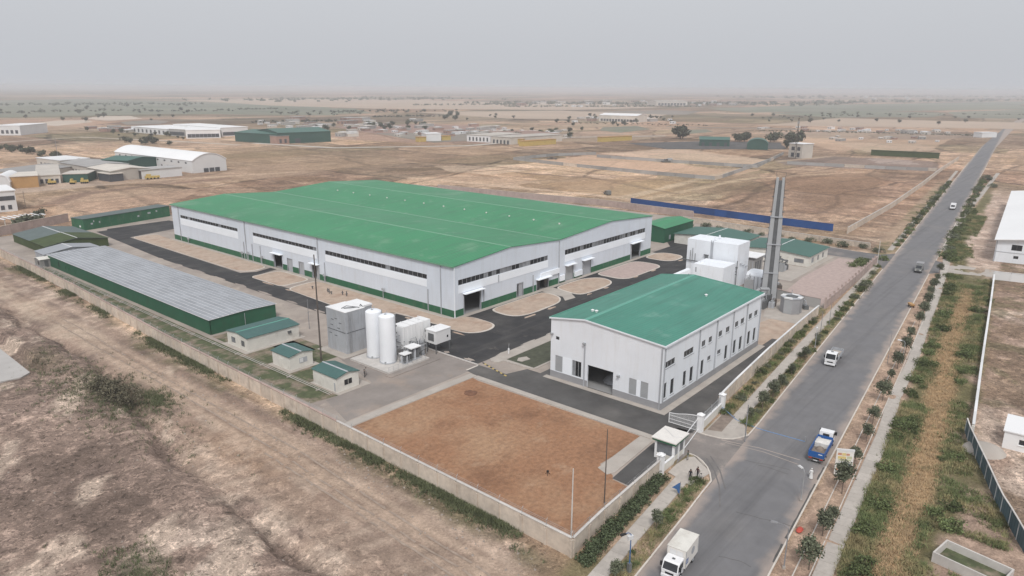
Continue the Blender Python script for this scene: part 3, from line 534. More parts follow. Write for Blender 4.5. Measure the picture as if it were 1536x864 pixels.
# forecourt paving by the gate, both sides
struct(MB().sheet([(91.3, 45.0), (94.3, 45.2), (97.6, 44.9), (98.6, 44.0)] + [(98.7, 44.4), (98.4, 43.5), (97.8, 42.5), (96.4, 41.1)] + [(95.5, 39.9), (90, 40.6)], 0.055).build('gate_paving', 'slab'))
struct(MB().sheet([(106.9, 47.1), (106.8, 46.0), (107.0, 44.6), (107.3, 43.3), (108.3, 42.1), (109.6, 41.2), (111.3, 40.7)] + [RD(117, 8.9), RD(117, 11.4), (117.4, 47.6), (107.6, 46.9)], 0.055).build('gate_paving', 'concrete'))
struct(MB().sheet([(109.5, 44.5), (116.8, 45.2), (117.2, 47.4), (108.6, 46.7)], 0.062).build('soil_bed', 'soil_pile'))
m = MB(); m.prism([(117.2, 47.9), (118.1, 47.8), (117.0, 46.7), (116.2, 46.8)], 0, 0.12); struct(m.build('kerb', 'kerb'))

# ---------------------------------------------------------------- the compound floor
struct(MB().sheet([(66, 46), (92, 46.4), (107, 48), (118, 49), (185, 53.4), (275, 58), (300, 150), (298, 330), (72, 330)], -0.006).build('compound_yard', 'yard'))
struct(MB().sheet([(70, 96.8), (99, 96.4), (105, 97), (105, 124), (90, 131), (84, 107), (73, 107)], 0.002).build('paved_yard', 'pave_grey'))
for q in ([(104.9, 97), (117.5, 97), (117.5, 113), (125, 110), (240, 110.2), (240, 98), (117.5, 97.9)],):
    pass
roadm = MB()
roadm.sheet([(105, 138), (112.5, 138), (112.5, 150), (113.4, 210), (114.6, 291), (114.6, 313), (110.5, 313), (106, 247), (105.2, 180)], 0.004)
roadm.sheet([(105, 97.9), (240, 97.9), (240, 124), (118, 124), (117.5, 138), (105, 138)], 0.004)
roadm.sheet([(114.6, 291.4), (142, 297), (142, 317), (116, 316), (114.6, 313)], 0.004)
roadm.sheet([(112.4, 200.6), (124.7, 203.4), (124.7, 207), (117.4, 205.2), (113.2, 208)], 0.008)
roadm.sheet([(228, 124), (240, 124), (262, 140), (262, 134), (242, 110), (240, 98), (228, 98)], 0.008)
struct(roadm.build('compound_road', 'asphalt_new'))
struct(MB().sheet([(100.2, 52.2), (106, 48.2), (118, 49.4), (150, 52), (163, 53.2), (163, 56), (156, 56), (156, 84), (128, 84.5), (110, 84.5), (110, 88), (105, 89.6), (105, 97.2), (101, 97), (100.2, 92.8)], 0.010).build('forecourt', 'asphalt_old'))
struct(MB().sheet([(264, 58), (277.5, 60), (281, 141), (268, 141)], 0.004).build('side_street', 'asphalt_side'))
struct(MB().sheet([(263, 38), (266.6, 24), (277, 24.5), (278.5, 40)], 0.012).build('side_lane', 'concrete'))
struct(MB().sheet([RD(258, -6.5), RD(281, -6.5), (277.5, 39.5), (263.5, 37.9)], 0.016).build('side_lane', 'asphalt_side'))
struct(MB().sheet([RD(256, 6.5), RD(285, 6.5), (277.5, 60), (264, 58)], 0.012).build('side_street', 'asphalt_side'))
brown = MB().sheet([(66.6, 94.4), (65.9, 70), (65.4, 46.2), (72, 45.6), (83.6, 46.8), (84, 50.4), (85, 51), (86.6, 54.4), (99, 53.6), (98.6, 91.6), (99, 93.4)], 0.014); struct(brown.build('bare_soil_plot', 'brown_soil'))
# concrete edge paths of the soil plot
m = MB(); strip_solid(m, [(66.6, 95.6), (100.4, 94.4)], -0.9, 0.9, -0.02, 0.06); struct(m.build('edge_path', 'concrete'))
m = MB(); strip_solid(m, [(99.8, 93.4), (99.9, 52.6)], -0.7, 0.7, -0.02, 0.07); struct(m.build('edge_path', 'concrete'))
m = MB(); m.prism([(99.0, 54.4), (99.0, 51.9), (92, 51.5), (86, 51.2), (84.6, 51.8), (85.4, 54), (92, 54.2)], -0.02, 0.066); struct(m.build('edge_path', 'concrete'))
struct(MB().sheet([(98.5, 51.5), (98.5, 47.2), (91.5, 46.3), (84, 46.8), (84.2, 50.6), (91, 51.1)], 0.03).build('gate_lane', 'asphalt_old'))
# sand islands with kerbs
def chaikin(pts, k=2):
    for _ in range(k):
        o = []
        for a, b_ in zip(pts, pts[1:] + pts[:1]):
            d = min(0.25, 1.6/max(0.1, math.dist(a, b_))); o += [(a[0]+(b_[0]-a[0])*d, a[1]+(b_[1]-a[1])*d), (b_[0]+(a[0]-b_[0])*d, b_[1]+(a[1]-b_[1])*d)]
        pts = o
    return pts
def island(pts, matn='sand', h=0.12):
    pts = chaikin(list(pts))
    cx = sum(p[0] for p in pts)/len(pts); cy = sum(p[1] for p in pts)/len(pts)
    k = MB().prism(pts, -0.03, h); o = struct(k.build('island_kerb', 'kerb'))
    inn = []
    for p in pts:
        dx, dy = p[0]-cx, p[1]-cy; d = math.hypot(dx, dy); inn.append((p[0]-dx/d*0.55, p[1]-dy/d*0.55))
    MB().prism(inn, h, h+0.02).build('island_soil', matn, o)
island([(115, 291), (114, 212), (115, 208.5), (118, 206.5), (123.2, 208), (123.2, 276), (124, 290)])
island(rounded(112.6, 183.6, 123.2, 201, 2.0, corners=(0, 1, 1, 0)))
island([(112.2, 180.5), (110.6, 152), (112, 141), (118, 140.2), (118.2, 124), (117.6, 116), (118.6, 112.6), (121.5, 110.7), (125.5, 110.9), (128, 113), (128.3, 122.3), (123.2, 122.5), (123.2, 181.8)])
island([(135.6, 121.9), (134.8, 114.6), (137.4, 111.7), (143, 111.0), (154, 111.6), (158.6, 115), (159.2, 121.9)])
m = MB().prism([(159.3, 122.3), (158.8, 114.4), (156, 111.6), (160.4, 111.2), (164.4, 116), (164.6, 122.3)], -0.03, 0.07); struct(m.build('island_path', 'concrete'))
island([(164.6, 121.9), (163, 113.6), (164.6, 111.2), (176, 110.7), (181.6, 112), (184, 116), (183, 119.4), (178, 121.9)])
island(rounded(186.2, 110.6, 211, 121.9, 4.0, corners=(1, 0, 1, 1)), 'pink_pave')
island(rounded(217, 111.4, 229, 122.2, 4.5, corners=(1, 0, 1, 1)))
struct(MB().box(123.3, 122.4, -0.03, 226.4, 123.95, 0.05).build('hall_apron', 'concrete'))
struct(MB().box(123.4, 123.95, -0.03, 124.85, 276, 0.05).build('hall_apron', 'concrete'))
# lawn and pavement beside the workshop
m = MB(); m.prism([(109.2, 97.8), (108.2, 96.6), (108.6, 95), (110.2, 94.7), (110.4, 87.2), (111.2, 86.6), (128, 86.4), (128, 87), (111.2, 87.2), (111.2, 94.8), (156, 94.8), (156, 97.8)], -0.02, 0.12); struct(m.build('island_kerb', 'concrete'))
struct(MB().sheet([(111.2, 87.2), (156, 86.8), (156, 94.8), (111.2, 94.8)], 0.03).build('lawn', 'lawn_dark'))
m = MB(); m.prism([(112.4, 91.4), (114.8, 91.0), (115.4, 92.6), (113.6, 93.4), (112.2, 92.6)], 0.02, 0.10); struct(m.build('manhole_base', 'concrete'))
m = MB(); strip_solid(m, [(104.9, 97.4), (104.9, 124)], -0.16, 0.16, -0.02, 0.16); struct(m.build('kerb', 'wall_cap'))
m = MB(); strip_solid(m, [(101.2, 97.2), (104.6, 97.2)], -0.2, 0.2, -0.02, 0.05); struct(m.build('kerb', 'kerb'))
# yellow and black speed hump by the forecourt
hump = thing('speed_hump', 'low yellow and black striped speed hump across the forecourt entrance', 'speed hump', (104.2, 88.8, 0.012), R(75))
for i in range(12):
    MB().extrude_x([(-0.2, 0), (0.2, 0), (0.1, 0.06), (-0.1, 0.06)], i*0.75, i*0.75+0.74).build('hump_segment', 'yellow' if i % 2 == 0 else 'black_trim', hump)
# lawn strips along the left wall and the pipe run
struct(MB().sheet([(70.2, 108), (75.8, 107), (76, 157), (76.4, 262), (72.6, 262), (69.6, 160)], 0.0).build('lawn', 'lawn'))
for (x0, y0, x1, y1) in ((76, 131.5, 88, 140.6), (76, 116, 84, 124), (82.6, 124, 90, 141), (77, 151, 91, 157)):
    struct(MB().sheet([(x0, y0), (x1, y0), (x1, y1), (x0, y1)], 0.004).build('lawn', 'lawn'))
MB().cyl(0, 0, 0, 0.03, 2.2, 24); pit = MB()
for i in range(20):
    pass
# ---------------------------------------------------------------- far fields
def field(pts, matn, z, name='field'):
    out = []
    for a, b_ in zip(pts, pts[1:] + pts[:1]):
        k = 6
        for i in range(k):
            t = i/k; d = math.dist(a, b_)*0.012; out.append((a[0]+(b_[0]-a[0])*t + random.uniform(-d, d), a[1]+(b_[1]-a[1])*t + random.uniform(-d, d)))
    struct(MB().sheet(out, z).build(name, matn))
FZ = [0.0]
for pl, mt_ in (([(771.0, 3283.0), (1324.0, 3701.0), (1365.0, 2722.0), (1427.0, 2011.0), (1153.0, 1513.0), (940.0, 1279.0), (727.0, 1573.0), (432.0, 1601.0), (382.0, 1647.0)], 'field_green'), ([(1522.0, 3151.0), (2082.0, 3262.0), (2380.0, 2612.0), (2273.0, 1492.0), (2124.0, 1141.0), (1649.0, 1169.0), (1316.0, 1609.0), (1297.0, 2110.0)], 'field_tan'),
    ([(519.0, 1440.0), (586.0, 1550.0), (628.0, 1512.0), (591.0, 1373.0), (517.0, 1329.0)], 'field_pale'), ([(383.0, 1297.0), (455.0, 1388.0), (500.0, 1382.0), (479.0, 1298.0), (394.0, 1203.0)], 'field_pale'), ([(509.0, 1269.0), (580.0, 1307.0), (577.0, 1238.0), (525.0, 1161.0), (480.0, 1174.0)], 'field_dark'),
    ([(1467.0, 1040.0), (1840.0, 1009.0), (1815.0, 876.0), (1554.0, 783.0), (1344.0, 916.0)], 'field_dark'), ([(2079.0, 983.0), (2807.0, 955.0), (4985.0, 460.0), (2843.0, 258.0), (2059.0, 594.0), (1805.0, 745.0)], 'field_green'), ([(1181.0, 467.0), (1620.0, 466.0), (1619.0, 293.0), (1653.0, 146.0), (1366.0, 119.0), (1269.0, 323.0)], 'field_tan'),
    ([(1795.0, 689.0), (2254.0, 579.0), (2165.0, 364.0), (1820.0, 330.0), (1636.0, 498.0)], 'field_green'), ([(2298.0, 387.0), (2843.0, 258.0), (1891.0, 169.0), (1821.0, 280.0)], 'field_green'), ([(1209.0, 1328.0), (1572.0, 1157.0), (1518.0, 815.0), (1237.0, 691.0), (1079.0, 921.0)], 'field_tan'),
    ([(944.0, 613.0), (1017.0, 597.0), (947.0, 533.0), (845.0, 521.0), (865.0, 567.0)], 'field_green'), ([(940.0, 492.0), (1007.0, 474.0), (951.0, 437.0), (882.0, 443.0)], 'field_green'), ([(1209.0, 1969.0), (1275.0, 1643.0), (1079.0, 1319.0), (890.0, 1375.0)], 'field_green'), ([(605.0, 742.0), (738.0, 716.0), (654.0, 548.0), (545.0, 569.0)], 'field_dark'), ([(667.0, 910.0), (823.0, 874.0), (825.0, 704.0), (694.0, 673.0), (605.0, 742.0)], 'far_brick'),
    ([(683.0, 412.0), (768.0, 368.0), (812.0, 294.0), (725.0, 255.0), (642.0, 342.0)], 'asphalt_old')):
    FZ[0] += 0.012; field(pl, mt_, FZ[0])
def fline(pts, w, matn='field_pale', name='track'):
    FZ[0] += 0.012; struct(strip_mesh(pts, -w, w, FZ[0]).build(name, matn))
fline([(409.0, 697.0), (429.0, 588.0), (537.0, 512.0), (723.0, 511.0), (826.0, 442.0)], 4, 'far_cream')
fline([(1033.0, 553.0), (1091.0, 417.0), (1107.0, 281.0), (1141.0, 142.0)], 9, 'field_dark', 'track'); fline([(236.0, 889.0), (323.0, 919.0), (366.0, 783.0), (385.0, 682.0)], 4)

# ---------------------------------------------------------------- building helpers
def wall_face(m, axis, c, u0, u1, z0, z1, ops, th, sign):
    """wall standing on axis plane c (axis 'x': plane x=c, u is y), outer face at c, thickness th inwards (sign = inward direction); ops = openings (u0, u1, z0, z1)"""
    us = sorted({u0, u1, *[o[0] for o in ops], *[o[1] for o in ops]}); zs = sorted({z0, z1, *[o[2] for o in ops], *[o[3] for o in ops]})
    def P(u, z, d): return (c + sign*d, u, z) if axis == 'x' else (u, c + sign*d, z)
    def inside(u, z): return any(o[0] < u < o[1] and o[2] < z < o[3] for o in ops)
    for a, b_ in zip(us[:-1], us[1:]):
        for e, f_ in zip(zs[:-1], zs[1:]):
            if inside((a+b_)/2, (e+f_)/2): continue
            for d in (0, th): m.poly([P(a, e, d), P(b_, e, d), P(b_, f_, d), P(a, f_, d)])
    for o in ops:
        a, b_, e, f_ = o
        for q in (((a, e), (a, f_)), ((b_, e), (b_, f_)), ((a, f_), (b_, f_)), ((a, e), (b_, e))):
            if q[0][1] == q[1][1] == z0: continue
            m.poly([P(*q[0], 0), P(*q[1], 0), P(*q[1], th), P(*q[0], th)])
def pbox(axis, c, u0, u1, z0, z1, d0, d1, sign, m=None):
    """box on a wall plane: from depth d0 to d1 measured inwards (negative = proud)"""
    m = m or MB(); a, b_ = sorted((c + sign*d0, c + sign*d1))
    if axis == 'x': m.box(a, u0, z0, b_, u1, z1)
    else: m.box(u0, a, z0, u1, b_, z1)
    return m
def window(root, axis, c, u0, u1, z0, z1, sign, panes=1, rec=0.15, pale=0.0, frame='white', name='window', sill=False):
    f_ = MB(); t = 0.07
    pbox(axis, c, u0, u1, z1-t, z1, rec-0.05, rec+0.06, sign, f_); pbox(axis, c, u0, u1, z0, z0+t, rec-0.05, rec+0.06, sign, f_)
    w = (u1-u0)/panes
    for i in range(panes+1):
        uc = u0 + i*w; pbox(axis, c, max(u0, uc-t/2), min(u1, uc+t/2), z0+t, z1-t, rec-0.05, rec+0.06, sign, f_)
    fr = f_.build(name, frame, root)
    for i in range(panes):
        pbox(axis, c, u0+i*w+t/2, u0+(i+1)*w-t/2, z0+t, z1-t, rec, rec+0.02, sign).build('pane', 'glass_pale' if random.random() < pale else 'glass_dark', fr)
    if sill: pbox(axis, c, u0-0.1, u1+0.1, z0-0.1, z0-0.004, -0.1, rec, sign).build('sill', frame, fr)
    return fr
def downpipe(root, axis, c, u, z0, z1, sign, r=0.11, matn='grey_clad'):
    pbox(axis, c, u-r, u+r, z0, z1, -0.26, -0.05, sign).build('downpipe', matn, root)

# ---------------------------------------------------------------- the production hall
hall = thing('production_hall', 'huge white production hall with twin gabled bright green roof and dark green base', 'factory hall', (124.8, 123.9, 0))
HW, HD, HE = 100.1, 151.4, 13.5
doorsY = [(3.5, 9.9, 0, 5.5), (25.0, 27.6, 0, 3.9), (34, 39.5, 0, 3.1), (48.3, 52.2, 0, 4.7), (57.3, 61.8, 0, 4.7), (86.3, 92.7, 0, 5.4)]
winsY = [(1.5, 39.2, 8.3, 9.75), (47.7, 95.6, 8.3, 9.9)]
doorsX = [(77.7, 82.4, 0, 4.6), (72.1, 74.7, 0, 4.2), (65.8, 68.3, 0, 4.1), (57.9, 61.3, 0, 4.5)]
winsX = [(103.9, 145, 9.0, 10.15), (58.5, 94.3, 8.9, 10.05), (10, 54.2, 8.55, 9.85)]
m = MB(); wall_face(m, 'y', 0, 0, HW, 0, 13.3, doorsY + winsY, 0.3, 1)
m.poly([(0, 0, 13.3), (HW, 0, 13.3), (HW, 0, HE), (73, 0, 15.25), (44.6, 0, 13.45), (22, 0, 15.0), (0, 0, HE)])
m.build('wall', 'hall_wall', hall)
m = MB(); wall_face(m, 'x', 0, 0, HD, 0, HE, doorsX + winsX, 0.3, 1); m.build('wall', 'hall_wall', hall)
MB().box(HW-0.3, 0.31, 0, HW, HD, HE).build('wall', 'hall_wall', hall)
m = MB(); m.box(0.31, HD-0.3, 0, HW-0.31, HD, 13.3); m.poly([(0, HD-.15, 13.3), (HW, HD-.15, 13.3), (HW, HD-.15, HE), (73, HD-.15, 15.25), (44.6, HD-.15, 13.45), (22, HD-.15, 15.0), (0, HD-.15, HE)]); m.build('wall', 'hall_wall', hall)
MB().sheet([(0.3, 0.3), (HW-0.3, 0.3), (HW-0.3, HD-0.3), (0.3, HD-0.3)], 0.02).build('floor', 'interior', hall)
prof = [(-0.35, HE-0.02), (22, 15.05), (44.6, 13.5), (73, 15.3), (HW+0.35, HE-0.02)]
for k in range(4):
    (xa, za), (xb, zb) = prof[k], prof[k+1]
    MB().extrude_y([(xa, za), (xb, zb), (xb, zb+0.14), (xa, za+0.14)], -0.3, HD+0.3).build('roof_slope', 'hall_roof', hall)
for (x, z, w) in ((22, 15.19, 0.45), (73, 15.44, 0.45)):
    MB().extrude_y([(x-w, z-0.03), (x+w, z-0.03), (x, z+0.09)], -0.32, HD+0.32).build('ridge_cap', 'hall_ridge', hall)
MB().extrude_y([(44.2, 13.67), (45.0, 13.67), (45.0, 13.72), (44.2, 13.72)], -0.32, HD+0.32).build('valley_gutter', 'hall_ridge', hall)
MB().box(-0.55, -0.3, HE-0.2, -0.36, HD+0.3, HE+0.08).build('gutter', 'hall_ridge', hall)
for yv in range(12):                                     # round roof ventilators in a row on the second roof
    x = 60.2; y = 11.5 + yv*10.6; z = 13.64 + (x-44.6)*1.8/28.4
    MB().lathe(x, y, [(0.2, z-0.1), (0.2, z+0.2), (0.34, z+0.24), (0.32, z+0.36), (0.12, z+0.46)], 10).build('roof_ventilator', 'offwhite', hall, True)
for (u0, u1, z0, z1) in winsY:
    window(hall, 'y', 0, u0, u1, z0, z1, 1, int((u1-u0)/1.6), pale=0.25, frame='shutter_grey')
    pbox('y', 0, u0, u1+0.1, 6.15, z0-0.02, -0.06, -0.002, 1).build('white_strip', 'hall_strip', hall)
for (u0, u1, z0, z1) in winsX:
    window(hall, 'x', 0, u0, u1, z0, z1, 1, int((u1-u0)/1.8), pale=0.08, frame='shutter_grey')
    pbox('x', 0, u0, u1, 6.5, z0-0.02, -0.06, -0.002, 1).build('white_strip', 'hall_strip', hall)
def base_band(axis, c, U, doors, h):
    ds = sorted(doors); u = 0.0
    for d in ds + [(U, U, 0, 0)]:
        if d[0] - u > 0.1: pbox(axis, c, u, d[0], 0, h, -0.05, -0.001, 1).build('base_band', 'hall_green', hall)
        u = d[1]
base_band('y', 0, HW+0.05, doorsY, 1.9); base_band('x', 0, HD, doorsX, 1.9)
for (u0, u1, z0, z1) in doorsY + doorsX:                 # frames, canopies, leaves
    ax, sg = ('y', 1) if (u0, u1, z0, z1) in doorsY else ('x', 1)
    f_ = MB(); pbox(ax, 0, u0-0.18, u0, 0, z1+0.18, -0.12, 0.1, sg, f_); pbox(ax, 0, u1, u1+0.18, 0, z1+0.18, -0.12, 0.1, sg, f_); pbox(ax, 0, u0, u1, z1, z1+0.18, -0.12, 0.1, sg, f_)
    f_.build('door_frame', 'grey_clad', hall)
    if u1-u0 > 2.8: pbox(ax, 0, u0-0.6, u1+0.6, z1+0.3, z1+0.5, -1.3, -0.07, sg).build('door_canopy', 'hall_strip', hall)
for (ax, u0, u1, z1, mt_) in (('y', 48.3, 52.2, 4.7, 'shutter_grey'), ('y', 57.3, 61.8, 4.7, 'grey_clad'), ('x', 72.1, 74.7, 4.2, 'grey_clad'), ('x', 65.8, 68.3, 4.1, 'grey_clad'), ('x', 57.9, 59.4, 4.5, 'shutter_grey'), ('y', 25.9, 27.6, 3.9, 'grey_clad'), ('y', 34, 35.6, 3.1, 'glass_dark'), ('y', 37.9, 39.5, 3.1, 'glass_dark'), ('y', 86.3, 87.4, 5.4, 'grey_clad')):
    pbox(ax, 0, u0+0.02, u1-0.02, 0.03, z1-0.02, 0.14, 0.2, 1).build('door_leaf', mt_, hall)
for (u, w, z0, z1) in ((35.5, 9, 3.5, 5.0), (52.8, 4.0, 0.6, 2.2), (45, 2.4, 0.7, 2.4)):
    pbox('y', 0, u, u+w, z0, z1, -0.5, -0.06, 1).build('duct_box', 'hall_strip', hall)
for (u, z0, z1) in ((44.6, 0.1, 13.2), (32.2, 0.1, 5.2), (11.0, 2.0, 6.0), (17, 6.2, 8.2)): downpipe(hall, 'y', 0, u, z0, z1, 1)
for u in (99, 95.2, 57.7, 54.7, 9.6, 4.7, 145.8, 90.2, 100.5): downpipe(hall, 'x', 0, u, 0.1, 13.2 if u in (99, 57.7, 4.7, 145.8) else 6.0, 1)
pbox('y', 0, -0.14, 0.16, 0.05, 13.4, -0.14, -0.06, 1).build('corner_trim', 'hall_strip', hall)
for (y, h) in ((97, 3.1), (101, 2.6), (88.6, 3.0), (27, 3.2), (139, 2.4), (54.2, 2.6)):
    g = MB(); g.box(-0.9, y-0.08, 0, -0.78, y+0.08, h); g.box(-1.0, y-0.5, h-0.7, -0.62, y+0.5, h); g.build('wall_unit', 'grey_clad', hall)
# small yard post and valve things on the strip beside the hall
for i, (x, y) in enumerate([(117.0, 174.3), (117.8, 168.0), (117.2, 166.5), (117.2, 165.5), (118.9, 162.6), (118.8, 160.6)]):
    v = thing('standpipe', 'dark standpipe rising from the sandy strip beside the long hall wall', 'standpipe', (x, y, 0.13), 0, 'standpipes in the sandy strip')
    MB().cyl(0, 0, 0, 0.9+0.3*(i % 3), 0.13, 8).build('pipe', 'dark_steel', v); MB().box(-0.28, -0.12, 0.55, 0.28, 0.12, 0.8).build('valve', 'dark_steel', v)

# ---------------------------------------------------------------- the workshop
ws = thing('workshop_building', 'white two storey workshop with teal green gable roof and grey plinth', 'workshop', (110.2, 56.7, 0))
WL, WD = 45.6, 25.4
fX = [(15.6, 18.5, 0, 4.8)]
big = (10.4, 16.3, 0, 4.8); fX = [big, (22.4, 24.2, 1.5, 4.9), (17.8, 20.0, 1.6, 4.9), (5.3, 6.9, 1.42, 4.65), (2.8, 4.4, 1.42, 4.65), (23.3, 24.2, 8.2, 8.95)]
m = MB(); wall_face(m, 'x', 0, 0, WD, 0, 12.3, fX, 0.3, 1); m.poly([(0, 0, 12.3), (0, WD, 12.3), (0, WD, 12.5), (0, 17.2, 13.75), (0, 0, 12.5)]); m.build('wall', 'office_wall', ws)
up_w = [(0.5, 4.5), (8.0, 12.0), (15.5, 17.2), (18.6, 20.2), (23.2, 25.0), (26.7, 28.6), (31.3, 33.1), (34.3, 36.2), (38.6, 40.5), (41.7, 43.6)]
lo_w = [(0.5, 1.8), (3.3, 4.7), (8.3, 9.6), (11.1, 12.5), (15.8, 17.1), (27.0, 28.4), (31.3, 32.7), (34.4, 35.9), (38.9, 40.4), (42.1, 43.5)]
sm_w = [(18.7, 20.2), (23.3, 25.0)]
oy = [(a, b_, 7.95, 9.25) for a, b_ in up_w] + [(a, b_, 2.0, 5.1) for a, b_ in lo_w] + [(a, b_, 4.1, 5.1) for a, b_ in sm_w]
m = MB(); wall_face(m, 'y', 0, 0.001, WL, 0, 12.5, oy, 0.3, 1); m.build('wall', 'office_wall', ws)
MB().box(WL-0.3, 0.3, 0, WL, WD, 12.45).build('wall', 'office_wall', ws); MB().box(0.31, WD-0.3, 0, WL-0.31, WD, 12.45).build('wall', 'office_wall', ws)
m = MB(); m.poly([(WL-0.1, 0, 12.4), (WL-0.1, WD, 12.4), (WL-0.1, 17.2, 13.75)]); m.build('wall', 'office_wall', ws)
MB().sheet([(0.3, 0.3), (WL-0.3, 0.3), (WL-0.3, WD-0.3), (0.3, WD-0.3)], 0.03).build('floor', 'interior', ws)
MB().extrude_x([(-0.25, 12.48), (17.2, 13.78), (17.2, 13.92), (-0.25, 12.62)], -0.2, WL+0.25).build('roof_slope', 'teal_roof', ws)
MB().extrude_x([(17.2, 13.78), (WD+0.25, 12.48), (WD+0.25, 12.62), (17.2, 13.92)], -0.2, WL+0.25).build('roof_slope', 'teal_roof', ws)
MB().extrude_x([(16.7, 13.9), (17.7, 13.88), (17.2, 14.02)], -0.22, WL+0.27).build('ridge_cap', 'teal_ridge', ws)
MB().extrude_x([(-0.42, 12.3), (-0.26, 12.3), (-0.26, 12.68), (-0.42, 12.68)], -0.22, WL+0.27).build('gutter', 'office_wall', ws)
MB().extrude_x([(WD+0.26, 12.3), (WD+0.42, 12.3), (WD+0.42, 12.72), (WD+0.26, 12.72)], -0.22, WL+0.27).build('gutter', 'teal_ridge', ws)
for x0 in (-0.34, WL+0.26):
    MB().extrude_x([(-0.25, 12.45), (17.2, 13.75), (WD+0.25, 12.45), (WD+0.25, 12.72), (17.2, 14.0), (-0.25, 12.7)], x0, x0+0.13).build('verge_trim', 'office_wall' if x0 < 0 else 'teal_ridge', ws)
for (a, b_) in up_w: window(ws, 'y', 0, a, b_, 7.95, 9.25, 1, 3 if b_-a > 3 else 2, pale=0.05, frame='shutter_grey', sill=True)
for (a, b_) in lo_w: window(ws, 'y', 0, a, b_, 2.0, 5.1, 1, 1, pale=0.08, frame='shutter_grey', sill=True)
for (a, b_) in sm_w: window(ws, 'y', 0, a, b_, 4.1, 5.1, 1, 2, frame='shutter_grey', sill=True)
window(ws, 'x', 0, 17.8, 20.0, 1.6, 4.9, 1, 3, pale=0.2, frame='shutter_grey'); window(ws, 'x', 0, 23.3, 24.2, 8.2, 8.95, 1, 1, frame='shutter_grey')
for (a, b_, z0, z1) in ((22.4, 24.2, 1.5, 4.9), (5.3, 6.9, 1.42, 4.65), (2.8, 4.4, 1.42, 4.65)):
    sh = pbox('x', 0, a+0.02, b_-0.02, z0, z1, 0.1, 0.14, 1).build('roller_shutter', 'shutter_grey', ws)
    for k in range(10): pbox('x', 0, a+0.02, b_-0.02, z0+0.05+k*(z1-z0)/10, z0+0.2+k*(z1-z0)/10, 0.06, 0.095, 1).build('slat', 'shutter_grey', sh)
pbox('x', 0, 20.15, 22.3, 1.45, 4.95, -0.04, -0.002, 1).build('wall_panel', 'hall_strip', ws); pbox('x', 0, 4.5, 5.2, 1.45, 4.65, -0.04, -0.002, 1).build('wall_panel', 'hall_strip', ws)
for (a, b_) in ((0, 10.4), (16.3, WD)): pbox('x', 0, a, b_, 0, 1.4, -0.05, -0.001, 1).build('plinth', 'plinth', ws)
pbox('y', 0, -0.05, WL, 0, 1.4, -0.05, -0.001, 1).build('plinth', 'plinth', ws)
for u in (17.0, 0.3): downpipe(ws, 'x', 0, u, 0.1, 9.0 if u > 1 else 12.2, 1, 0.09)
for u in (0.3, 14.2, 22.0, 30.0, 37.2, 45.0): downpipe(ws, 'y', 0, u, 1.4, 12.0, 1, 0.06)
for (u, z) in ((17.1, 8.9), (9.1, 4.3), (25.0, 9.2)): pbox('x', 0, u-0.25, u+0.25, z, z+0.3, -0.6, -0.06, 1).build('wall_lamp', 'steel', ws)
pbox('y', 0, 44.0, WL+2.2, 10.0, 11.4, -0.9, -0.3, 1).build('end_bracket', 'office_wall', ws) if False else None
MB().box(WL+0.02, 0.6, 9.6, WL+1.4, 2.4, 11.2).build('rear_box', 'office_wall', ws)
for (x, y) in ((6, 18.6), (6.4, 19.8), (33, 7.8)):
    z = 13.9 - abs(y-17.2)*1.3/ (17.45 if y < 17.2 else 8.45); MB().lathe(x, y, [(0.25, z-0.1), (0.25, z+0.3), (0.4, z+0.35), (0.1, z+0.5)], 8).build('roof_ventilator', 'white', ws)
struct(MB().box(108.9, 55.2, -0.03, 156.5, 56.64, 0.09).build('workshop_apron', 'concrete')); struct(MB().box(108.9, 56.64, -0.03, 110.14, 83, 0.09).build('workshop_apron', 'concrete'))
heap = MB(); heap.lathe(0, 0, [(2.4, 0.04), (1.9, 0.7), (0.9, 1.4), (0.2, 1.6)], 12)
o = heap.build('material_heap', 'grey_clad', None, False, (116.5, 70.5, 0)); tag(o, 'grey heap of sacks just inside the open workshop door', 'heap')

# ---------------------------------------------------------------- long green building with panelled roof
lg = thing('long_green_building', 'long low dark green building with grey panelled roof beside the compound wall', 'building', (77.4, 158.4, 0))
GW, GL, GE = 17.6, 105.0, 3.8
ops = [(95.6, 96.5, 0.9, 2.9)]
m = MB(); wall_face(m, 'x', 0, 0, GL, 0, GE, ops, 0.25, 1); m.build('wall', 'long_green', lg)
m = MB(); m.box(0.26, 0, 0, GW-0.26, 0.25, GE-0.2); m.poly([(0, 0, GE-0.2), (GW, 0, GE-0.2), (GW, 0, GE), (GW/2, 0, GE+0.25), (0, 0, GE)]); m.build('wall', 'long_green', lg)
MB().box(GW-0.25, 0, 0, GW, GL, GE).build('wall', 'long_green', lg); MB().box(0.26, GL-0.25, 0, GW-0.26, GL, GE).build('wall', 'long_green', lg)
def lgz(x): return GE + 0.28*(1-abs(x-GW/2)/(GW/2))
MB().extrude_y([(-0.3, lgz(-0.3)-0.05), (GW/2, lgz(GW/2)-0.05), (GW+0.3, lgz(GW+.3)-0.05), (GW+0.3, lgz(GW+.3)), (GW/2, lgz(GW/2)), (-0.3, lgz(-.3))], -0.3, GL+0.3).build('roof', 'panel_rail', lg)
NXP, NYP = 14, 21; pwx = (GW+0.5)/NXP; pwy = (GL+0.4)/NYP
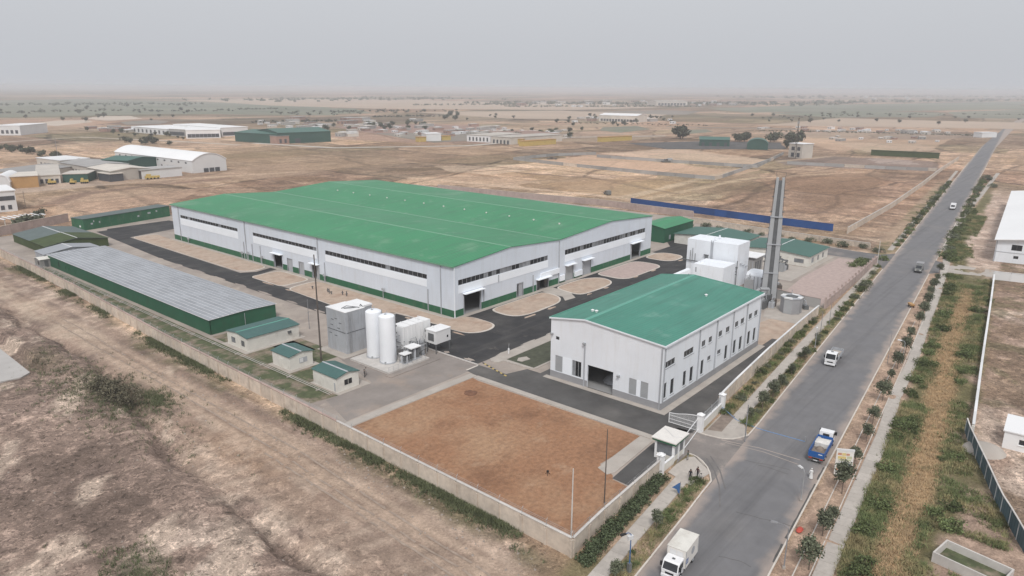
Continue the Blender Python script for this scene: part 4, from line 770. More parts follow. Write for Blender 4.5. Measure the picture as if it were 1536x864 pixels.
for sgn in (0, 1):
    pm = MB(); sl = 0.28/(GW/2)*(1 if sgn == 0 else -1); hx, hy = pwx/2-0.13, pwy/2-0.07
    pm.add([(-hx, -hy, -sl*hx), (hx, -hy, sl*hx), (hx, hy, sl*hx), (-hx, hy, -sl*hx), (-hx, -hy, 0.06-sl*hx), (hx, -hy, 0.06+sl*hx), (hx, hy, 0.06+sl*hx), (-hx, hy, 0.06-sl*hx)], [(3,2,1,0),(4,5,6,7),(0,1,5,4),(1,2,6,5),(2,3,7,6),(3,0,4,7)])
    pme = pm.mesh('roof_panel', 'panel_roof')
    for i in range(NXP):
        x = -0.25 + pwx*(i+0.5)
        if (x > GW/2) != (sgn == 1): continue
        for j in range(NYP): link('roof_panel', pme, lg, (x, -0.2+pwy*(j+0.5), lgz(x)+0.004))
pbox('x', 0, 95.6, 96.5, 0.9, 2.9, 0.1, 0.14, 1).build('shutter', 'black_trim', lg)
m = MB(); arc = [(-0.06, 89 + 1.3*math.cos(R(a)), 1.2 + 1.3*math.sin(R(a))) for a in range(0, 181, 20)]; m.path(arc, 0.09); m.build('bent_pipe', 'hall_green', lg)
for (y, z) in ((87.2, 2.4), (82.8, 1.6)): pbox('x', 0, y-0.18, y+0.18, z-0.7, z+0.5, -0.12, -0.002, 1).build('vent', 'hall_green', lg)
MB().cyl(9, -0.08, 0.2, 3.4, 0.06, 6).build('downpipe', 'grey_clad', lg)
# porch building behind it, olive shed, long container
def gable(name, label, cat, x0, y0, w, d, h, rise, ridge, wallm, roofm, capm=None, over=0.25, extra=None):
    t = thing(name, label, cat, (x0, y0, 0)); m = MB()
    m.box(0, 0, 0, w, 0.2, h); m.box(0, d-0.2, 0, w, d, h); m.box(0, 0.2, 0, 0.2, d-0.2, h); m.box(w-0.2, 0.2, 0, w, d-0.2, h)
    if ridge == 'y':
        for yy in (0.1, d-0.1): m.poly([(0, yy, h), (w, yy, h), (w/2, yy, h+rise)])
        m.build('wall', wallm, t)
        for s_ in (0, 1):
            xa, xb = ((-over, w/2), (w/2, w+over))[s_]; za = h - (over*rise/(w/2)) if s_ == 0 else h+rise; zb = h+rise if s_ == 0 else h - (over*rise/(w/2))
            MB().extrude_y([(xa, za), (xb, zb), (xb, zb+0.1), (xa, za+0.1)], -over, d+over).build('roof_slope', roofm, t)
        if capm: MB().extrude_y([(w/2-0.22, h+rise+0.06), (w/2+0.22, h+rise+0.06), (w/2, h+rise+0.17)], -over-0.02, d+over+0.02).build('ridge_cap', capm, t)
    else:
        for xx in (0.1, w-0.1): m.poly([(xx, 0, h), (xx, d, h), (xx, d/2, h+rise)])
        m.build('wall', wallm, t)
        for s_ in (0, 1):
            ya, yb = ((-over, d/2), (d/2, d+over))[s_]; za = h - (over*rise/(d/2)) if s_ == 0 else h+rise; zb = h+rise if s_ == 0 else h - (over*rise/(d/2))
            MB().extrude_x([(ya, za), (yb, zb), (yb, zb+0.1), (ya, za+0.1)], -over, w+over).build('roof_slope', roofm, t)
        if capm: MB().extrude_x([(d/2-0.22, h+rise+0.06), (d/2+0.22, h+rise+0.06), (d/2, h+rise+0.17)], -over-0.02, w+over+0.02).build('ridge_cap', capm, t)
    return t
pc = gable('porch_building', 'grey roofed open porch at the far end of the long green building', 'porch', 77.0, 265.6, 17, 8.5, 3.4, 1.2, 'y', 'grey_clad', 'panel_roof', 'panel_rail')
for x in (-0.1, 5, 11): MB().cyl(x, -0.35, 0, 3.4, 0.12, 8).build('post', 'dark_steel', pc)
ol = gable('olive_shed', 'olive green shed with grey green gable roof behind the long building', 'shed', 82.3, 281, 20.5, 34, 3.0, 1.5, 'y', 'olive', 'grey_green_roof', 'panel_rail')
MB().extrude_y([(-0.4, 3.02), (10.25, 4.66), (20.9, 3.02), (20.9, 3.06), (10.25, 4.7), (-0.4, 3.06)], -0.2, 15).build('tarpaulin', 'olive', ol)
MB().extrude_y([(10.1, 4.7), (10.4, 4.7), (10.25, 4.82)], -0.2, 15).build('ridge_strip', 'panel_rail', ol)
lc_ = thing('long_green_container', 'very long dark green container shed with pale green flat roof by the back wall', 'container', (108.3, 318.9, 0), R(12.2))
MB().box(0, 0, 0, 40, 8, 4.6).build('body', 'hall_green', lc_); MB().box(-0.2, -0.2, 4.6, 40.2, 8.2, 4.75).build('roof', 'grey_green_roof', lc_)
for (x, w, z) in ((3, 0.9, 2.0), (4.1, 0.5, 2.9), (6.5, 0.6, 2.2), (24, 0.9, 2.0), (29, 1.4, 2.6), (33, 0.8, 2.9)): MB().box(x, -0.03, z, x+w, -0.002, z+0.7).build('painted_mark', 'grey_clad', lc_)
MB().box(-0.03, 2, 1.2, -0.002, 3.0, 1.9).build('painted_mark', 'white', lc_)
kio = gable('small_kiosk', 'small grey kiosk with white lean roof between olive shed and wall', 'kiosk', 74.5, 262, 4.5, 5, 2.6, 0.4, 'x', 'far_grey', 'offwhite')
MB().box(-0.05, 1, 0.8, -0.002, 2.2, 2.0).build('window', 'glass_dark', kio); MB().box(1.2, -0.05, 0.05, 2.3, -0.002, 2.1).build('door', 'dark_steel', kio)
gbk = gable('green_annex', 'dark green annex with bright green roof beyond the end of the hall', 'annex', 243.5, 128.6, 24, 12, 5.6, 1.0, 'x', 'long_green', 'hall_roof')
for x in (4, 10, 17): MB().box(x, -0.05, 0.9, x+1.3, -0.002, 2.6).build('window', 'grey_clad', gbk)

# ---------------------------------------------------------------- three utility sheds
def shed_door(t, axis, u0, u1, z1, c=0): pbox(axis, c, u0, u1, 0.05, z1, -0.05, -0.002, 1).build('door', 'offwhite', t)
s1 = gable('utility_shed', 'largest cream utility shed with teal roof and two small windows at its end', 'shed', 77.1, 141.3, 13.2, 8.6, 3.2, 0.5, 'x', 'offwhite', 'blue_teal_roof', 'teal_ridge')
for (a, b_) in ((1.3, 2.6), (5.2, 6.8)):
    f_ = pbox('x', 0, a, b_, 0.95, 2.2, -0.04, -0.002, 1).build('window', 'dark_steel', s1); pbox('x', 0, a+0.1, b_-0.1, 1.05, 2.1, -0.06, -0.042, 1).build('pane', 'glass_pale', f_)
pbox('y', 0, 10.2, 11.0, 1.7, 2.3, -0.35, -0.002, 1).build('fan_unit', 'dark_steel', s1); pbox('x', 0, 3.7, 3.9, 0, 3.0, -0.12, -0.002, 1).build('downpipe', 'offwhite', s1)
s2 = gable('utility_shed', 'middle cream utility shed with teal gable roof and boarded pale window', 'shed', 76.8, 124.5, 5.6, 6.4, 3.1, 0.55, 'y', 'offwhite', 'blue_teal_roof', 'grey_clad')
f_ = pbox('y', 0, 2.3, 4.2, 1.1, 2.2, -0.05, -0.002, 1).build('window', 'grey_clad', s2); pbox('y', 0, 2.4, 3.2, 1.2, 2.1, -0.07, -0.052, 1).build('pane', 'far_white', f_); shed_door(s2, 'x', 2.6, 3.6, 2.1)
s3 = gable('utility_shed', 'cream utility shed with teal gable roof and dark double window, nearest the soil plot', 'shed', 76.3, 108.0, 5.3, 7.6, 3.1, 0.6, 'y', 'offwhite', 'blue_teal_roof', 'grey_clad')
f_ = pbox('y', 0, 1.7, 3.7, 1.0, 2.3, -0.05, -0.002, 1).build('window', 'offwhite', s3)
for a in (1.8, 2.75): pbox('y', 0, a, a+0.85, 1.1, 2.2, -0.07, -0.052, 1).build('pane', 'glass_dark', f_)
shed_door(s3, 'x', 3.8, 4.7, 2.1); pbox('x', 0, 0.4, 0.7, 0.3, 2.0, -0.1, -0.002, 1).build('meter_box', 'grey_clad', s3)
for (x0, y0, x1, y1) in ((76, 106.9, 83.6, 116.4), (75.9, 123.5, 83.4, 131.6), (76, 140.4, 91.4, 151)): struct(MB().box(x0, y0, -0.03, x1, y1, 0.05).build('shed_apron', 'concrete'))
pl = thing('pipe_run', 'pair of thin white pipes running along the inside of the compound wall', 'pipe')
for dx in (0, 0.5):
    m = MB(); pts = [(74.6+dx, 108, 0.35), (74.4+dx, 160, 0.35), (75.2+dx, 262, 0.35)]; m.path(pts, 0.05); m.build('pipe', 'wall_cap', pl)
for y in range(112, 262, 10): MB().box(74.3, y-0.1, 0, 75.3, y+0.1, 0.27).build('pipe_support', 'concrete', pl)

# ---------------------------------------------------------------- gas tanks and cold box
cb = thing('cold_box_tower', 'tall grey clad box tower with white roof beside two white tanks', 'tower', (90.6, 123.4, 0))
for i in range(2):
    for j, (a, b_) in enumerate(((0, 3.45), (3.5, 6.9))): pbox('x', 0, a, b_, 0.1+i*4.8, 4.85+i*4.8, -0.04, 0.2, 1).build('cladding_panel', 'grey_clad', cb)
    for j in range(3): pbox('y', 0, 0.0+j*1.75, 1.72+j*1.75, 0.1+i*4.8, 4.85+i*4.8, -0.04, 0.2, 1).build('cladding_panel', 'grey_clad', cb)
MB().box(0.2, 0.2, 0, 5.2, 6.9, 9.6).build('core', 'grey_clad', cb); MB().box(5.21, 1.6, 0, 8.6, 6.9, 9.2).build('rear_core', 'grey_clad', cb)
MB().box(-0.1, -0.1, 9.62, 5.3, 7.0, 9.75).build('roof', 'white', cb); MB().box(5.32, 1.5, 9.22, 8.7, 7.0, 9.62).build('roof', 'white', cb)
m = MB(); m.path([(1.5, 2.5, 9.9), (2.6, 1.4, 10.0), (3.9, 1.2, 9.9)], 0.1); m.path([(1.2, 2.9, 9.85), (2.5, 2.8, 10.15), (4.2, 0.4, 9.9)], 0.08); m.build('roof_pipework', 'dark_steel', cb)
m = MB(); m.rod((5.7, 0.9, 0), (5.7, 0.9, 9.4), 0.13, 8); m.path([(5.7, 0.9, 9.4), (5.4, 1.5, 10.1), (4.8, 1.0, 10.0)], 0.1); m.build('riser_pipe', 'dark_steel', cb)
pbox('x', 0, 0.3, 6.6, 4.86, 4.98, -0.1, -0.045, 1).build('seam_band', 'dark_steel', cb); pbox('y', 0, 0.2, 5.1, 4.86, 4.98, -0.1, -0.045, 1).build('seam_band', 'dark_steel', cb)
for k, (y, z) in enumerate(((1.5, 6.8), (3.0, 7.6), (4.3, 7.2), (4.6, 5.9), (2.2, 5.5), (5.2, 3.9), (3.3, 3.6))): pbox('x', 0, y, y+0.9, z, z+0.14, -0.09, -0.042, 1).build('conduit', 'dark_steel', cb)
m = MB(); [m.box(0.6+dx, -0.3, 0, 0.66+dx, -0.24, 9.6) for dx in (0, 0.5)]; [m.box(0.66, -0.3, 0.4+0.45*k, 1.1, -0.25, 0.44+0.45*k) for k in range(20)]
m.build('ladder', 'galv', cb)
struct(MB().box(88.9, 107.6, -0.03, 100.4, 120.2, 0.45).build('tank_plinth', 'wall_cap')); struct(MB().box(88, 105.9, -0.03, 102, 107.6, 0.12).build('tank_apron', 'pave_grey')); struct(MB().box(88.3, 121.6, -0.03, 100.4, 131.4, 0.10).build('tower_plinth', 'concrete'))
for (x, y, lab) in ((93.4, 117.3, 'tall white cylindrical gas tank next to the grey tower'), (93.1, 112.6, 'tall white cylindrical gas tank beside the pump skids')):
    tk = thing('gas_tank', lab, 'tank', (x, y, 0.45), 0, 'pair of white gas tanks')
    MB().lathe(0, 0, [(1.72, 0.25), (1.74, 0.3), (1.74, 10.0), (1.68, 10.25), (1.3, 10.5), (0.4, 10.6)], 32).build('shell', 'tank_white', tk, True)
    MB().lathe(0, 0, [(1.8, 0.0), (1.9, 0.05), (1.8, 0.26)], 24).build('skirt', 'grey_clad', tk)
    m = MB(); m.rod((-0.3, 0, 10.6), (-0.3, 0, 11.1), 0.08); m.rod((0.5, 0.4, 10.4), (0.5, 0.4, 11.2), 0.06); m.box(-0.5, -0.2, 10.55, -0.1, 0.2, 10.75); m.build('top_valve', 'grey_clad', tk)
    m = MB(); [m.rod((1.2+dx, -1.32+dx*0.9, 0.2), (1.2+dx, -1.32+dx*0.9, 10.6), 0.04) for dx in (0, 0.35)]; [m.rod((1.2, -1.32, 0.5+0.5*k), (1.55, -1.0, 0.5+0.5*k), 0.03, 4) for k in range(20)]; m.build('ladder', 'galv', tk)
    for k in range(6): MB().box(1.62, -0.9, 1.2+k*1.6, 1.95, -0.6, 1.5+k*1.6).build('bracket', 'dark_steel', tk)
    for a in (30, 120, 210, 300): MB().box(1.75*math.cos(R(a))-0.15, 1.75*math.sin(R(a))-0.15, 0.0, 1.75*math.cos(R(a))+0.15, 1.75*math.sin(R(a))+0.15, 0.5).build('anchor_foot', 'steel', tk)
ct = thing('equipment_container', 'long white equipment container raised on steel legs behind the gas tanks', 'container', (98.0, 113.2, 0.45))
MB().box(0, 0, 1.2, 8.2, 3.4, 6.2).build('body', 'far_white', ct); m = MB(); [m.box(x, y, 0, x+0.2, y+0.2, 1.2) for x in (0.1, 4, 7.8) for y in (0.1, 3.1)]; m.build('leg_frame', 'grey_clad', ct)
m = MB(); [m.box(0.2+k*2.0, -0.05, 6.21, 0.35+k*2.0, 3.45, 6.3) for k in range(4)]; m.build('roof_rib', 'far_white', ct); MB().cyl(5.6, 1.2, 6.2, 7.4, 0.09, 8).build('vent_pipe', 'white', ct)
for k in range(7): MB().box(0.3+k*1.1, -0.08, 1.3, 0.42+k*1.1, -0.002, 6.1).build('wall_rib', 'far_white', ct)
MB().box(6.4, -0.06, 3.6, 6.9, -0.003, 4.4).build('hatch', 'black_trim', ct); MB().box(6.6, -0.06, 2.2, 7.0, -0.003, 2.9).build('hatch', 'black_trim', ct)
c2 = thing('control_cabin', 'small white control cabin on stilts at the edge of the asphalt', 'cabin', (103.4, 108.6, 0))
MB().box(0, 0, 2.3, 4.6, 3.2, 5.2).build('body', 'far_white', c2); m = MB(); [m.box(x, y, 0, x+0.16, y+0.16, 2.3) for x in (0.1, 4.3) for y in (0.1, 2.9)]; m.build('leg_frame', 'dark_steel', c2)
MB().box(-0.1, -0.1, 5.2, 4.7, 3.3, 5.36).build('roof', 'white', c2); MB().box(-0.06, 0.6, 2.9, -0.002, 2.4, 4.6).build('louvre', 'dark_steel', c2); MB().box(1.2, 2.2, 5.37, 1.6, 2.6, 5.8).build('roof_vent', 'white', c2); MB().box(3.4, -0.05, 3.2, 3.8, -0.002, 3.7).build('window', 'glass_dark', c2)
for k, (x, y, s_, lab) in enumerate(((95.0, 109.3, 1.0, 'small pump skid of upright cylinders at the corner of the tank plinth'), (97.6, 109.9, 1.35, 'larger pump skid with pale canopy and upright cylinders on the tank plinth'))):
    sk = thing('pump_skid', lab, 'pump skid', (x, y, 0.45)); MB().box(-0.9*s_, -0.8*s_, 0, 1.1*s_, 0.9*s_, 0.2).build('base_frame', 'grey_clad', sk)
    for i in range(3):
        for j in range(2): MB().lathe(-0.6*s_+i*0.68*s_, -0.45*s_+j*0.8*s_, [(0.24*s_, 0.2), (0.25*s_, 1.5*s_), (0.12*s_, 1.75*s_), (0.1*s_, 1.95*s_)], 10).build('cylinder', 'grey_clad' if (i+j) % 2 else 'dark_steel', sk, True)
    m = MB(); m.box(-0.95*s_, -0.85*s_, 1.98*s_, 1.15*s_, 0.95*s_, 2.14*s_); m.build('canopy', 'far_white', sk)
    m = MB(); [m.rod((a*s_, b_*s_, 0.2), (a*s_, b_*s_, 1.98*s_), 0.05, 5) for a in (-0.9, 1.1) for b_ in (-0.8, 0.9)]; m.build('post', 'dark_steel', sk)
    m = MB(); m.path([(-0.9*s_, 0.9*s_, 1.2*s_), (0.2*s_, 1.3*s_, 1.6*s_), (1.1*s_, 1.2*s_, 2.3*s_), (1.6*s_, 1.2*s_, 2.2*s_)], 0.09); m.build('pipework', 'steel', sk)
pb = thing('pipe_bundle', 'tangle of grey pipes and valves between tanks and raised container', 'pipework', (98.4, 111.4, 0.45))
for k in range(24):
    m = MB(); x0, y0 = random.uniform(-2.4, 3.2), random.uniform(-1.6, 1.2); z0 = random.uniform(0.5, 2.6)
    m.path([(x0, y0, 0), (x0, y0, z0), (x0+random.uniform(0.5, 1.6), y0+random.uniform(-.3, .3), z0+0.1), (x0+1.4, y0+0.4, random.uniform(2.5, 3.8))], 0.08); m.build('pipe', random.choice(['steel', 'grey_clad', 'dark_steel']), pb)

for (off, lo, hi) in ((-1.0, 45, 200), (1.0, 45, 200), (-2.7, 45, 100)):
    m = MB(); L_ = []
    for (x, y, a) in along(TRACK, 0.8):
        if lo < y < hi: L_.append((x + off*(-math.sin(a)) + 0.05*math.sin(y*0.5+off) + 0.25*math.sin(y*0.07+off), y))
    for p, q in zip(L_[:-1], L_[1:]):
        if random.random() < 0.14: continue
        w = 0.15 + 0.05*random.random(); m.poly([(p[0]-w, p[1], ground_z(p[0]-w, p[1])+0.05), (q[0]-w, q[1], ground_z(q[0]-w, q[1])+0.05), (q[0]+w, q[1], ground_z(q[0]+w, q[1])+0.05), (p[0]+w, p[1], ground_z(p[0]+w, p[1])+0.05)])
    struct(m.build('wheel_rut', 'rut_soil'))

for k, (x, y, w, d, h, mt_) in enumerate(((100.6, 110.4, 1.0, 0.8, 2.4, 'grey_clad'), (101.6, 112.0, 0.8, 0.8, 1.8, 'far_white'), (99.6, 112.2, 0.6, 1.2, 3.0, 'dark_steel'))):
    t = thing('valve_cabinet', ('grey valve cabinet at the edge of the tank plinth', 'small white valve cabinet under the raised container', 'dark pipe manifold cabinet behind the pump skids')[k], 'cabinet', (x, y, 0.02)); MB().box(0, 0, 0, w, d, h).build('body', mt_, t); MB().box(-0.06, 0.1, 0.2, -0.002, d-0.1, h-0.2).build('door', 'shutter_grey', t)
    m = MB(); m.path([(w/2, d/2, h), (w/2, d/2, h+0.7), (w/2+0.9, d/2-0.6, h+0.9), (w/2+0.9, d/2-0.6, 0.3)], 0.07); m.build('pipe', 'steel', t)
fr = thing('pipe_rack', 'grey steel pipe rack frame between the white tanks and the raised container', 'pipe rack', (96.2, 114.2, 0.45))
for x in (0, 2.6):
    for y in (0, 2.4): MB().box(x, y, 0, x+0.12, y+0.12, 4.2).build('post', 'grey_clad', fr)
for z in (1.6, 2.9, 4.1):
    MB().box(0, 0, z, 2.72, 0.1, z+0.1).build('beam', 'grey_clad', fr); MB().box(0, 2.4, z, 2.72, 2.5, z+0.1).build('beam', 'grey_clad', fr); MB().box(0, 0.11, z, 0.1, 2.39, z+0.1).build('beam', 'grey_clad', fr)
for k in range(7): MB().rod((0.2+k*0.36, -1.2, 1.75+0.6*(k % 3)), (0.2+k*0.36, 3.0, 1.75+0.6*(k % 3)), 0.07).build('pipe', ('steel', 'far_white', 'dark_steel')[k % 3], fr)
ra = thing('tank_guard_rail', 'thin grey guard rail along the edge of the tank plinth', 'railing', (88.95, 107.7, 0.45))
for i in range(9): MB().rod((0.1+i*1.3, 0.05, 0), (0.1+i*1.3, 0.05, 1.0), 0.03, 5).build('post', 'galv', ra)
for z in (0.55, 1.0): MB().rod((0.1, 0.05, z), (10.5, 0.05, z), 0.025, 5).build('rail', 'galv', ra)

# sand drifted and scuffed over the edges of the yard roads and the soil plot
def ragged(cx, cy, rx, ry, n_=11): return [(cx + rx*random.uniform(.45, 1.0)*math.cos(6.283*i/n_), cy + ry*random.uniform(.45, 1.0)*math.sin(6.283*i/n_)) for i in range(n_)]
DR = [(105.7, y, 0.7, random.uniform(2, 6), 'yard') for y in range(142, 300, 13)] + [(112.0, y, 0.6, random.uniform(1.5, 5), 'sand') for y in range(146, 200, 11)] + [(x, 98.2, random.uniform(2, 5), 0.4, 'concrete') for x in range(114, 154, 9)] + [(x, 110.3, random.uniform(1.5, 4), 0.7, 'sand') for x in (139, 148, 166, 175, 192, 203, 222)] + [(106.0, y, 0.9, random.uniform(1, 3), 'yard') for y in (101, 108, 116, 121, 130)] + [(116.9, y, 0.6, random.uniform(1, 3), 'sand') for y in (115, 121, 127, 133)]
for (x, y, rx, ry, mt_) in DR: struct(MB().sheet(ragged(x, y, rx, ry), 0.0125+random.uniform(0, .003)).build('sand_drift', mt_))

# ---------------------------------------------------------------- walls and fences
def wall_run(name, label, cat, pts, h, bay, matn='tan_wall', capm='wall_cap', th=0.24, post=True, wire=False, cap_h=0.12, post_h=0.0, capm2=None, cap_from=0):
    t = thing(name, label, cat, (pts[0][0], pts[0][1], 0)); ox, oy = pts[0]
    p = along(pts, bay); pm = MB().box(-0.2, -0.24, 0, 0.2, 0.24, h+post_h+0.06).mesh('post', matn); k = 0
    if math.dist(p[-1][:2], pts[-1]) > 0.4: p.append((pts[-1][0], pts[-1][1], p[-1][2]))
    for a, b_ in zip(p[:-1], p[1:]):
        L = math.dist(a[:2], b_[:2]); ang = math.atan2(b_[1]-a[1], b_[0]-a[0]); key = round(L, 2)
        if ('w', name, key, h) not in _sb:
            _sb[('w', name, key, h)] = MB().box(0.15, -th/2, -0.35, key-0.15, th/2, h).mesh('wall_panel', matn)
            _sb[('c', name, key, h)] = MB().box(0.0, -th/2-0.07, h, key-0.02, th/2+0.07, h+cap_h).mesh('coping', capm)
            if capm2: _sb[('d', name, key, h)] = MB().box(0.0, -th/2-0.07, h, key-0.02, th/2+0.07, h+cap_h).mesh('coping', capm2)
        link('wall_panel', _sb[('w', name, key, h)], t, (a[0]-ox, a[1]-oy, 0), ang)
        link('coping', _sb[('d' if capm2 and k >= cap_from else 'c', name, key, h)], t, (a[0]-ox, a[1]-oy, 0), ang)
        if post: link('post', pm, t, (a[0]-ox, a[1]-oy, -0.3 if post_h == 0 else 0), ang)
        k += 1
    if wire:
        bm_ = MB(); bm_.rod((0, 0, h+0.1), (0, 0, h+0.75), 0.035, 5); bm_.rod((0, 0, h+0.75), (0, -0.25, h+1.0), 0.03, 5); bme = bm_.mesh('wire_bracket', 'galv')
        for a in p: link('wire_bracket', bme, t, (a[0]-ox, a[1]-oy, 0), a[2])
        for dz in (0.35, 0.6, 0.85):
            w = MB()
            for a, b_ in zip(p[:-1], p[1:]): w.rod((a[0]-ox, a[1]-oy, h+dz), (b_[0]-ox, b_[1]-oy, h+dz), 0.014, 3)
            w.build('barbed_wire', 'galv', t)
    return t
wall_run('boundary_wall', 'long tan concrete boundary wall with barbed wire running past the green building', 'wall', WALL_L[:5] + [(71.6, 300)], 2.75, 4.1, wire=True, capm2='cap_pink', cap_from=12)
wall_run('boundary_wall', 'tan boundary wall between the soil plot and the dark green hedge', 'wall', [(65.0, 44.3), (72, 44.9), (89.4, 45.6)], 2.6, 4.1, wire=True)
wall_run('boundary_wall', 'tan boundary wall behind the shrubs beside the workshop', 'wall', [(118.4, 49.0), (126.4, 49.8), (148.3, 51.6), (173.6, 53.1), (189, 53.8)], 2.6, 4.6, capm='far_white')
wall_run('buttressed_wall', 'pinkish low wall with tall buttress posts beyond the workshop', 'wall', [(196, 54.2), (215, 55.0), (240, 56.4), (263, 57.9)], 2.3, 4.2, 'pink_wall', 'pink_wall', 0.3, True, post_h=0.9)
wall_run('yard_wall', 'grey retaining wall behind the grey faceted vat', 'wall', [(197.5, 68.2), (196, 62), (195.4, 55)], 2.7, 4.4, 'far_grey', 'pink_wall', 0.3)
wall_run('back_wall', 'long grey brown wall behind the green roofed hall', 'wall', [(303.1, 146), (304.9, 198), (297.2, 244.1), (290, 300)], 3.0, 6.0, 'pink_wall', 'tan_wall')
wall_run('verge_wall', 'low cream wall with shrubs along the side street', 'wall', [(286, 66), (289, 110), (293, 146)], 2.0, 6.0, 'tan_wall', 'wall_cap')
wall_run('plot_wall', 'tan wall of the empty plot running alongside the road', 'wall', [(311, 81), (396, 84), (500, 91), (599, 99), (716, 106)], 2.6, 8.0, 'tan_wall', 'wall_cap')
wall_run('corner_wall', 'grey wall behind the olive shed and the parked pergola', 'wall', [(68, 327), (82.4, 331.8), (98, 339), (112, 346)], 3.6, 5.0, 'pink_wall', 'tan_wall')
wall_run('white_wall', 'low white wall between weeds and the bare plot', 'wall', [(137.2, 11.4), (171.4, 14.9), (234.2, 21.1), (262.4, 24.0)], 1.7, 6.0, 'offwhite', 'far_white', 0.3)
wall_run('white_wall', 'clean white panel wall in front of the white roofed warehouse', 'wall', [(263, 24.2), (266, 10), (270, -6)], 2.6, 4.5, 'far_white', 'far_white', 0.25)
for i, (lab, pts) in enumerate((('dark walled edge of the upper pale plot', [(523.8, 345.3), (527.5, 274.5), (534.2, 208.8), (604.9, 224.0), (662.4, 235.5)]), ('low tan wall of the lower empty plot', [(457.4, 381.7), (447.8, 315.9), (443.4, 255.8), (444.1, 199.3), (605.6, 223.1)]), ('grey wall along the back of the empty plot', [(456.7, 382.5), (508.2, 380.1), (545.0, 360.0)]), ('pale wall by the tower house', [(579.9, 202.7), (588.2, 150.3), (602.4, 101.7)]))):
    wall_run('plot_wall', lab, 'wall', pts, 2.2, 14.0, ('far_grey', 'tan_wall', 'far_grey', 'tan_wall')[i], ('far_grey', 'tan_wall', 'far_grey', 'wall_cap')[i], 0.5, False)
def panel_fence(name, label, pts, h, bay, matn, postm, topm):
    t = thing(name, label, 'fence', (pts[0][0], pts[0][1], 0)); ox, oy = pts[0]; p = along(pts, bay)
    for a, b_ in zip(p[:-1], p[1:]):
        L = math.dist(a[:2], b_[:2]); ang = math.atan2(b_[1]-a[1], b_[0]-a[0]); key = (name, round(L, 2))
        if key not in _sb:
            mm = MB(); nfl = max(3, int(L/0.45)); w = (round(L, 2)-0.1)/nfl
            for i in range(nfl): mm.box(0.05+i*w, -0.03-0.03*(i % 2), 0.02, 0.05+(i+1)*w, 0.0-0.03*(i % 2), h)
            _sb[key] = mm.mesh('panel', matn); _sb[key+('t',)] = MB().box(0, -0.13, h+0.002, round(L, 2), 0.07, h+0.1).mesh('top_rail', topm); _sb[key+('p',)] = MB().box(-0.05, -0.12, -0.3, 0.05, 0.1, h-0.01).mesh('post', postm)
        for nm, kk in (('panel', key), ('top_rail', key+('t',)), ('post', key+('p',))): link(nm, _sb[kk], t, (a[0]-ox, a[1]-oy, 0), ang)
    return t
panel_fence('blue_fence', 'long bright blue sheet metal fence around the empty plot', [(319.1, 188.6), (315.7, 155.5), (312.5, 115), (311.5, 81.4)], 3.1, 6.0, 'blue_fence', 'blue_fence', 'blue_fence')
panel_fence('panel_fence', 'blue grey corrugated panel fence with pale posts beside the weeds', [(137, 12.4), (133.7, 11.5), (128.6, 9.8), (120.6, 7.1), (112.7, 4.6), (108.5, 2.8), (100, -0.5)], 2.6, 3.3, 'bluegrey_fence', 'far_white', 'wall_cap')

# ---------------------------------------------------------------- gate, guard booth
for (x, y, h, lab) in ((90.0, 45.7, 3.6, 'white gate pillar at the end of the hedge wall by the guard booth'), (107.1, 47.4, 3.5, 'white gate pillar carrying the swung open mesh gate'), (117.8, 48.3, 3.4, 'white gate pillar at the start of the shrub lined wall')):
    t = thing('gate_pillar', lab, 'pillar', (x, y, 0)); MB().box(-0.45, -0.45, 0, 0.45, 0.45, h-0.35).build('shaft', 'white', t); MB().box(-0.55, -0.55, h-0.35, 0.55, 0.55, h-0.2).build('cap', 'white', t)
    MB().lathe(0, 0, [(0.74, h-0.2), (0.05, h+0.15)], 4).build('cap_top', 'white', t)
def mesh_gate(label, loc, rot, L, h, arch=True):
    t = thing('mesh_gate', label, 'gate', loc, rot)
    m = MB(); top = [(L*i/8, 0, h + (0.45*math.cos(math.pi*i/8) if arch else 0)) for i in range(9)]; m.path(top, 0.06); m.path([(0, 0, 0.15), (L, 0, 0.15)], 0.06); m.rod((0, 0, 0.05), (0, 0, top[0][2]), 0.07); m.rod((L, 0, 0.05), (L, 0, top[-1][2]), 0.07); m.build('frame', 'white', t)
    for i in range(int(L/0.16)):
        x = 0.12 + i*0.16
        if x < L-0.05: MB().box(x-0.018, -0.018, 0.16, x+0.018, 0.018, h + (0.42*math.cos(math.pi*x/L) if arch else 0)).build('bar', 'far_white', t)
    for z in (0.8, 1.5): MB().box(0, -0.03, z, L, 0.03, z+0.06).build('rail', 'white', t)
    return t
mesh_gate('white mesh gate leaf swung open into the forecourt', (107.0, 48.0, 0.02), R(92), 5.2, 2.4)
lw = thing('low_gate_wall', 'low white wall with railing between two white gate pillars', 'wall', (107.6, 47.5, 0), math.atan2(0.8, 9.7))
MB().box(0, -0.15, 0, 9.6, 0.15, 1.5).build('wall_panel', 'offwhite', lw); MB().box(-0.02, -0.2, 1.5, 9.62, 0.2, 1.6).build('coping', 'white', lw)
for i in range(24): MB().box(0.2+i*0.4, -0.02, 1.6, 0.24+i*0.4, 0.02, 2.9).build('railing_bar', 'galv', lw)
for i in (0, 1): MB().box(0.1, -0.03, 2.1+0.75*i, 9.5, 0.03, 2.15+0.75*i).build('railing_rail', 'galv', lw)
for i in range(3): MB().box(1.5+i*3.2, -0.05, 1.6, 1.6+i*3.2, 0.05, 3.1).build('railing_post', 'galv', lw)
br = thing('barrier_rail', 'pair of white tubular sliding gate rails reaching from booth to gate pillar', 'barrier', (98.6, 46.2, 0), math.atan2(1.4, 8.2))
for z, dy in ((2.5, 0.2), (0.5, 0.0)): m = MB(); m.rod((-1.5, dy, z), (8.2, dy, z), 0.07); m.build('rail', 'white', br)
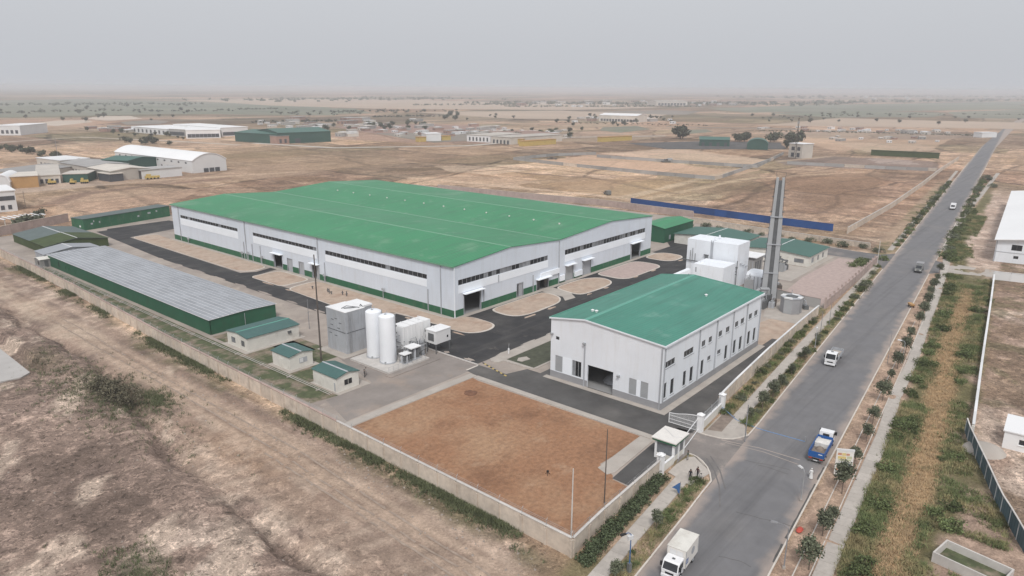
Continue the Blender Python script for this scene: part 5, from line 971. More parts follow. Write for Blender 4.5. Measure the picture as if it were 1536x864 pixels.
for i in range(12): MB().rod((0.3+0.66*i, 0.1, 0.5), (0.3+0.66*i, 0.1, 2.5), 0.02, 4).build('bar', 'galv', br)
gb = thing('guard_booth', 'white guard booth with flat pale roof and green trim at the gate', 'guard booth', (94.3, 45.7, 0.06), R(2))
for (x, y) in ((0.0, 0.0), (3.6, 0.0), (0.0, 3.0), (3.6, 3.0), (1.7, 0.0)): MB().box(x, y, 0, x+0.36, y+0.36, 3.1).build('post', 'white', gb)
MB().box(-0.35, -0.35, 3.1, 4.3, 3.7, 3.45).build('fascia', 'hall_green', gb); MB().box(-0.45, -0.45, 3.452, 4.4, 3.8, 3.62).build('roof', 'truck_cream', gb)
for (x0, y0, x1, y1) in ((0.37, 0.1, 1.69, 0.2), (2.07, 0.1, 3.59, 0.2), (0.1, 0.37, 0.2, 2.99), (3.7, 0.37, 3.8, 2.99), (0.37, 3.15, 3.59, 3.25)):
    MB().box(x0, y0, 0, x1, y1, 0.95).build('wall_panel', 'offwhite', gb); MB().box(x0, y0+0.02 if x1-x0 > 1 else y0, 0.96, x1, y1-0.02 if x1-x0 > 1 else y1, 3.09).build('pane', 'glass_pale', gb)
m = MB(); m.path([(2.2, -0.3, 3.66), (1.6, 1.0, 3.66), (2.6, 2.2, 3.66), (3.6, 3.6, 3.66)], 0.04); m.build('roof_cable', 'far_white', gb)
bw = thing('booth_wing', 'short low white wall joining guard booth and gate pillar', 'wall', (90.4, 45.7, 0), 0.0); MB().box(0.1, -0.12, 0, 3.8, 0.12, 1.3).build('wall_panel', 'offwhite', bw); MB().box(0.08, -0.18, 1.3, 3.82, 0.18, 1.4).build('coping', 'white', bw)

# ---------------------------------------------------------------- process plant, stack, office
for (nm, lab, x, y, w, d, h, parts) in (('filter_house', 'big white box shaped filter house in two blocks behind the workshop', 200, 81.3, 8.5, 16.2, 13, 2), ('dosing_house', 'lower white box building in front of the big filter house', 190, 81.0, 8.4, 9.3, 8, 1)):
    t = thing(nm, lab, 'plant building', (x, y, 0))
    if parts == 2:
        MB().box(0, 0, 0, w, 8.0, h).build('block', 'plant_white', t); MB().box(0.05, 8.25, 0, w-0.1, d, h-0.1).build('block', 'plant_white', t); MB().box(0.4, 8.0, 0, w-0.4, 8.25, h-0.6).build('joint', 'grey_clad', t)
        f_ = MB(); f_.box(-0.7, 9.0, 8.6, -0.02, 10.4, 8.75); f_.build('canopy', 'dark_steel', t); MB().box(-0.06, 9.1, 4.6, -0.002, 10.3, 8.5).build('louvre', 'shutter_grey', t)
        for (yy, z0, z1) in ((14.2, 6.4, 10.2), (14.9, 6.4, 9.4), (13.3, 6.5, 8.6)): MB().rod((-0.18, yy, z0), (-0.18, yy, z1), 0.12).build('pipe', 'steel', t)
        m = MB(); m.rod((-0.3, -0.5, 6.3), (-0.3, d+1.5, 6.3), 0.14); m.build('pipe', 'dark_steel', t)
        for xx in (2.5, 5.5): MB().cyl(xx, 8.4, h, h+1.0, 0.3, 8).build('roof_vent', 'plant_white', t)
        m = MB(); m.rod((-0.25, 8.3, 6), (-0.25, 8.3, 13.4), 0.1); m.rod((-0.25, 7.7, 6), (-0.25, 7.7, 13.4), 0.06); m.build('pipe', 'grey_clad', t)
        for (xx, z) in ((2, 7), (4, 6.2), (6.2, 5.5)): MB().box(xx, -0.5, z, xx+1.1, -0.002, z+0.15).build('bracket', 'grey_clad', t)
    else:
        MB().box(0, 0, 0, w, d, h).build('block', 'plant_white', t); MB().box(-0.05, 8.2, 5.6, -0.002, 8.6, 7.0).build('louvre', 'grey_clad', t)
        MB().cyl(3.0, 8.0, h, h+0.4, 0.5, 10).build('roof_vent', 'plant_white', t)
        m = MB(); [m.rod((8.7, -0.4, z), (8.7, 3.4, z), 0.1) for z in (4.5, 5.3, 6.6)]; m.rod((8.7, -0.3, 0), (8.7, -0.3, 8.6), 0.12); m.build('pipework', 'dark_steel', t)
t = thing('covered_conveyor', 'white covered conveyor gallery on trestles rising to the plant', 'conveyor', (178.5, 96.2, 0), math.atan2(-4.6, 11.5))
m = MB(); m.extrude_y([(0, 2.2), (12.5, 5.0), (12.5, 6.2), (0, 3.4)], -0.7, 0.7); m.build('gallery', 'plant_white', t)
for x in (1, 4, 7, 10, 12): MB().rod((x, 0.5, 0), (x, 0.5, 2.2+x*0.22), 0.1).build('trestle', 'steel', t); MB().rod((x, -0.5, 0), (x, -0.5, 2.2+x*0.22), 0.1).build('trestle', 'steel', t)
for (nm, lab, x, y, w, d, h, dome) in (('silencer_box', 'rounded white housing between filter house and tall stack', 201.5, 73.6, 6.5, 5.2, 5.2, 1), ('fan_house', 'small white fan house with pale canopy behind the stack', 222, 84.5, 7, 6, 4.6, 0)):
    t = thing(nm, lab, 'plant building', (x, y, 0)); MB().extrude_y([(0, 0), (w, 0), (w, h-0.9), (w-0.8, h-0.1), (w/2, h+0.2), (0.8, h-0.1), (0, h-0.9)], 0, d).build('housing', 'plant_white' if dome else 'far_grey', t)
    if not dome: MB().box(-0.6, -0.8, h+0.22, w+0.6, d+0.6, h+0.45).build('canopy', 'white', t)
    for k in range(4): MB().box(-0.12, 0.4+k*1.1, 0.2, -0.002, 0.6+k*1.1, h-1.1).build('rib', 'grey_clad', t)
    for k in range(3): MB().box(0.6+k*1.9, -0.08, 0.4, 1.8+k*1.9, -0.002, h-1.3).build('panel', 'dark_steel', t)
stk = thing('chimney_stack', 'tall twin grey steel stack with dark core and service ladders', 'chimney', (194.0, 69.0, 0), R(22))
def taper(y0a, y1a, y0b, y1b, xa, xb, z0, z1): return MB().add([(-xa, y0a, z0), (xa, y0a, z0), (xa, y1a, z0), (-xa, y1a, z0), (-xb, y0b, z1), (xb, y0b, z1), (xb, y1b, z1), (-xb, y1b, z1)], [(3,2,1,0),(4,5,6,7),(0,1,5,4),(1,2,6,5),(2,3,7,6),(3,0,4,7)])
for s_ in (1, -1):
    taper(*sorted((0.6*s_, 2.0*s_)), *sorted((0.5*s_, 1.5*s_)), 1.15, 0.95, 0, 24).build('flue', 'stack_grey', stk); taper(*sorted((0.5*s_, 1.3*s_)), *sorted((0.42*s_, 1.05*s_)), 0.85, 0.75, 24.02, 34.2).build('flue', 'stack_grey', stk)
    m = MB(); [m.rod((-0.2+dx, 2.2*s_, 0.5), (-0.2+dx, 1.2*s_, 33.5), 0.05, 4) for dx in (0, 0.5)]; [m.rod((-0.2, (2.2-0.03*k)*s_, 0.5+k), (0.3, (2.2-0.03*k)*s_, 0.5+k), 0.04, 4) for k in range(33)]; m.build('ladder', 'dark_steel', stk)
    for z in (6, 11, 16, 20.5, 25, 29): MB().box(-0.5, min((1.95-0.027*z)*s_, (2.6-0.03*z)*s_), z, 0.5, max((1.95-0.027*z)*s_, (2.6-0.03*z)*s_), z+0.12).build('landing', 'dark_steel', stk)
taper(-0.58, 0.58, -0.41, 0.41, 0.95, 0.65, 0, 33.4).build('core', 'dark_steel', stk)
for z in (8, 16, 23.6): MB().box(-1.2, -2.12+0.022*z, z, 1.2, 2.12-0.022*z, z+0.25).build('band', 'grey_clad', stk)
m = MB(); [m.rod((0, y, 34), (0.1, y*1.3, 35.6), 0.05, 4) for y in (-1.1, 0.9)]; m.build('lightning_rod', 'dark_steel', stk)
fan = thing('flue_fan', 'dark flue duct and fan assembly at the foot of the stack', 'fan', (189.3, 67.5, 0)); MB().box(-0.8, -0.8, 0, 1.2, 0.8, 3.0).build('casing', 'dark_steel', fan); MB().cyl(0.2, -1.6, 0.1, 2.0, 0.9, 12).build('impeller_housing', 'rust_dark', fan)
m = MB(); m.path([(0.2, 0, 3.0), (0.2, 0, 4.4), (-2.0, 1.6, 4.7), (-2.6, 2.4, 3.8)], 0.5, 8); m.build('duct', 'steel', fan); MB().box(-2.8, -0.6, 0, -1.2, 0.6, 1.6).build('motor', 'dark_steel', fan)
vat = thing('faceted_vat', 'grey eight sided steel vat with pale broken rim beside the boundary wall', 'vat', (187.2, 60.3, 0.05))
for k in range(8):
    a0, a1 = R(22.5+45*k), R(67.5+45*k); m = MB(); r0, r1 = 2.75, 2.5
    m.prism([(r0*math.cos(a0), r0*math.sin(a0)), (r0*math.cos(a1), r0*math.sin(a1)), (r1*math.cos(a1), r1*math.sin(a1)), (r1*math.cos(a0), r1*math.sin(a0))], 0, 4.0); m.build('side_plate', 'plinth' if k % 3 else 'shutter_grey', vat)
    m = MB(); m.prism([(2.9*math.cos(a0), 2.9*math.sin(a0)), (2.9*math.cos(a1), 2.9*math.sin(a1)), (1.7*math.cos(a1), 1.7*math.sin(a1)), (1.7*math.cos(a0), 1.7*math.sin(a0))], 4.0 + 0.05*(k % 3), 4.25 + 0.07*(k % 2)); m.build('rim_plate', 'far_white' if k % 2 else 'grey_clad', vat)
MB().lathe(0, 0, [(1.6, 3.7), (1.2, 4.4), (0.4, 4.6)], 8).build('hopper', 'dark_steel', vat); MB().rod((0.3, 0.2, 4.5), (0.4, 0.3, 6.0), 0.08).build('vent_pipe', 'steel', vat)
struct(MB().sheet([(178, 55.2), (194.6, 55.2), (195.2, 66), (184, 66), (178, 64)], 0.02).build('vat_pad', 'concrete')); struct(MB().sheet([(157, 53.4), (177.8, 54.4), (177.8, 62), (157, 66)], 0.008).build('soil_patch', 'sand'))
struct(MB().sheet([(198, 56.0), (262, 59.2), (262, 70), (226, 70.4), (200, 68)], 0.03).build('pink_soil_plot', 'pink_pave')); struct(MB().sheet([(219, 71.5), (240, 71.5), (240, 88), (219, 88)], 0.02).build('office_pad', 'concrete'))
of = gable('office_block', 'cream single storey office with wide green roof beyond the stack', 'office', 241, 73.6, 20, 24, 3.6, 1.1, 'x', 'offwhite', 'far_green_roof', 'far_white', 0.5)
for (u0, u1) in ((1.5, 4.8), (9, 11), (14, 16)): f_ = pbox('x', 0, u0, u1, 1.0, 2.5, -0.05, -0.002, 1).build('window', 'far_cream', of); pbox('x', 0, u0+0.1, u1-0.1, 1.1, 2.4, -0.07, -0.052, 1).build('pane', 'glass_pale', of if False else f_)
for (u0, u1) in ((3, 5), (9, 10.2), (14, 15.5)): pbox('y', 0, u0, u1, 0.9, 2.5, -0.05, -0.002, 1).build('window', 'glass_pale', of)
of2 = gable('office_block', 'second green roofed block mostly hidden behind the filter house', 'office', 247, 100, 18, 26, 3.6, 1.1, 'x', 'offwhite', 'far_green_roof', 'far_white', 0.5)
for (u0, u1) in ((3, 5), (9, 11), (16, 18)): pbox('x', 0, u0, u1, 1.0, 2.5, -0.05, -0.002, 1).build('window', 'glass_pale', of2)
struct(MB().box(239.5, 71.6, -0.03, 262.5, 73.5, 0.06).build('office_apron', 'concrete'))
gr = thing('generator_set', 'dark generator and pipework clutter in front of the cream office', 'generator', (231, 77.5, 0.03))
for k in range(6): MB().box(k*0.9-2.5, 0, 0, k*0.9-1.9, 2.2, random.uniform(1.2, 2.6)).build('unit', random.choice(['dark_steel', 'steel', 'grey_clad']), gr)
m = MB(); [m.path([(random.uniform(-2, 2), random.uniform(0, 3), 0), (random.uniform(-2, 2), random.uniform(0, 3), 3.2), (random.uniform(-2, 3), random.uniform(2, 5), 3.4)], 0.12) for _ in range(6)]; m.build('pipework', 'dark_steel', gr)

# ---------------------------------------------------------------- right hand neighbours
rw = thing('white_warehouse', 'white warehouse with wide white roof and two rows of dark windows across the road', 'warehouse', (292.8, 28.0, 0), RANG-R(1.0))
WH = 7.6; m = MB(); opw = [(-7.6, -4.6, 4.4, 6.4), (-16, -13, 4.4, 6.4), (-24, -21, 4.4, 6.4), (-7, -5.6, 1.6, 2.6), (-15.4, -13.6, 1.2, 2.9), (-24, -22, 1.2, 2.9)]
wall_face(m, 'x', 0, -46, 0, 0, WH, opw, 0.3, 1); m.build('wall', 'office_wall', rw); MB().box(0.31, -0.3, 0, 150, 0, WH).build('wall', 'office_wall', rw); MB().box(0.31, -46, 0, 150, -45.7, WH).build('wall', 'office_wall', rw)
MB().extrude_x([(0.6, WH-0.05), (-23, WH+2.6), (-46.6, WH-0.05), (-46.6, WH+0.2), (-23, WH+2.85), (0.6, WH+0.2)], -1.2, 151).build('roof', 'far_roof_white', rw); m = MB(); m.poly([(0, 0, WH), (0, -46, WH), (0, -23, WH+2.6)]); m.build('gable', 'office_wall', rw)
for (a, b_, z0, z1) in opw: window(rw, 'x', 0, a, b_, z0, z1, 1, 2, frame='dark_steel')
pbox('x', 0, -46, 0, 3.5, 3.66, -0.1, -0.002, 1).build('string_course', 'grey_clad', rw)
for u in (-0.3, -10.4, -19.6): downpipe(rw, 'x', 0, u, 0, WH-0.2, 1)
rh = thing('white_house', 'small flat roofed white house behind the blue grey fence', 'house', (134.6, 6.8, 0), R(2))
m = MB(); wall_face(m, 'x', 0, -12, 0, 0, 3.0, [(-3.9, -2.1, 1.1, 2.1), (-9, -7.6, 1.1, 2.1)], 0.25, 1); m.build('wall', 'white', rh); MB().box(0.26, -0.25, 0, 7.5, 0, 3.0).build('wall', 'white', rh); MB().box(0.26, -12, 0, 7.5, -11.75, 3.0).build('wall', 'white', rh); MB().box(7.25, -11.74, 0, 7.5, -0.26, 3.0).build('wall', 'white', rh)
MB().box(-0.2, -12.2, 3.0, 7.7, 0.2, 3.2).build('roof', 'far_roof_white', rh); window(rh, 'x', 0, -3.9, -2.1, 1.1, 2.1, 1, 2, frame='white', sill=True); window(rh, 'x', 0, -9, -7.6, 1.1, 2.1, 1, 2, frame='white')
dirt = MB().lathe(0, 0, [(3.2, -0.1), (2.6, 0.5), (1.6, 0.9), (0.6, 1.0)], 14).build('spoil_heap', 'concrete', None, True, (131.5, 8.8, 0)); tag(dirt, 'pale spoil heap beside the white house wall', 'heap')
tr = thing('concrete_trough', 'open rectangular concrete trough standing among the weeds', 'trough', (93.4, 9.4, 0), math.atan2(-1.0, 3.6) + R(4))
TL, TWd = 4.2, 7.6
for (x0, y0, x1, y1) in ((0, -0.2, TL, 0), (0, -TWd, TL, -TWd+0.2), (0, -TWd+0.2, 0.2, -0.2), (TL-0.2, -TWd+0.2, TL, -0.2)): MB().box(x0, y0, -0.2, x1, y1, 1.35).build('side_wall', 'wall_cap', tr)
MB().sheet([(0.2, -TWd+0.2), (TL-0.2, -TWd+0.2), (TL-0.2, -0.2), (0.2, -0.2)], 0.3).build('bottom', 'lawn', tr)

for k, (x, y, w, d, h, mt_, lab) in enumerate(((183.6, 66.2, 2.6, 2.0, 2.4, 'dark_steel', 'dark pump block beside the foot of the tall stack'), (186.4, 64.6, 1.6, 1.4, 1.7, 'grey_clad', 'small grey motor block near the faceted vat'), (198.2, 71.4, 2.4, 1.6, 3.4, 'grey_clad', 'grey duct box between stack and rounded housing'), (196.6, 74.6, 1.6, 2.4, 4.4, 'steel', 'upright steel scrubber drum behind the stack'), (206.4, 69.6, 3.4, 2.2, 1.5, 'rust_dark', 'rusty skip of scrap on the plant yard'), (191.6, 57.0, 1.8, 1.2, 1.2, 'dark_steel', 'low dark pump beside the vat and the broken wall'))):
    t = thing('plant_unit', lab, 'machine', (x, y, 0.02), R(8*k)); MB().box(0, 0, 0.15, w, d, h).build('casing', mt_, t); MB().box(-0.15, -0.15, 0, w+0.15, d+0.15, 0.149).build('base', 'concrete', t); MB().cyl(w*0.5, d*0.5, h, h+0.5, min(w, d)*0.28, 10).build('cap', 'steel', t)
    m = MB(); m.path([(w*0.5, d*0.5, h+0.5), (w*0.5, d*0.5, h+1.1), (w+0.8, d*0.4, h+1.1), (w+0.8, d*0.4, 0.2)], 0.11, 7); m.build('pipe', 'grey_clad', t)

# ---------------------------------------------------------------- far buildings
def fb(name, label, cat, a, b_, depth, h, wallm, roofm, kind='flat', rise=2.0, wins=None, group=None, doors=0):
    L = math.dist(a, b_); t = thing(name, label, cat, (a[0], a[1], 0), math.atan2(b_[1]-a[1], b_[0]-a[0]), group)
    if kind == 'flat':
        MB().box(0, 0, -0.3, L, depth, h).build('wall', wallm, t); MB().box(-0.4, -0.4, h, L+0.4, depth+0.4, h+0.4).build('roof', roofm, t)
    elif kind == 'gable':                                # ridge along the front
        MB().extrude_x([(0, -0.3), (depth, -0.3), (depth, h), (depth/2, h+rise), (0, h)], 0, L).build('wall', wallm, t)
        MB().extrude_x([(-0.5, h-0.05), (depth/2, h+rise+0.05), (depth+0.5, h-0.05), (depth+0.5, h+0.3), (depth/2, h+rise+0.4), (-0.5, h+0.3)], -0.5, L+0.5).build('roof', roofm, t)
    elif kind == 'gable_end':                            # gable faces the front
        MB().extrude_y([(0, -0.3), (L, -0.3), (L, h), (L/2, h+rise), (0, h)], 0, depth).build('wall', wallm, t)
        MB().extrude_y([(-0.5, h-0.05), (L/2, h+rise+0.05), (L+0.5, h-0.05), (L+0.5, h+0.3), (L/2, h+rise+0.4), (-0.5, h+0.3)], -0.5, depth+0.5).build('roof', roofm, t)
    elif kind == 'arch':
        arc = [(L/2 - L/2*math.cos(R(180*i/14)), h + rise*math.sin(R(180*i/14))) if rise > L/4 else (L*i/14, h + rise*(1-(i/7-1)**2)) for i in range(15)]
        MB().extrude_y([(0, -0.3)] + arc + [(L, -0.3)], 0, depth).build('wall', wallm, t)
        arc2 = [(L/2 - (L/2+0.4)*math.cos(R(180*i/14)), h + (rise+0.35)*math.sin(R(180*i/14))) if rise > L/4 else (-0.4+(L+0.8)*i/14, h + 0.3 + rise*(1-(i/7-1)**2)) for i in range(15)]
        MB().extrude_y(arc2 + arc[::-1], -0.4, depth+0.4).build('roof', roofm, t, True)
    if wins:
        for (face, n_, w, z0, z1, lo, hi) in wins:
            span = L if face == 'f' else depth
            for i in range(n_):
                u = span*(lo + (hi-lo)*(i+0.5)/n_)
                (pbox('y', 0, u-w/2, u+w/2, z0, z1, -0.12, -0.004, 1) if face == 'f' else pbox('x', 0, u-w/2, u+w/2, z0, z1, -0.12, -0.004, 1)).build('window', 'far_window', t)
    for i in range(doors):
        u = L*(i+0.5)/doors; pbox('y', 0, u-1.4, u+1.4, -0.1, h*0.6, -0.15, -0.004, 1).build('door', 'far_window', t)
    return t
fb('arched_warehouse', 'long white warehouse with arched white roof on bare ground', 'warehouse', (235.9, 481.5), (261, 482.6), 112, 8.0, 'far_white', 'far_roof_white', 'arch', 4.6, [('l', 11, 2.0, 6.0, 7.0, .03, .97), ('l', 9, 1.6, 2.2, 3.4, .25, .97), ('f', 3, 3.5, 0, 2.8, .3, .8)])
fb('white_factory', 'white flat roofed building with dark windows behind the pergola', 'building', (92.9, 396.6), (107.0, 394.7), 24, 9.5, 'far_white', 'far_roof_white', 'flat', 0, [('f', 5, 3.0, 5.2, 7.2, .1, .95), ('f', 4, 1.5, 1, 3, .1, .9)])
fb('long_row_building', 'long pale row building with green fascia and many openings', 'building', (180.5, 559.5), (181.6, 512.7), 26, 6.2, 'far_cream', 'far_grey', 'gable', 1.4, [('f', 9, 1.6, 1.4, 3.6, .03, .97)])
fb('long_row_building', 'pale row building with grey roof and dark lean-to at its end', 'building', (181.1, 510.5), (181.6, 476.7), 24, 6.0, 'far_cream', 'far_cream', 'gable', 1.4, [('f', 8, 1.5, 1.2, 3.6, .03, .97)])
fb('cream_block', 'cream flat roofed block at the end of the pale row', 'building', (176.4, 589.0), (180.4, 556.7), 20, 7.5, 'far_cream', 'far_white', 'flat', 0, [('f', 5, 1.3, 2.5, 5.0, .1, .95)])
fb('dark_canopy', 'dark green canopy shed with pale roof beside parked yellow machines', 'shed', (159.4, 491.5), (170.8, 483.7), 18, 5.0, 'far_green', 'far_cream', 'flat', 0)
fb('dark_canopy', 'dark open lean-to with grey roof at the end of the row building', 'shed', (179.8, 473.9), (187.9, 474.7), 14, 4.6, 'far_window', 'far_cream', 'flat')
fb('green_shed', 'dark green shed with green roof behind the pale row building', 'shed', (202.0, 542.4), (210.5, 521.0), 26, 7.5, 'far_green', 'far_green_roof', 'gable', 1.6, None, None, 3)
fb('grey_shed', 'grey shed with brown roof near the arched warehouse', 'shed', (198.4, 489.0), (198.4, 473.4), 26, 5.5, 'far_white', 'far_grey', 'flat', 0, [('f', 2, 2.2, 0, 3, .3, .95)])
fb('open_shed', 'dark open fronted shed with brown roof and yellow machines in front', 'shed', (198.4, 473.4), (209.9, 473.8), 22, 5.2, 'rust_dark', 'far_grey', 'flat')
fb('white_roof_hall', 'broad low hall with a pale flat roof beside the orange shed', 'hall', (145.7, 492.6), (157.4, 488.9), 70, 5.0, 'far_cream', 'far_cream', 'flat', 0, [('f', 4, 1.6, 0.5, 3, .1, .95)])
fb('orange_shed', 'shed with orange front wall and white roof edge', 'shed', (129.8, 483.8), (142.9, 480.2), 24, 6.5, 'orange', 'far_cream', 'flat')
fb('tunnel_tent', 'rounded white tunnel tent beside the orange shed', 'tent', (121.8, 484.4), (128.7, 480.9), 26, 4.0, 'far_white', 'far_roof_white', 'arch', 4.0)
fb('grey_roof_hall', 'low hall with dark grey roof behind the orange shed', 'hall', (134.8, 548.1), (150.8, 520.4), 60, 4.5, 'far_cream', 'far_grey', 'flat')
fb('white_depot', 'white flat depot standing alone on the brown plain', 'depot', (267.0, 1026.0), (289.0, 1004.0), 60, 11, 'far_white', 'far_roof_white', 'flat', 0, [('f', 5, 3, 2, 6, .1, .95)])
for i, (a, b_, d, h, lab, mt_) in enumerate((((406.0, 981.0), (407.0, 884.0), 50, 7, 'low white row of units with many small doors far behind the arched warehouse', 'far_white'), ((406.0, 877.0), (410.0, 846.0), 60, 8, 'short grey unit between long white factory rows', 'far_grey'), ((395.0, 813.0), (427.0, 796.0), 90, 9, 'white factory unit with dark loading doors in the far row', 'far_white'), ((440.0, 817.0), (474.0, 817.0), 120, 10, 'broad white roofed factory at the end of the far row', 'far_white'))):
    fb('far_factory', lab, 'factory', a, b_, d, h, mt_, 'far_roof_white', 'flat', 0, [('f', 8, 4, 1, 5, .04, .96)])
fb('green_depot', 'large dark green depot with long green roof', 'depot', (422.0, 669.0), (479.0, 659.0), 60, 11, 'far_green', 'far_green_roof', 'gable', 3.0, [('f', 1, 6, 0, 5, .3, .4)])
fb('green_depot', 'dark green depot wing with a row of small white windows', 'depot', (411.0, 736.0), (421.0, 670.0), 50, 9.5, 'far_green', 'far_green_roof', 'gable', 2.0)
fb('brick_house', 'small brick red house against the green depot', 'house', (418.0, 667.0), (432.0, 666.0), 14, 8, 'far_brick', 'far_grey', 'flat', 0, [('f', 2, 2.5, 1, 5, .1, .9)])
fb('white_tank_shed', 'white shed between two rows of yellow machines', 'shed', (554.0, 589.0), (569.0, 581.0), 20, 8, 'far_white', 'far_roof_white', 'flat')
fb('pale_workshop', 'pale walled workshop with pinkish roof beside yellow containers', 'workshop', (585.0, 557.0), (588.0, 525.0), 60, 7, 'far_white', 'far_cream', 'flat', 0, [('f', 6, 2, 1, 5, .05, .95)])
fb('pale_workshop', 'pale workshop with broad grey pink roof and dark doors', 'workshop', (585.0, 521.0), (582.0, 491.0), 80, 7, 'far_cream', 'far_cream', 'flat', 0, [('f', 5, 2.5, 0, 4, .05, .95)])
fb('brick_kiln_shed', 'low brick red shed roofs beyond the yellow containers', 'shed', (629.0, 527.0), (683.0, 502.0), 70, 6, 'far_brick', 'far_brick', 'flat')
for (a, b_, lab) in (((541.0, 587.0), (550.0, 585.0), 'yellow container row left of the white shed'), ((573.0, 584.0), (584.0, 581.0), 'yellow machine row right of the white shed'), ((590.0, 496.0), (594.0, 485.0), 'short yellow container row by the pale workshop'), ((574.0, 467.0), (622.0, 462.0), 'long yellow container row in front of the brick red roofs'), ((681.0, 443.0), (728.0, 433.0), 'long yellow stack of machines near the grey yard')):
    fb('yellow_containers', lab, 'containers', a, b_, 7, 5.0, 'yellow', 'orange', 'flat')
for (a, b_, lab) in (((149.9, 488.0), (153.6, 486.2), 'yellow excavator row before the pale hall'), ((159.1, 480.1), (161.0, 478.1), 'single yellow loader under the dark canopy'), ((164.5, 478.8), (168.3, 477.0), 'pair of yellow trucks at the dark canopy end'), ((199.3, 469.8), (207.5, 468.5), 'yellow machines in front of the dark open shed')):
    t = thing('yellow_machine', lab, 'machine', (a[0], a[1], 0), math.atan2(b_[1]-a[1], b_[0]-a[0])); L = math.dist(a, b_)
    MB().box(0, 0, 0.6, L, 2.6, 2.0).build('chassis', 'yellow', t); MB().box(0.1*L, 0.2, 2.0, 0.4*L, 2.4, 3.2).build('cab', 'yellow', t)
    for k in range(4): MB().extrude_y([(L*(.12+.25*k)+.55*math.cos(R(45*i)), .55+.55*math.sin(R(45*i))) for i in range(8)], -0.1, 0.4).build('wheel', 'tyre', t)
fb('long_white_hall', 'long low white roofed hall on the plain with green patch in front', 'hall', (1113.0, 732.0), (1118.0, 657.0), 40, 11, 'far_cream', 'far_roof_white', 'gable', 3, [('f', 12, 4, 1, 5, .04, .96)])
fb('far_white_hall', 'far white hall with arched front among distant houses', 'hall', (2303.0, 1279.0), (2396.0, 1207.0), 80, 14, 'far_cream', 'far_cream', 'gable', 3, [('f', 9, 8, 1, 9, .05, .95)])
fb('green_pavilion', 'dark green pavilion with bright roof on the grey yard', 'pavilion', (704.0, 338.0), (717.0, 311.0), 26, 6.5, 'far_green', 'far_green_roof', 'gable', 2.2, None, None, 4)
fb('green_dome', 'rounded dark green tent roof beside the green pavilion', 'tent', (697.0, 284.0), (704.0, 266.0), 22, 4.5, 'far_green', 'far_green_roof', 'arch', 5.5)
tw = fb('tower_house', 'pale concrete tower house with open dark bays beside the mast', 'house', (638.8, 222.8), (634.3, 209.8), 14, 12, 'far_cream', 'far_white', 'flat', 0, [('f', 2, 3, 1, 4.5, .1, .95), ('f', 2, 3, 6.5, 9.5, .1, .95), ('l', 1, 4, 4, 9, .3, .8)])
fb('white_shop', 'low white building at the far end of the road', 'building', (1080.0, 139.0), (1101.0, 126.0), 12, 6, 'far_white', 'far_roof_white', 'flat')
fb('dark_hedge_wall', 'dark green netting wall across the pale plot', 'wall', (711.0, 174.2), (717.3, 121.1), 3, 4.5, 'olive', 'olive', 'flat')
ma = thing('radio_mast', 'tall thin lattice radio mast beside the tower house', 'mast', (*(630.3, 214.0), 0))
for k in range(3): MB().rod((1.1*math.cos(R(120*k)), 1.1*math.sin(R(120*k)), 0), (0.25*math.cos(R(120*k)), 0.25*math.sin(R(120*k)), 34), 0.14, 5).build('leg', 'rust_dark', ma)
m = MB()
for i in range(12):
    for k in range(3):
        r0 = 1.1-0.85*i/12; r1 = 1.1-0.85*(i+1)/12; m.rod((r0*math.cos(R(120*k)), r0*math.sin(R(120*k)), i*2.8), (r1*math.cos(R(120*k+120)), r1*math.sin(R(120*k+120)), i*2.8+2.8), 0.07, 4)
m.build('lattice', 'rust_dark', ma); MB().box(-0.7, -0.7, 29, 0.7, 0.7, 31.5).build('antenna_box', 'far_grey', ma)
def scatter(quad, n_):
    a, b_, c_, d = [np.array(p) for p in quad]; out = []
    for _ in range(n_):
        u, v = RNG.random(), RNG.random(); out.append(tuple((a*(1-u)+b_*u)*(1-v) + (d*(1-u)+c_*u)*v))
    return out
hz_me = []
for k, (w, d, h, wm, rm) in enumerate(((14, 10, 4, 'far_cream', 'far_white'), (18, 9, 4.5, 'far_brick', 'far_grey'), (10, 8, 3.6, 'far_white', 'far_roof_white'), (24, 12, 5, 'far_grey', 'far_cream'))):
    root = None; hz_me.append((MB().box(-w/2, -d/2, -.3, w/2, d/2, h).mesh('wall', wm), MB().box(-w/2-.3, -d/2-.3, h, w/2+.3, d/2+.3, h+.35).mesh('roof', rm), [MB().box(-w/2-0.12, y-1, 1, -w/2-0.004, y+1, 2.6).mesh('window', 'far_window') for y in (-d/4, d/4)]))
HL = ('cream white roofed house in the %s', 'low brick grey roofed house in the %s', 'small white box house in the %s', 'grey cream roofed shed in the %s')
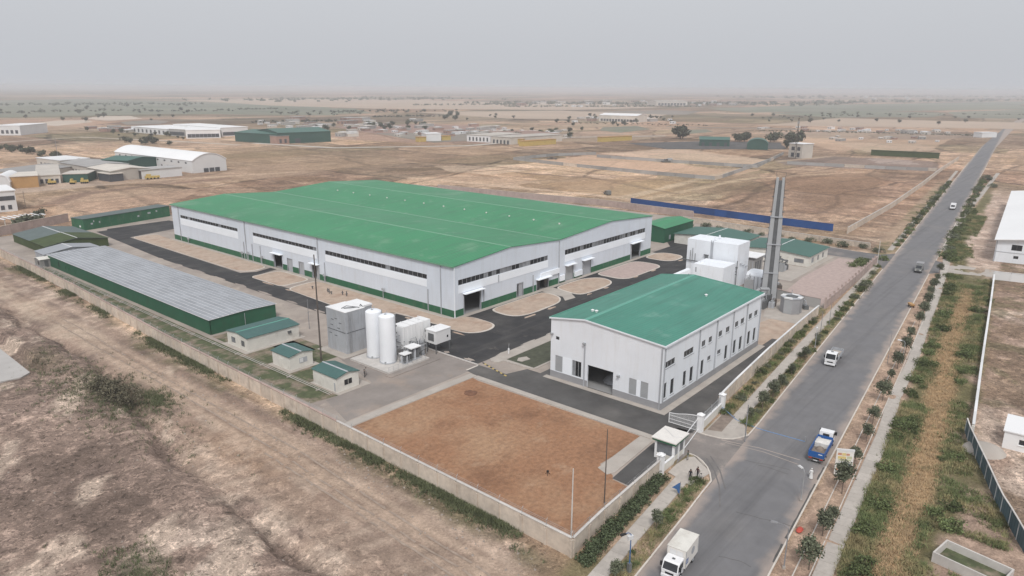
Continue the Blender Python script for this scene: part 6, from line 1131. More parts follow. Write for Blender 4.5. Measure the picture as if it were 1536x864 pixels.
for (quad, n_, sc, place) in (([(530.0, 724.0), (693.0, 559.0), (884.0, 755.0), (705.0, 928.0)], 64, 0.75, 'brick coloured village before the plain'), ([(598.0, 926.0), (741.0, 786.0), (926.0, 983.0), (786.0, 1193.0)], 16, 1.1, 'hamlet behind the brick village'), ([(1734.0, 1453.0), (2411.0, 1020.0), (3444.0, 1493.0), (2545.0, 2095.0)], 34, 1.7, 'pale town on the middle horizon'), ([(4592.0, 1223.0), (4969.0, 471.0), (11364.0, 1089.0), (8579.0, 2224.0)], 24, 2.4, 'white town near the far right horizon'), ([(1023.0, 410.0), (1115.0, 168.0), (1218.0, 193.0), (1142.0, 447.0)], 30, 0.7, 'row of sheds along the far track'), ([(367.0, 1041.0), (424.0, 923.0), (472.0, 1026.0), (409.0, 1136.0)], 12, 0.8, 'line of huts behind the arched warehouse'), ([(1040.0, 765.0), (1121.0, 588.0), (1294.0, 679.0), (1192.0, 860.0)], 14, 0.9, 'huts around the long white hall'), ([(611.0, 592.0), (723.0, 511.0), (832.0, 600.0), (733.0, 698.0)], 34, 0.6, 'low settlement behind the container rows'), ([(849.0, 285.0), (923.0, 150.0), (1049.0, 179.0), (954.0, 312.0)], 14, 0.5, 'sparse huts on the pale right fields'), ([(584.0, 991.0), (605.0, 826.0), (691.0, 942.0), (684.0, 1138.0)], 18, 0.8, 'houses behind the green depot')):
    for i, (x, y) in enumerate(scatter(quad, n_)):
        k = int(RNG.integers(4)); k = (2 if RNG.random() < 0.6 else k) if sc > 1.5 else k
        t = thing('house', HL[k] % place, 'house', (x, y, 0.3), R(float(RNG.uniform(-20, 20))), 'houses of the ' + place + ' ' + str(('white roofed', 'brick', 'white', 'grey')[k])); s_ = sc*float(RNG.uniform(0.7, 1.3)); t.scale = (s_, s_, s_*0.9)
        link('wall', hz_me[k][0], t); link('roof', hz_me[k][1], t); [link('window', wm_, t) for wm_ in hz_me[k][2]]
pg_ = thing('pergola_yard', 'pale timber pergola frames standing behind the corner wall', 'pergola', (*(89.6, 351.0), 0), R(5))
for i in range(4):
    for j in range(2): MB().box(i*5, j*7, 0, i*5+0.3, j*7+0.3, 3.2).build('post', 'offwhite', pg_)
for i in range(8): MB().box(i*2.2-0.5, -0.6, 3.2, i*2.2+0.4, 8, 3.4).build('roof_slat', 'far_white', pg_)

# ---------------------------------------------------------------- vegetation
def leaf_mesh(name, clumps, per, size, matn, seed, flat=1.0):
    rng = np.random.default_rng(seed); P = []; F = []
    for (cx, cy, cz, r) in clumps:
        d = rng.normal(size=(per, 3)); d /= np.linalg.norm(d, axis=1)[:, None]; rr = r*(rng.random(per)**0.6*1.25)
        c_ = np.array([cx, cy, cz]) + d*rr[:, None]*np.array([1, 1, flat])
        nrm = d + rng.normal(size=(per, 3))*0.7 + np.array([0, 0, 0.5]); nrm /= np.linalg.norm(nrm, axis=1)[:, None]
        t1 = np.cross(nrm, rng.normal(size=(per, 3))); t1 /= np.linalg.norm(t1, axis=1)[:, None]; t2 = np.cross(nrm, t1); s_ = size*(0.6+0.8*rng.random(per))[:, None]
        for a, b_ in ((-1, -.5), (.2, -.6), (1, .4), (-.3, .6)): P.append(c_ + t1*s_*a*0.6 + t2*s_*b_*0.6)
    n_ = per; V = []; k = 0
    for ci in range(len(clumps)):
        blk = np.stack(P[ci*4:ci*4+4], 1).reshape(-1, 3); V.append(blk)
    V = np.concatenate(V); nq = len(V)//4
    me = bpy.data.meshes.new(name); me.from_pydata(V.tolist(), [], np.arange(nq*4).reshape(-1, 4).tolist()); me.materials.append(MT[matn]); me.update(); return me
def tree_parts(seed, h, cr, ch, trunk_h, nclump, per, leaf, lm):
    rng = random.Random(seed); cl = []
    for i in range(nclump):
        a = rng.uniform(0, 6.28); rr = cr*0.6*math.sqrt(rng.random()); z = trunk_h + ch*rng.uniform(0.12, 0.95); taper_ = 1-0.45*((z-trunk_h)/ch)**1.5
        cl.append((rr*taper_*math.cos(a), rr*taper_*math.sin(a), z, cr*rng.uniform(0.3, 0.5)))
    crown = leaf_mesh('crown', cl, per, leaf, lm, seed, 0.85)
    m = MB(); m.rod((0, 0, -0.1), (0.05, 0.03, trunk_h+ch*0.35), 0.085*h/4.5, 7, 0.05*h/4.5)
    for (x, y, z, r) in cl[:5]: m.rod((0.03, 0.02, trunk_h*0.9), (x*0.7, y*0.7, z*0.92), 0.04*h/4.5, 5, 0.015)
    return crown, m.mesh('trunk', 'bark')
TV = [tree_parts(1, 4.6, 1.8, 2.5, 1.7, 26, 60, 0.24, 'leaf_tree'), tree_parts(2, 4.2, 1.7, 2.3, 1.5, 24, 60, 0.24, 'leaf_tree'), tree_parts(3, 3.8, 1.5, 2.2, 1.3, 20, 60, 0.22, 'leaf_tree')]
SV = [(leaf_mesh('foliage', [(random.gauss(0, .55), random.gauss(0, .55), random.uniform(.15, .85), random.uniform(.2, .6)) for _ in range(22)], 36, 0.18, mt_, 40+i, 0.9), MB().rod((0, 0, -0.1), (0, 0, 0.6), 0.05, 5).rod((0, 0, 0.1), (0.4, 0.2, 0.8), 0.03, 5).mesh('stem', 'bark')) for i, mt_ in enumerate(('leaf_shrub', 'leaf_shrub', 'leaf_tree'))]
FV = [(leaf_mesh('crown', [(random.uniform(-2, 2), random.uniform(-2, 2), random.uniform(2.0, 5.2), random.uniform(1.2, 2.0)) for _ in range(9)], 30, 1.1, 'leaf_far', 60+i, 0.8), MB().rod((0, 0, -0.5), (0, 0, 3.2), 0.25, 5).mesh('trunk', 'bark')) for i in range(3)]
def plant(name, V, label, cat, x, y, s_, group, z=None, sz=None):
    t = thing(name, label, cat, (x, y, ground_z(x, y)-0.02 if z is None else z), random.uniform(0, 6.28), group); t.scale = (s_, s_, s_*(sz or random.uniform(0.9, 1.1)))
    for nm, me in zip((('crown', 'trunk') if name == 'tree' else ('foliage', 'stem')), V): link(nm, me, t)
    return t
right_trees = [(81.8, 20.6), (89.8, 21.5), (93.4, 21.4), (102.4, 22.7), (112.4, 23.7), (122.2, 24.5), (129.9, 25.5), (141.4, 26.7), (153.5, 28.0), (161.5, 28.6), (172.8, 29.5), (182.9, 30.7), (195.8, 31.5), (205.7, 32.5), (215.8, 33.5), (226.6, 34.8), (235.2, 35.5), (247.0, 36.8), (259.8, 38.4)]
for i, (x, y) in enumerate(right_trees):
    lab = 'small round crowned street tree with dark leaves between kerb and right hand pavement'
    plant('tree', TV[i % 3], lab, 'tree', x, y, random.uniform(0.72, 1.15), 'street trees between kerb and pavement', 0)
for i, (x, y) in enumerate([(199.8, 35.0), (210.2, 35.3), (81.6, 19.2), (126.4, 24.1), (233.4, 38.7)]): pass
left_trees = [(76.8, 39.0), (117.5, 42.7), (122.8, 42.6), (129.3, 43.1), (135.4, 43.8), (143.0, 44.4), (153.8, 45.2), (164.7, 46.1), (64.4, 37.5)]
for i, (x, y) in enumerate(left_trees):
    plant('tree', TV[(i+1) % 3], 'young street tree on the sandy verge between compound pavement and road', 'tree', x, y, random.uniform(0.55, 0.9), 'young trees on the compound verge', 0)
for i, (x, y) in enumerate([(197.5, 49.9), (203.6, 50.4), (212.5, 50.9), (221.0, 51.8), (231.9, 53.0), (245.5, 54.7), (256.4, 55.8), (269.2, 57.3), (227.3, 52.3), (191.8, 49.4)]):
    plant('shrub', SV[i % 3], 'bushy roadside shrub on the narrow verge beside the buttressed pink wall', 'shrub', x, y, random.uniform(0.9, 1.5), 'verge shrubs by the pink wall', 0)
for i in range(26):                                      # low hedge line along the far stretch of road
    s_ = 300 + i*9.5; x, y = RD(s_, 8.2+random.uniform(-.5, .5)); plant('shrub', SV[i % 3], 'clipped shrub in the row along the far left kerb', 'shrub', x, y, random.uniform(1.2, 1.8), 'shrub row on the far left kerb', 0)
for i in range(34):
    s_ = 286 + i*8.5 + random.uniform(-3, 3); x, y = RD(s_, -8.6+random.uniform(-1.0, .9)); plant('shrub', SV[i % 3], 'dusty shrub between far road and right hand path', 'shrub', x, y, random.uniform(1.1, 1.9), 'shrubs along the far right kerb', 0)
for i in range(21):                                      # shrubs at the foot of the workshop wall
    s_ = 119 + i*3.3 + random.uniform(-.8, .8); x, y = RD(s_, 13.0 + random.uniform(-0.7, 0.5) - 0.02*max(0, s_-150)); plant('shrub', SV[(i*7) % 3], 'shrub at the foot of the workshop boundary wall', 'shrub', x, y, random.uniform(0.5, 1.15), 'shrubs below the workshop wall', 0)
for i in range(22):
    s_ = 118 + i*5.5 + random.uniform(-2, 2); x, y = RD(s_, 8.2+random.uniform(-.8, .6)); plant('shrub', SV[(i*5) % 3], 'low shrub on the dusty kerb verge of the compound side', 'shrub', x, y, random.uniform(0.4, 0.8), 'low shrubs on the compound verge', 0)
for i, (x, y) in enumerate([RD(64+random.uniform(0, 30), 8.3+random.uniform(-1, .9)) for _ in range(12)]): plant('shrub', SV[i % 2], 'low dry shrub on the bare verge near the hedge', 'shrub', x, y, random.uniform(0.35, 0.75), 'dry shrubs on the near verge', 0)
wild = []
while len(wild) < 80:
    s_ = 72 + 360*random.random()**1.6; pwv = float(np.interp(s_, [60, 82, 144, 233, 276, 310, 350, 480], [11.6, 11.9, 11.7, 11.1, 9.8, 6.6, 7.0, 10.5])); q = random.choice([random.uniform(1.7, 4.3), random.uniform(1.7, 4.3), random.uniform(9.3, 12.2)])
    x, y = RD(s_, -(pwv+q))
    if 262 < x < 280 or (88 < x < 102 and y < 12.5) or (q > 8 and x > 240): continue
    if q > 8 and y < float(np.interp(x, [100, 134, 171, 262], [0.5, 12.6, 15.8, 24.8])): continue
    wild.append((x, y))
for i, (x, y) in enumerate(wild): plant('shrub', SV[(i*3+i//5) % 2], 'wild green shrub in the weedy strip beyond the right hand pavement', 'shrub', x, y, random.uniform(0.55, 1.45), 'wild shrubs beyond the right pavement')
for i, (x, y) in enumerate([(277+random.uniform(4, 9), 62+i*6.3) for i in range(13)]): plant('shrub', SV[2], 'dark shrub at the foot of the cream side street wall', 'shrub', x, y, random.uniform(1.0, 1.9), 'shrubs along the side street wall', 0)
for (x, y, s_) in [(255, 60.5, 1.6), (258, 62, 1.8), (252, 62.5, 1.4), (261, 61, 1.5)]: plant('shrub', SV[0], 'bright green shrub in the corner of the pink soil plot', 'shrub', x, y, s_, 'shrubs in the pink plot corner', 0)
hedge_cl = []
for i in range(150):
    s_ = 66 + 24.5*i/150; x, y = RD(s_, random.uniform(12.2, 13.9)); hedge_cl.append((x-78, y-43.4, random.uniform(0.2, 0.95), random.uniform(0.5, 0.8)))
hd = thing('hedge', 'dense dark green hedge between the boundary wall and the pavement', 'hedge', (78, 43.4, 0)); link('foliage', leaf_mesh('foliage', hedge_cl, 75, 0.24, 'leaf_hedge', 5, 0.9), hd)
m = MB(); [m.rod((c_[0], c_[1], -0.05), (c_[0], c_[1], c_[2]), 0.03, 4) for c_ in hedge_cl[::6]]; m.build('stem', 'bark', hd)
ta = thing('tamarisk_bush', 'large wispy grey green bush in the gully outside the wall', 'bush', (47.4, 138, 0.1)); cl = [(random.gauss(0, 1.5), random.gauss(0, 4.6), random.uniform(0.4, 2.6), random.uniform(0.6, 1.1)) for _ in range(64)]
link('foliage', leaf_mesh('foliage', cl, 95, 0.26, 'leaf_grey', 6), ta); m = MB(); [m.rod((c_[0]*.4, c_[1]*.7, 0), (c_[0], c_[1], c_[2]), 0.05, 5, .02) for c_ in cl]; m.build('branch', 'bark', ta)
tb = thing('tamarisk_bush', 'smaller grey green bush beside the pale slab in the gully', 'bush', (44.8, 166, 0.1)); cl = [(random.gauss(0, .9), random.gauss(0, 1.8), random.uniform(0.3, 1.3), random.uniform(0.4, 0.7)) for _ in range(16)]
link('foliage', leaf_mesh('foliage', cl, 60, 0.24, 'leaf_grey', 8), tb); m = MB(); [m.rod((c_[0]*.4, c_[1]*.6, 0), (c_[0], c_[1], c_[2]), 0.04, 5, .02) for c_ in cl]; m.build('branch', 'bark', tb)
def tufts(name, pts, h, matn, blades=6, spread=0.35, w=0.07):
    n_ = len(pts); P = np.array([(x, y, ground_z(x, y)) for x, y in pts]); V = np.zeros((n_*blades*3, 3)); B = np.repeat(P, blades, 0); k = len(B)
    hh = h*(0.5+RNG.random(k)); a = RNG.random(k)*6.283; B[:, 0] += RNG.normal(size=k)*spread*0.5; B[:, 1] += RNG.normal(size=k)*spread*0.5
    d = np.stack([np.cos(a), np.sin(a), np.zeros(k)], 1); t = np.stack([-np.sin(a), np.cos(a), np.zeros(k)], 1); ww = w*(0.6+0.8*RNG.random(k))[:, None]
    V[0::3] = B - t*ww; V[1::3] = B + t*ww; V[2::3] = B + d*(spread*(0.3+RNG.random(k)))[:, None]; V[2::3, 2] += hh
    me = bpy.data.meshes.new(name); me.from_pydata(V.tolist(), [], np.arange(k*3).reshape(-1, 3).tolist()); me.materials.append(MT[matn]); me.update(); return stuff(link(name, me))
def pw_at(s_): return float(np.interp(s_, [60, 82, 144, 233, 276, 310, 350, 480], [11.6, 11.9, 11.7, 11.1, 9.8, 6.6, 7.0, 10.5]))
def fence_y(x): return float(np.interp(x, [96, 100, 134, 171, 262], [-2, -0.5, 11.8, 15, 24]))
NG = np.meshgrid(np.arange(0, 520.0), np.arange(-20, 320.0)); NZ1 = fbm(NG[0], NG[1], 7, 3, 201); NZ2 = fbm(NG[0], NG[1], 8, 3, 202)
def nzt(x, y, T): return float(T[int(min(339, max(0, y+20))), int(min(519, max(0, x)))])
gpts = []; spts = []
while len(gpts) < 14000:
    s_ = 70 + 330*random.random()**1.5; q = 1.5 + 17*random.random()**1.1; x, y = RD(s_, -(pw_at(s_)+q))
    if 262 < x < 280 or (x < 262 and y < fence_y(x)+0.4) or (x > 280 and q > 9) or (92 < x < 102 and 0.5 < y < 11): continue
    st = math.exp(-((q-6.8-0.5*math.sin(x/17))/2.2)**4) if x < 245 else 0
    if random.random() < st*0.95:
        if len(spts) < 9000: spts.append((x, y))
        continue
    nz = nzt(x, y, NZ1)
    if nz + random.uniform(-.12, .12) < (0.43 if q < 6 else 0.50): continue
    gpts.append((x, y))
tufts('weeds', gpts, 0.45, 'weed_green', 11, 0.6, 0.05); tufts('dry_grass', spts, 0.3, 'weed_straw', 7, 0.45, 0.04)
wpts = []
while len(wpts) < 3600:
    y = 44 + 240*random.random()**1.5; dx = abs(random.gauss(0, 1.1))+0.25; x = float(wall_x(y))-dx
    if nzt(x, y, NZ2) + random.uniform(-.1, .1) < 0.505: continue
    wpts.append((x, y))
tufts('wall_foot_weeds', wpts, 0.42, 'weed_dark', 9, 0.5, 0.05)
vpts = [RD(64+float(RNG.random())*30, 7.2+float(RNG.random())*1.9) for _ in range(500)] + [RD(116+float(RNG.random())**1.3*140, 7.2+float(RNG.random())*1.8) for _ in range(1800)] + [RD(118+float(RNG.random())**1.2*80, 11.6+float(RNG.random())*2.2) for _ in range(1600)]
tufts('verge_weeds', vpts, 0.3, 'weed_green', 8, 0.45, 0.035)
lpts = [(46+float(RNG.normal())*4.5, 140+float(RNG.normal())*13) for _ in range(900)] + [(27+float(RNG.normal())*2, 80+float(RNG.normal())*4) for _ in range(200)] + [(52.5+float(RNG.normal())*1.6, 131+float(RNG.normal())*3) for _ in range(260)]
tufts('gully_weeds', [p for p in lpts if p[0] < 62], 0.45, 'weed_dark', 9, 0.5, 0.04)
# trees on the plain
for (quad, n_, sc, lab, grp) in (([(756.0, 395.0), (768.0, 383.0), (810.0, 406.0), (799.0, 416.0)], 3, 2.2, 'tall dark tree in the pair by the grey yard', 'tall trees by the grey yard'), ([(775.0, 332.0), (788.0, 318.0), (851.0, 347.0), (841.0, 357.0)], 5, 1.9, 'dark tree between the green pavilion and the dome tent', 'trees by the pavilion'), ([(733.0, 282.0), (734.0, 245.0), (847.0, 287.0), (844.0, 321.0)], 11, 2.0, 'dark tree in the grove behind the tower house', 'grove behind the tower house'),
    ([(206.0, 779.0), (208.6, 639.8), (214.7, 657.7), (215.0, 812.0)], 22, 0.95, 'bushy tree in the windbreak row on the left plain', 'windbreak on the left plain'), ([(315.0, 793.0), (333.0, 700.0), (352.0, 742.0), (329.0, 820.0)], 12, 1.1, 'round bush in the line behind the arched warehouse', 'bush line behind the warehouse'), ([(586.0, 844.0), (701.0, 730.0), (831.0, 866.0), (728.0, 1028.0)], 30, 1.15, 'dark tree among the brick village houses', 'trees in the brick village'), ([(889.0, 943.0), (1052.0, 865.0), (1265.0, 1041.0), (1111.0, 1178.0)], 12, 1.5, 'lone dark tree on the tan plain', 'trees on the tan plain'),
    ([(1262.0, 519.0), (1412.0, 127.0), (2333.0, 216.0), (1675.0, 675.0)], 24, 1.2, 'lone tree on the far right fields', 'trees on the right fields'), ([(356.0, 1323.0), (568.0, 1119.0), (1092.0, 2061.0), (654.0, 2407.0)], 22, 1.3, 'lone tree on the far left fields', 'trees on the left fields'), ([(563.0, 537.0), (707.0, 462.0), (865.0, 567.0), (733.0, 698.0)], 14, 1.1, 'small tree between the yellow container rows', 'trees near the containers'), ([(91.2, 340.3), (102.4, 343.3), (107.4, 361.9), (98.2, 362.3)], 6, 0.75, 'garden tree behind the corner wall pergola', 'garden trees by the pergola'), ([(372.0, 1057.0), (418.0, 892.0), (400.0, 748.0), (354.0, 887.0)], 16, 0.8, 'shrub along the far factory row', 'shrubs by the far factories'), ([(898.0, 685.0), (1041.0, 546.0), (1386.0, 728.0), (1257.0, 942.0)], 26, 1.2, 'bush on the brown ground near the long white hall', 'bushes near the long hall')):
    for i, (x, y) in enumerate(scatter(quad, n_)): plant('tree', FV[i % 3], lab, 'tree', x, y, sc*random.uniform(0.6, 1.25), grp, 0.2, random.uniform(0.75, 1.05))
def wood_belt(name, pts, n_, w, r, matn='leaf_far'):
    rng = np.random.default_rng(len(pts)*13+n_); L = along(pts, sum(seg_len(pts))/n_); cl = []
    for (x, y, a) in [z_ for z_ in L for _ in range(2)]:
        if rng.random() < 0.35: continue
        q_ = rng.normal()*w; rr = r*rng.uniform(0.25, 0.85); cl.append((x-math.sin(a)*q_+rng.normal()*r, y+math.cos(a)*q_, rr*0.4, rr))
    stuff(link(name, leaf_mesh(name, cl, 16, r*0.4, matn, n_, 0.5)))
for (pl, n_, w, r) in (([(890.0, 1375.0), (1090.0, 1431.0), (1254.0, 1427.0), (1293.0, 1323.0)], 60, 60, 7), ([(650.0, 1102.0), (748.0, 1076.0), (789.0, 1038.0)], 40, 12, 5), ([(1996.0, 1833.0), (2387.0, 1692.0), (2482.0, 1335.0), (3033.0, 1226.0)], 170, 90, 14), ([(1779.0, 1519.0), (2022.0, 1327.0), (2278.0, 1125.0)], 90, 30, 8), ([(2632.0, 1089.0), (3869.0, 999.0), (5680.0, 540.0)], 130, 120, 16), ([(4889.0, 1980.0), (7196.0, 1644.0), (7955.0, 760.0)], 90, 200, 22), ([(1550.0, 2761.0), (2235.0, 2929.0), (2919.0, 2778.0)], 80, 150, 16), ([(699.0, 2568.0), (965.0, 2593.0), (1181.0, 2313.0)], 60, 60, 9), ([(496.0, 1831.0), (681.0, 1913.0), (840.0, 1712.0), (1125.0, 1766.0)], 70, 30, 7), ([(1023.0, 410.0), (1090.0, 276.0), (1124.0, 140.0)], 150, 9, 2.2), ([(1466.0, 562.0), (1889.0, 484.0), (2194.0, 211.0)], 50, 25, 5), ([(933.0, 1142.0), (1038.0, 1141.0), (1044.0, 1087.0)], 40, 8, 5), ([(409.0, 1136.0), (456.0, 973.0), (444.0, 829.0)], 50, 8, 2.6), ([(1020.0, 750.0), (1091.0, 585.0), (1119.0, 527.0)], 60, 10, 2.4), ([(1665.0, 1828.0), (1917.0, 1760.0), (1972.0, 1594.0)], 40, 20, 8)):
    wood_belt('far_tree_belt', pl, n_, w, r)
for i, (x, y) in enumerate([(525.0, 57.0), (497.3, 61.4), (566.0, 65.8)]): plant('shrub', SV[2], 'rounded bush by the path at the far junction', 'shrub', x, y, random.uniform(2.0, 3.2), 'bushes at the far junction', 0)

# ---------------------------------------------------------------- loose stones and soil outside the wall
sp_ = []
while len(sp_) < 1300:
    y = 40 + 130*random.random()**1.3; x = random.uniform(24, 63) if random.random() < .5 else random.gauss(60.5, 1.6)
    if x > 63.6 or y < 23.25+0.0945*x+17: continue
    sp_.append((x, y))
m = MB()
for (x, y) in sp_:
    z = ground_z(x, y); r = random.uniform(0.05, 0.12) if random.random() < .7 else random.uniform(.12, .3); b0 = [(x+r*random.uniform(.6, 1.2)*math.cos(R(72*k)), y+r*random.uniform(.6, 1.2)*math.sin(R(72*k)), z-0.05) for k in range(5)]; tp = (x+random.uniform(-.1, .1)*r, y, z+r*random.uniform(.6, 1.0))
    m.add(b0 + [tp], [(k, (k+1) % 5, 5) for k in range(5)])
stuff(m.build('loose_stones', 'rubble'))
struct(MB().prism([(41.8, 190), (41.2, 163.2), (39, 161.5), (20, 165), (18, 195)], -0.5, 0.5).build('pale_slab', 'pond_floor'))
for i, (x, y, r) in enumerate(((93.2, 88.6, 1.5),)):
    pr = [(r, -0.12), (r*0.8, 0.16*r), (r*0.5, 0.3*r), (r*0.15, 0.36*r)]; o = MB().lathe(0, 0, pr, 14)
    o.v = [(vx*random.uniform(.8, 1.2), vy*random.uniform(.8, 1.2), vz*random.uniform(.7, 1.2)) for vx, vy, vz in o.v]
    o = o.build('soil_heap', 'pit_soil' if i == 0 else 'soil_pile', None, True, (x, y, 0.0 if i == 0 else ground_z(x, y)))
    if i == 0: o.scale = (1, 1, 0.4)
    tag(o, ('dark low heap of fresh soil on the brown plot', 'brown soil heap beside the gully edge', 'wide brown soil heap on the raised ground', 'dark clod heap on pale patchy ground', 'small soil heap near the wall corner')[i], 'soil heap')

# ---------------------------------------------------------------- vehicles (x forward, y left)
def wheel(t, x, y, r=0.45, w=0.28):
    m = MB().extrude_y([(x+r*math.cos(R(22.5*i)), r+r*math.sin(R(22.5*i))) for i in range(16)], y-w/2, y+w/2); o = m.build('wheel', 'tyre', t)
    s_ = 1 if y > 0 else -1; MB().extrude_y([(x+0.55*r*math.cos(R(45*i)), r+0.55*r*math.sin(R(45*i))) for i in range(8)], *sorted((y+s_*w/2+0.003*s_, y+s_*(w/2+0.03)))).build('rim', 'grey_clad', o)
def cab(t, xr, xf, w, z0, z1, matn):
    hw = w/2; zb = z0+0.95*(z1-z0)*0.45; prof = [(xr, z0), (xf, z0), (xf+0.04, zb), (xf-0.42, z1-0.12), (xf-0.62, z1), (xr, z1+0.02)]
    c_ = MB().extrude_y(prof, -hw, hw).build('cab', matn, t)
    a = Vector((xf+0.04, 0, zb)); b_ = Vector((xf-0.42, 0, z1-0.12)); nn = Vector(((b_-a).z, 0, -(b_-a).x)).normalized()*0.02
    p0 = a+(b_-a)*0.08+nn; p1 = a+(b_-a)*0.95+nn
    MB().poly([(p0.x, -hw+0.1, p0.z), (p0.x, hw-0.1, p0.z), (p1.x, hw-0.16, p1.z), (p1.x, -hw+0.16, p1.z)]).build('windscreen', 'glass_dark', t)
    for s_ in (1, -1):
        y = s_*(hw+0.012); MB().poly([(xr+0.3, y, zb+0.05), (xf-0.18, y, zb+0.05), (xf-0.55, y, z1-0.2), (xr+0.3, y, z1-0.2)]).build('side_window', 'glass_dark', t)
        MB().box(xf-0.35, min(y, y+s_*0.3), zb+0.2, xf-0.2, max(y, y+s_*0.3), zb+0.75).build('mirror', 'black_trim', t)
        MB().box(xf+0.03, min(s_*(hw-0.45), s_*(hw-0.08)), z0+0.28, xf+0.07, max(s_*(hw-0.45), s_*(hw-0.08)), z0+0.5).build('headlight', 'lamp_glass', t)
        MB().box(xr+0.25, min(y-s_*.004, y+s_*.01), z0+0.05, xr+0.28, max(y-s_*.004, y+s_*.01), z1-0.2).build('door_seam', 'black_trim', t)
    MB().box(xf+0.03, -hw+0.5, z0+0.3, xf+0.06, hw-0.5, z0+0.55).build('grille', 'black_trim', t); MB().box(xf-0.05, -hw, z0-0.2, xf+0.14, hw, z0+0.12).build('bumper', matn, t); MB().box(xf+0.141, -0.28, z0-0.12, xf+0.155, 0.28, z0+0.03).build('number_plate', 'far_white', t)
    return c_
t = thing('box_truck', 'white box truck with small blue logo driving beside the near verge', 'truck', (71.4, 33.0, 0.01), RANG+math.pi)
cab(t, 0.85, 2.75, 2.05, 0.55, 2.35, 'truck_white'); MB().box(-3.4, -0.4, 0.5, 0.9, 0.4, 0.75).build('chassis', 'black_trim', t)
MB().box(-3.4, -1.2, 0.85, 0.75, 1.2, 3.25).build('box_body', 'truck_cream', t); MB().box(-3.45, -1.25, 3.252, 0.8, 1.25, 3.33).build('roof_panel', 'offwhite', t)
for x in (-3.44, 0.70): MB().box(x, -1.24, 0.84, x+0.1, -1.202, 3.25).build('corner_post', 'shutter_grey', t); MB().box(x, 1.202, 0.84, x+0.1, 1.24, 3.25).build('corner_post', 'shutter_grey', t)
MB().box(0.76, -0.85, 2.3, 0.80, -0.04, 3.0).build('front_panel', 'far_white', t); MB().box(0.76, 0.04, 2.3, 0.80, 0.85, 3.0).build('front_panel', 'far_white', t); MB().box(1.5, -0.18, 2.36, 1.75, 0.18, 2.44).build('roof_hatch', 'dark_steel', t)
lg_ = MB().box(-0.1, 1.203, 1.35, 0.5, 1.215, 2.05).build('logo', 'logo_blue', t); MB().box(0.05, 1.216, 1.5, 0.13, 1.222, 1.9).build('logo_stroke', 'far_white', lg_); MB().box(0.26, 1.216, 1.5, 0.34, 1.222, 1.9).build('logo_stroke', 'far_white', lg_)
MB().extrude_y([(-1.6+0.55*math.cos(R(30*i)), 2.2+0.5*math.sin(R(30*i))) for i in range(12)], 1.203, 1.212).build('logo_disc', 'grey_clad', t)
for y in (-0.95, 0.95): wheel(t, 1.9, y); wheel(t, -2.2, y)
t = thing('dump_truck', 'blue open truck with white cab and a pale tarpaulin load', 'truck', (113.3, 29.05, 0.01), RANG)
cab(t, 2.5, 4.5, 2.1, 0.6, 2.55, 'truck_white'); MB().box(2.47, -0.5, 1.75, 2.495, 0.5, 2.3).build('rear_window', 'glass_dark', t); MB().box(-4.2, -0.45, 0.5, 2.6, 0.45, 0.85).build('chassis', 'black_trim', t)
MB().box(-4.3, -1.2, 0.9, 2.35, 1.2, 1.0).build('bed_floor', 'cargo_dirt', t)
for (x0, y0, x1, y1) in ((-4.3, 1.12, 2.35, 1.2), (-4.3, -1.2, 2.35, -1.12), (-4.3, -1.12, -4.22, 1.12), (2.27, -1.12, 2.35, 1.12)): MB().box(x0, y0, 1.0, x1, y1, 1.95).build('side_board', 'blue_truck', t)
for x in (-3.2, -2.0, -0.8, 0.4, 1.6):
    for s_ in (1, -1): MB().box(x-0.05, min(s_*1.2, s_*1.25), 0.95, x+0.05, max(s_*1.2, s_*1.25), 1.95).build('stake', 'blue_truck', t)
for y in (-0.8, 0.8): MB().box(-4.36, y-0.25, 0.72, -4.3, y+0.25, 0.88).build('tail_light', 'red_lens', t)
MB().box(-4.38, -1.15, 0.45, -4.25, 1.15, 0.62).build('rear_bumper', 'dark_steel', t); MB().box(-4.395, -0.3, 0.47, -4.382, 0.3, 0.6).build('number_plate', 'far_white', t); MB().box(-4.32, -0.9, 1.55, -4.302, -0.3, 1.68).build('maker_strip', 'far_white', t)
for y in (-0.95, 0.95): wheel(t, 3.5, y, 0.5); wheel(t, -2.6, y, 0.5); wheel(t, -1.4, y, 0.5)
tp_ = MB(); gxs = np.linspace(-0.4, 2.2, 9); gys = np.linspace(-1.08, 1.08, 8)
vv = [(float(x), float(y), 1.75 + 0.35*math.sin(x*1.6+0.6)*math.cos(y*1.1) + random.uniform(-.06, .06)) for x in gxs for y in gys]; tp_.add(vv, [(i*8+j, (i+1)*8+j, (i+1)*8+j+1, i*8+j+1) for i in range(8) for j in range(7)]); sk_ = [(float(x), float(y), 1.0) for x in (-0.45,) for y in gys]
tp_.add([vv[j] for j in range(8)] + sk_, [(j, j+1, 9+j, 8+j) for j in range(7)])
o = tp_.build('tarpaulin_load', 'cargo_sheet', None, True); o.location = (113.3, 29.05, 0.01); o.rotation_euler = (0, 0, RANG); tag(o, 'pale crumpled tarpaulin covering the load of the blue truck', 'tarpaulin')
o = MB().lathe(0, 0, [(0.75, 0), (0.6, 0.25), (0.3, 0.45), (0.05, 0.5)], 9).build('dirt_load', 'cargo_dirt', None, True); o.location = (112.2, 29.0, 1.01); tag(o, 'small brown dirt pile in the bed of the blue truck', 'dirt pile')
t = thing('flatbed_truck', 'white cab over flatbed truck with drop side grey bed on the road', 'truck', (157.4, 40.35, 0.01), RANG+math.pi)
cab(t, 2.1, 4.2, 2.15, 0.6, 2.9, 'truck_white'); MB().box(-4.2, -0.45, 0.5, 2.2, 0.45, 0.85).build('chassis', 'black_trim', t); MB().box(-4.2, -1.15, 0.9, 1.9, 1.15, 1.05).build('bed_floor', 'shutter_grey', t)
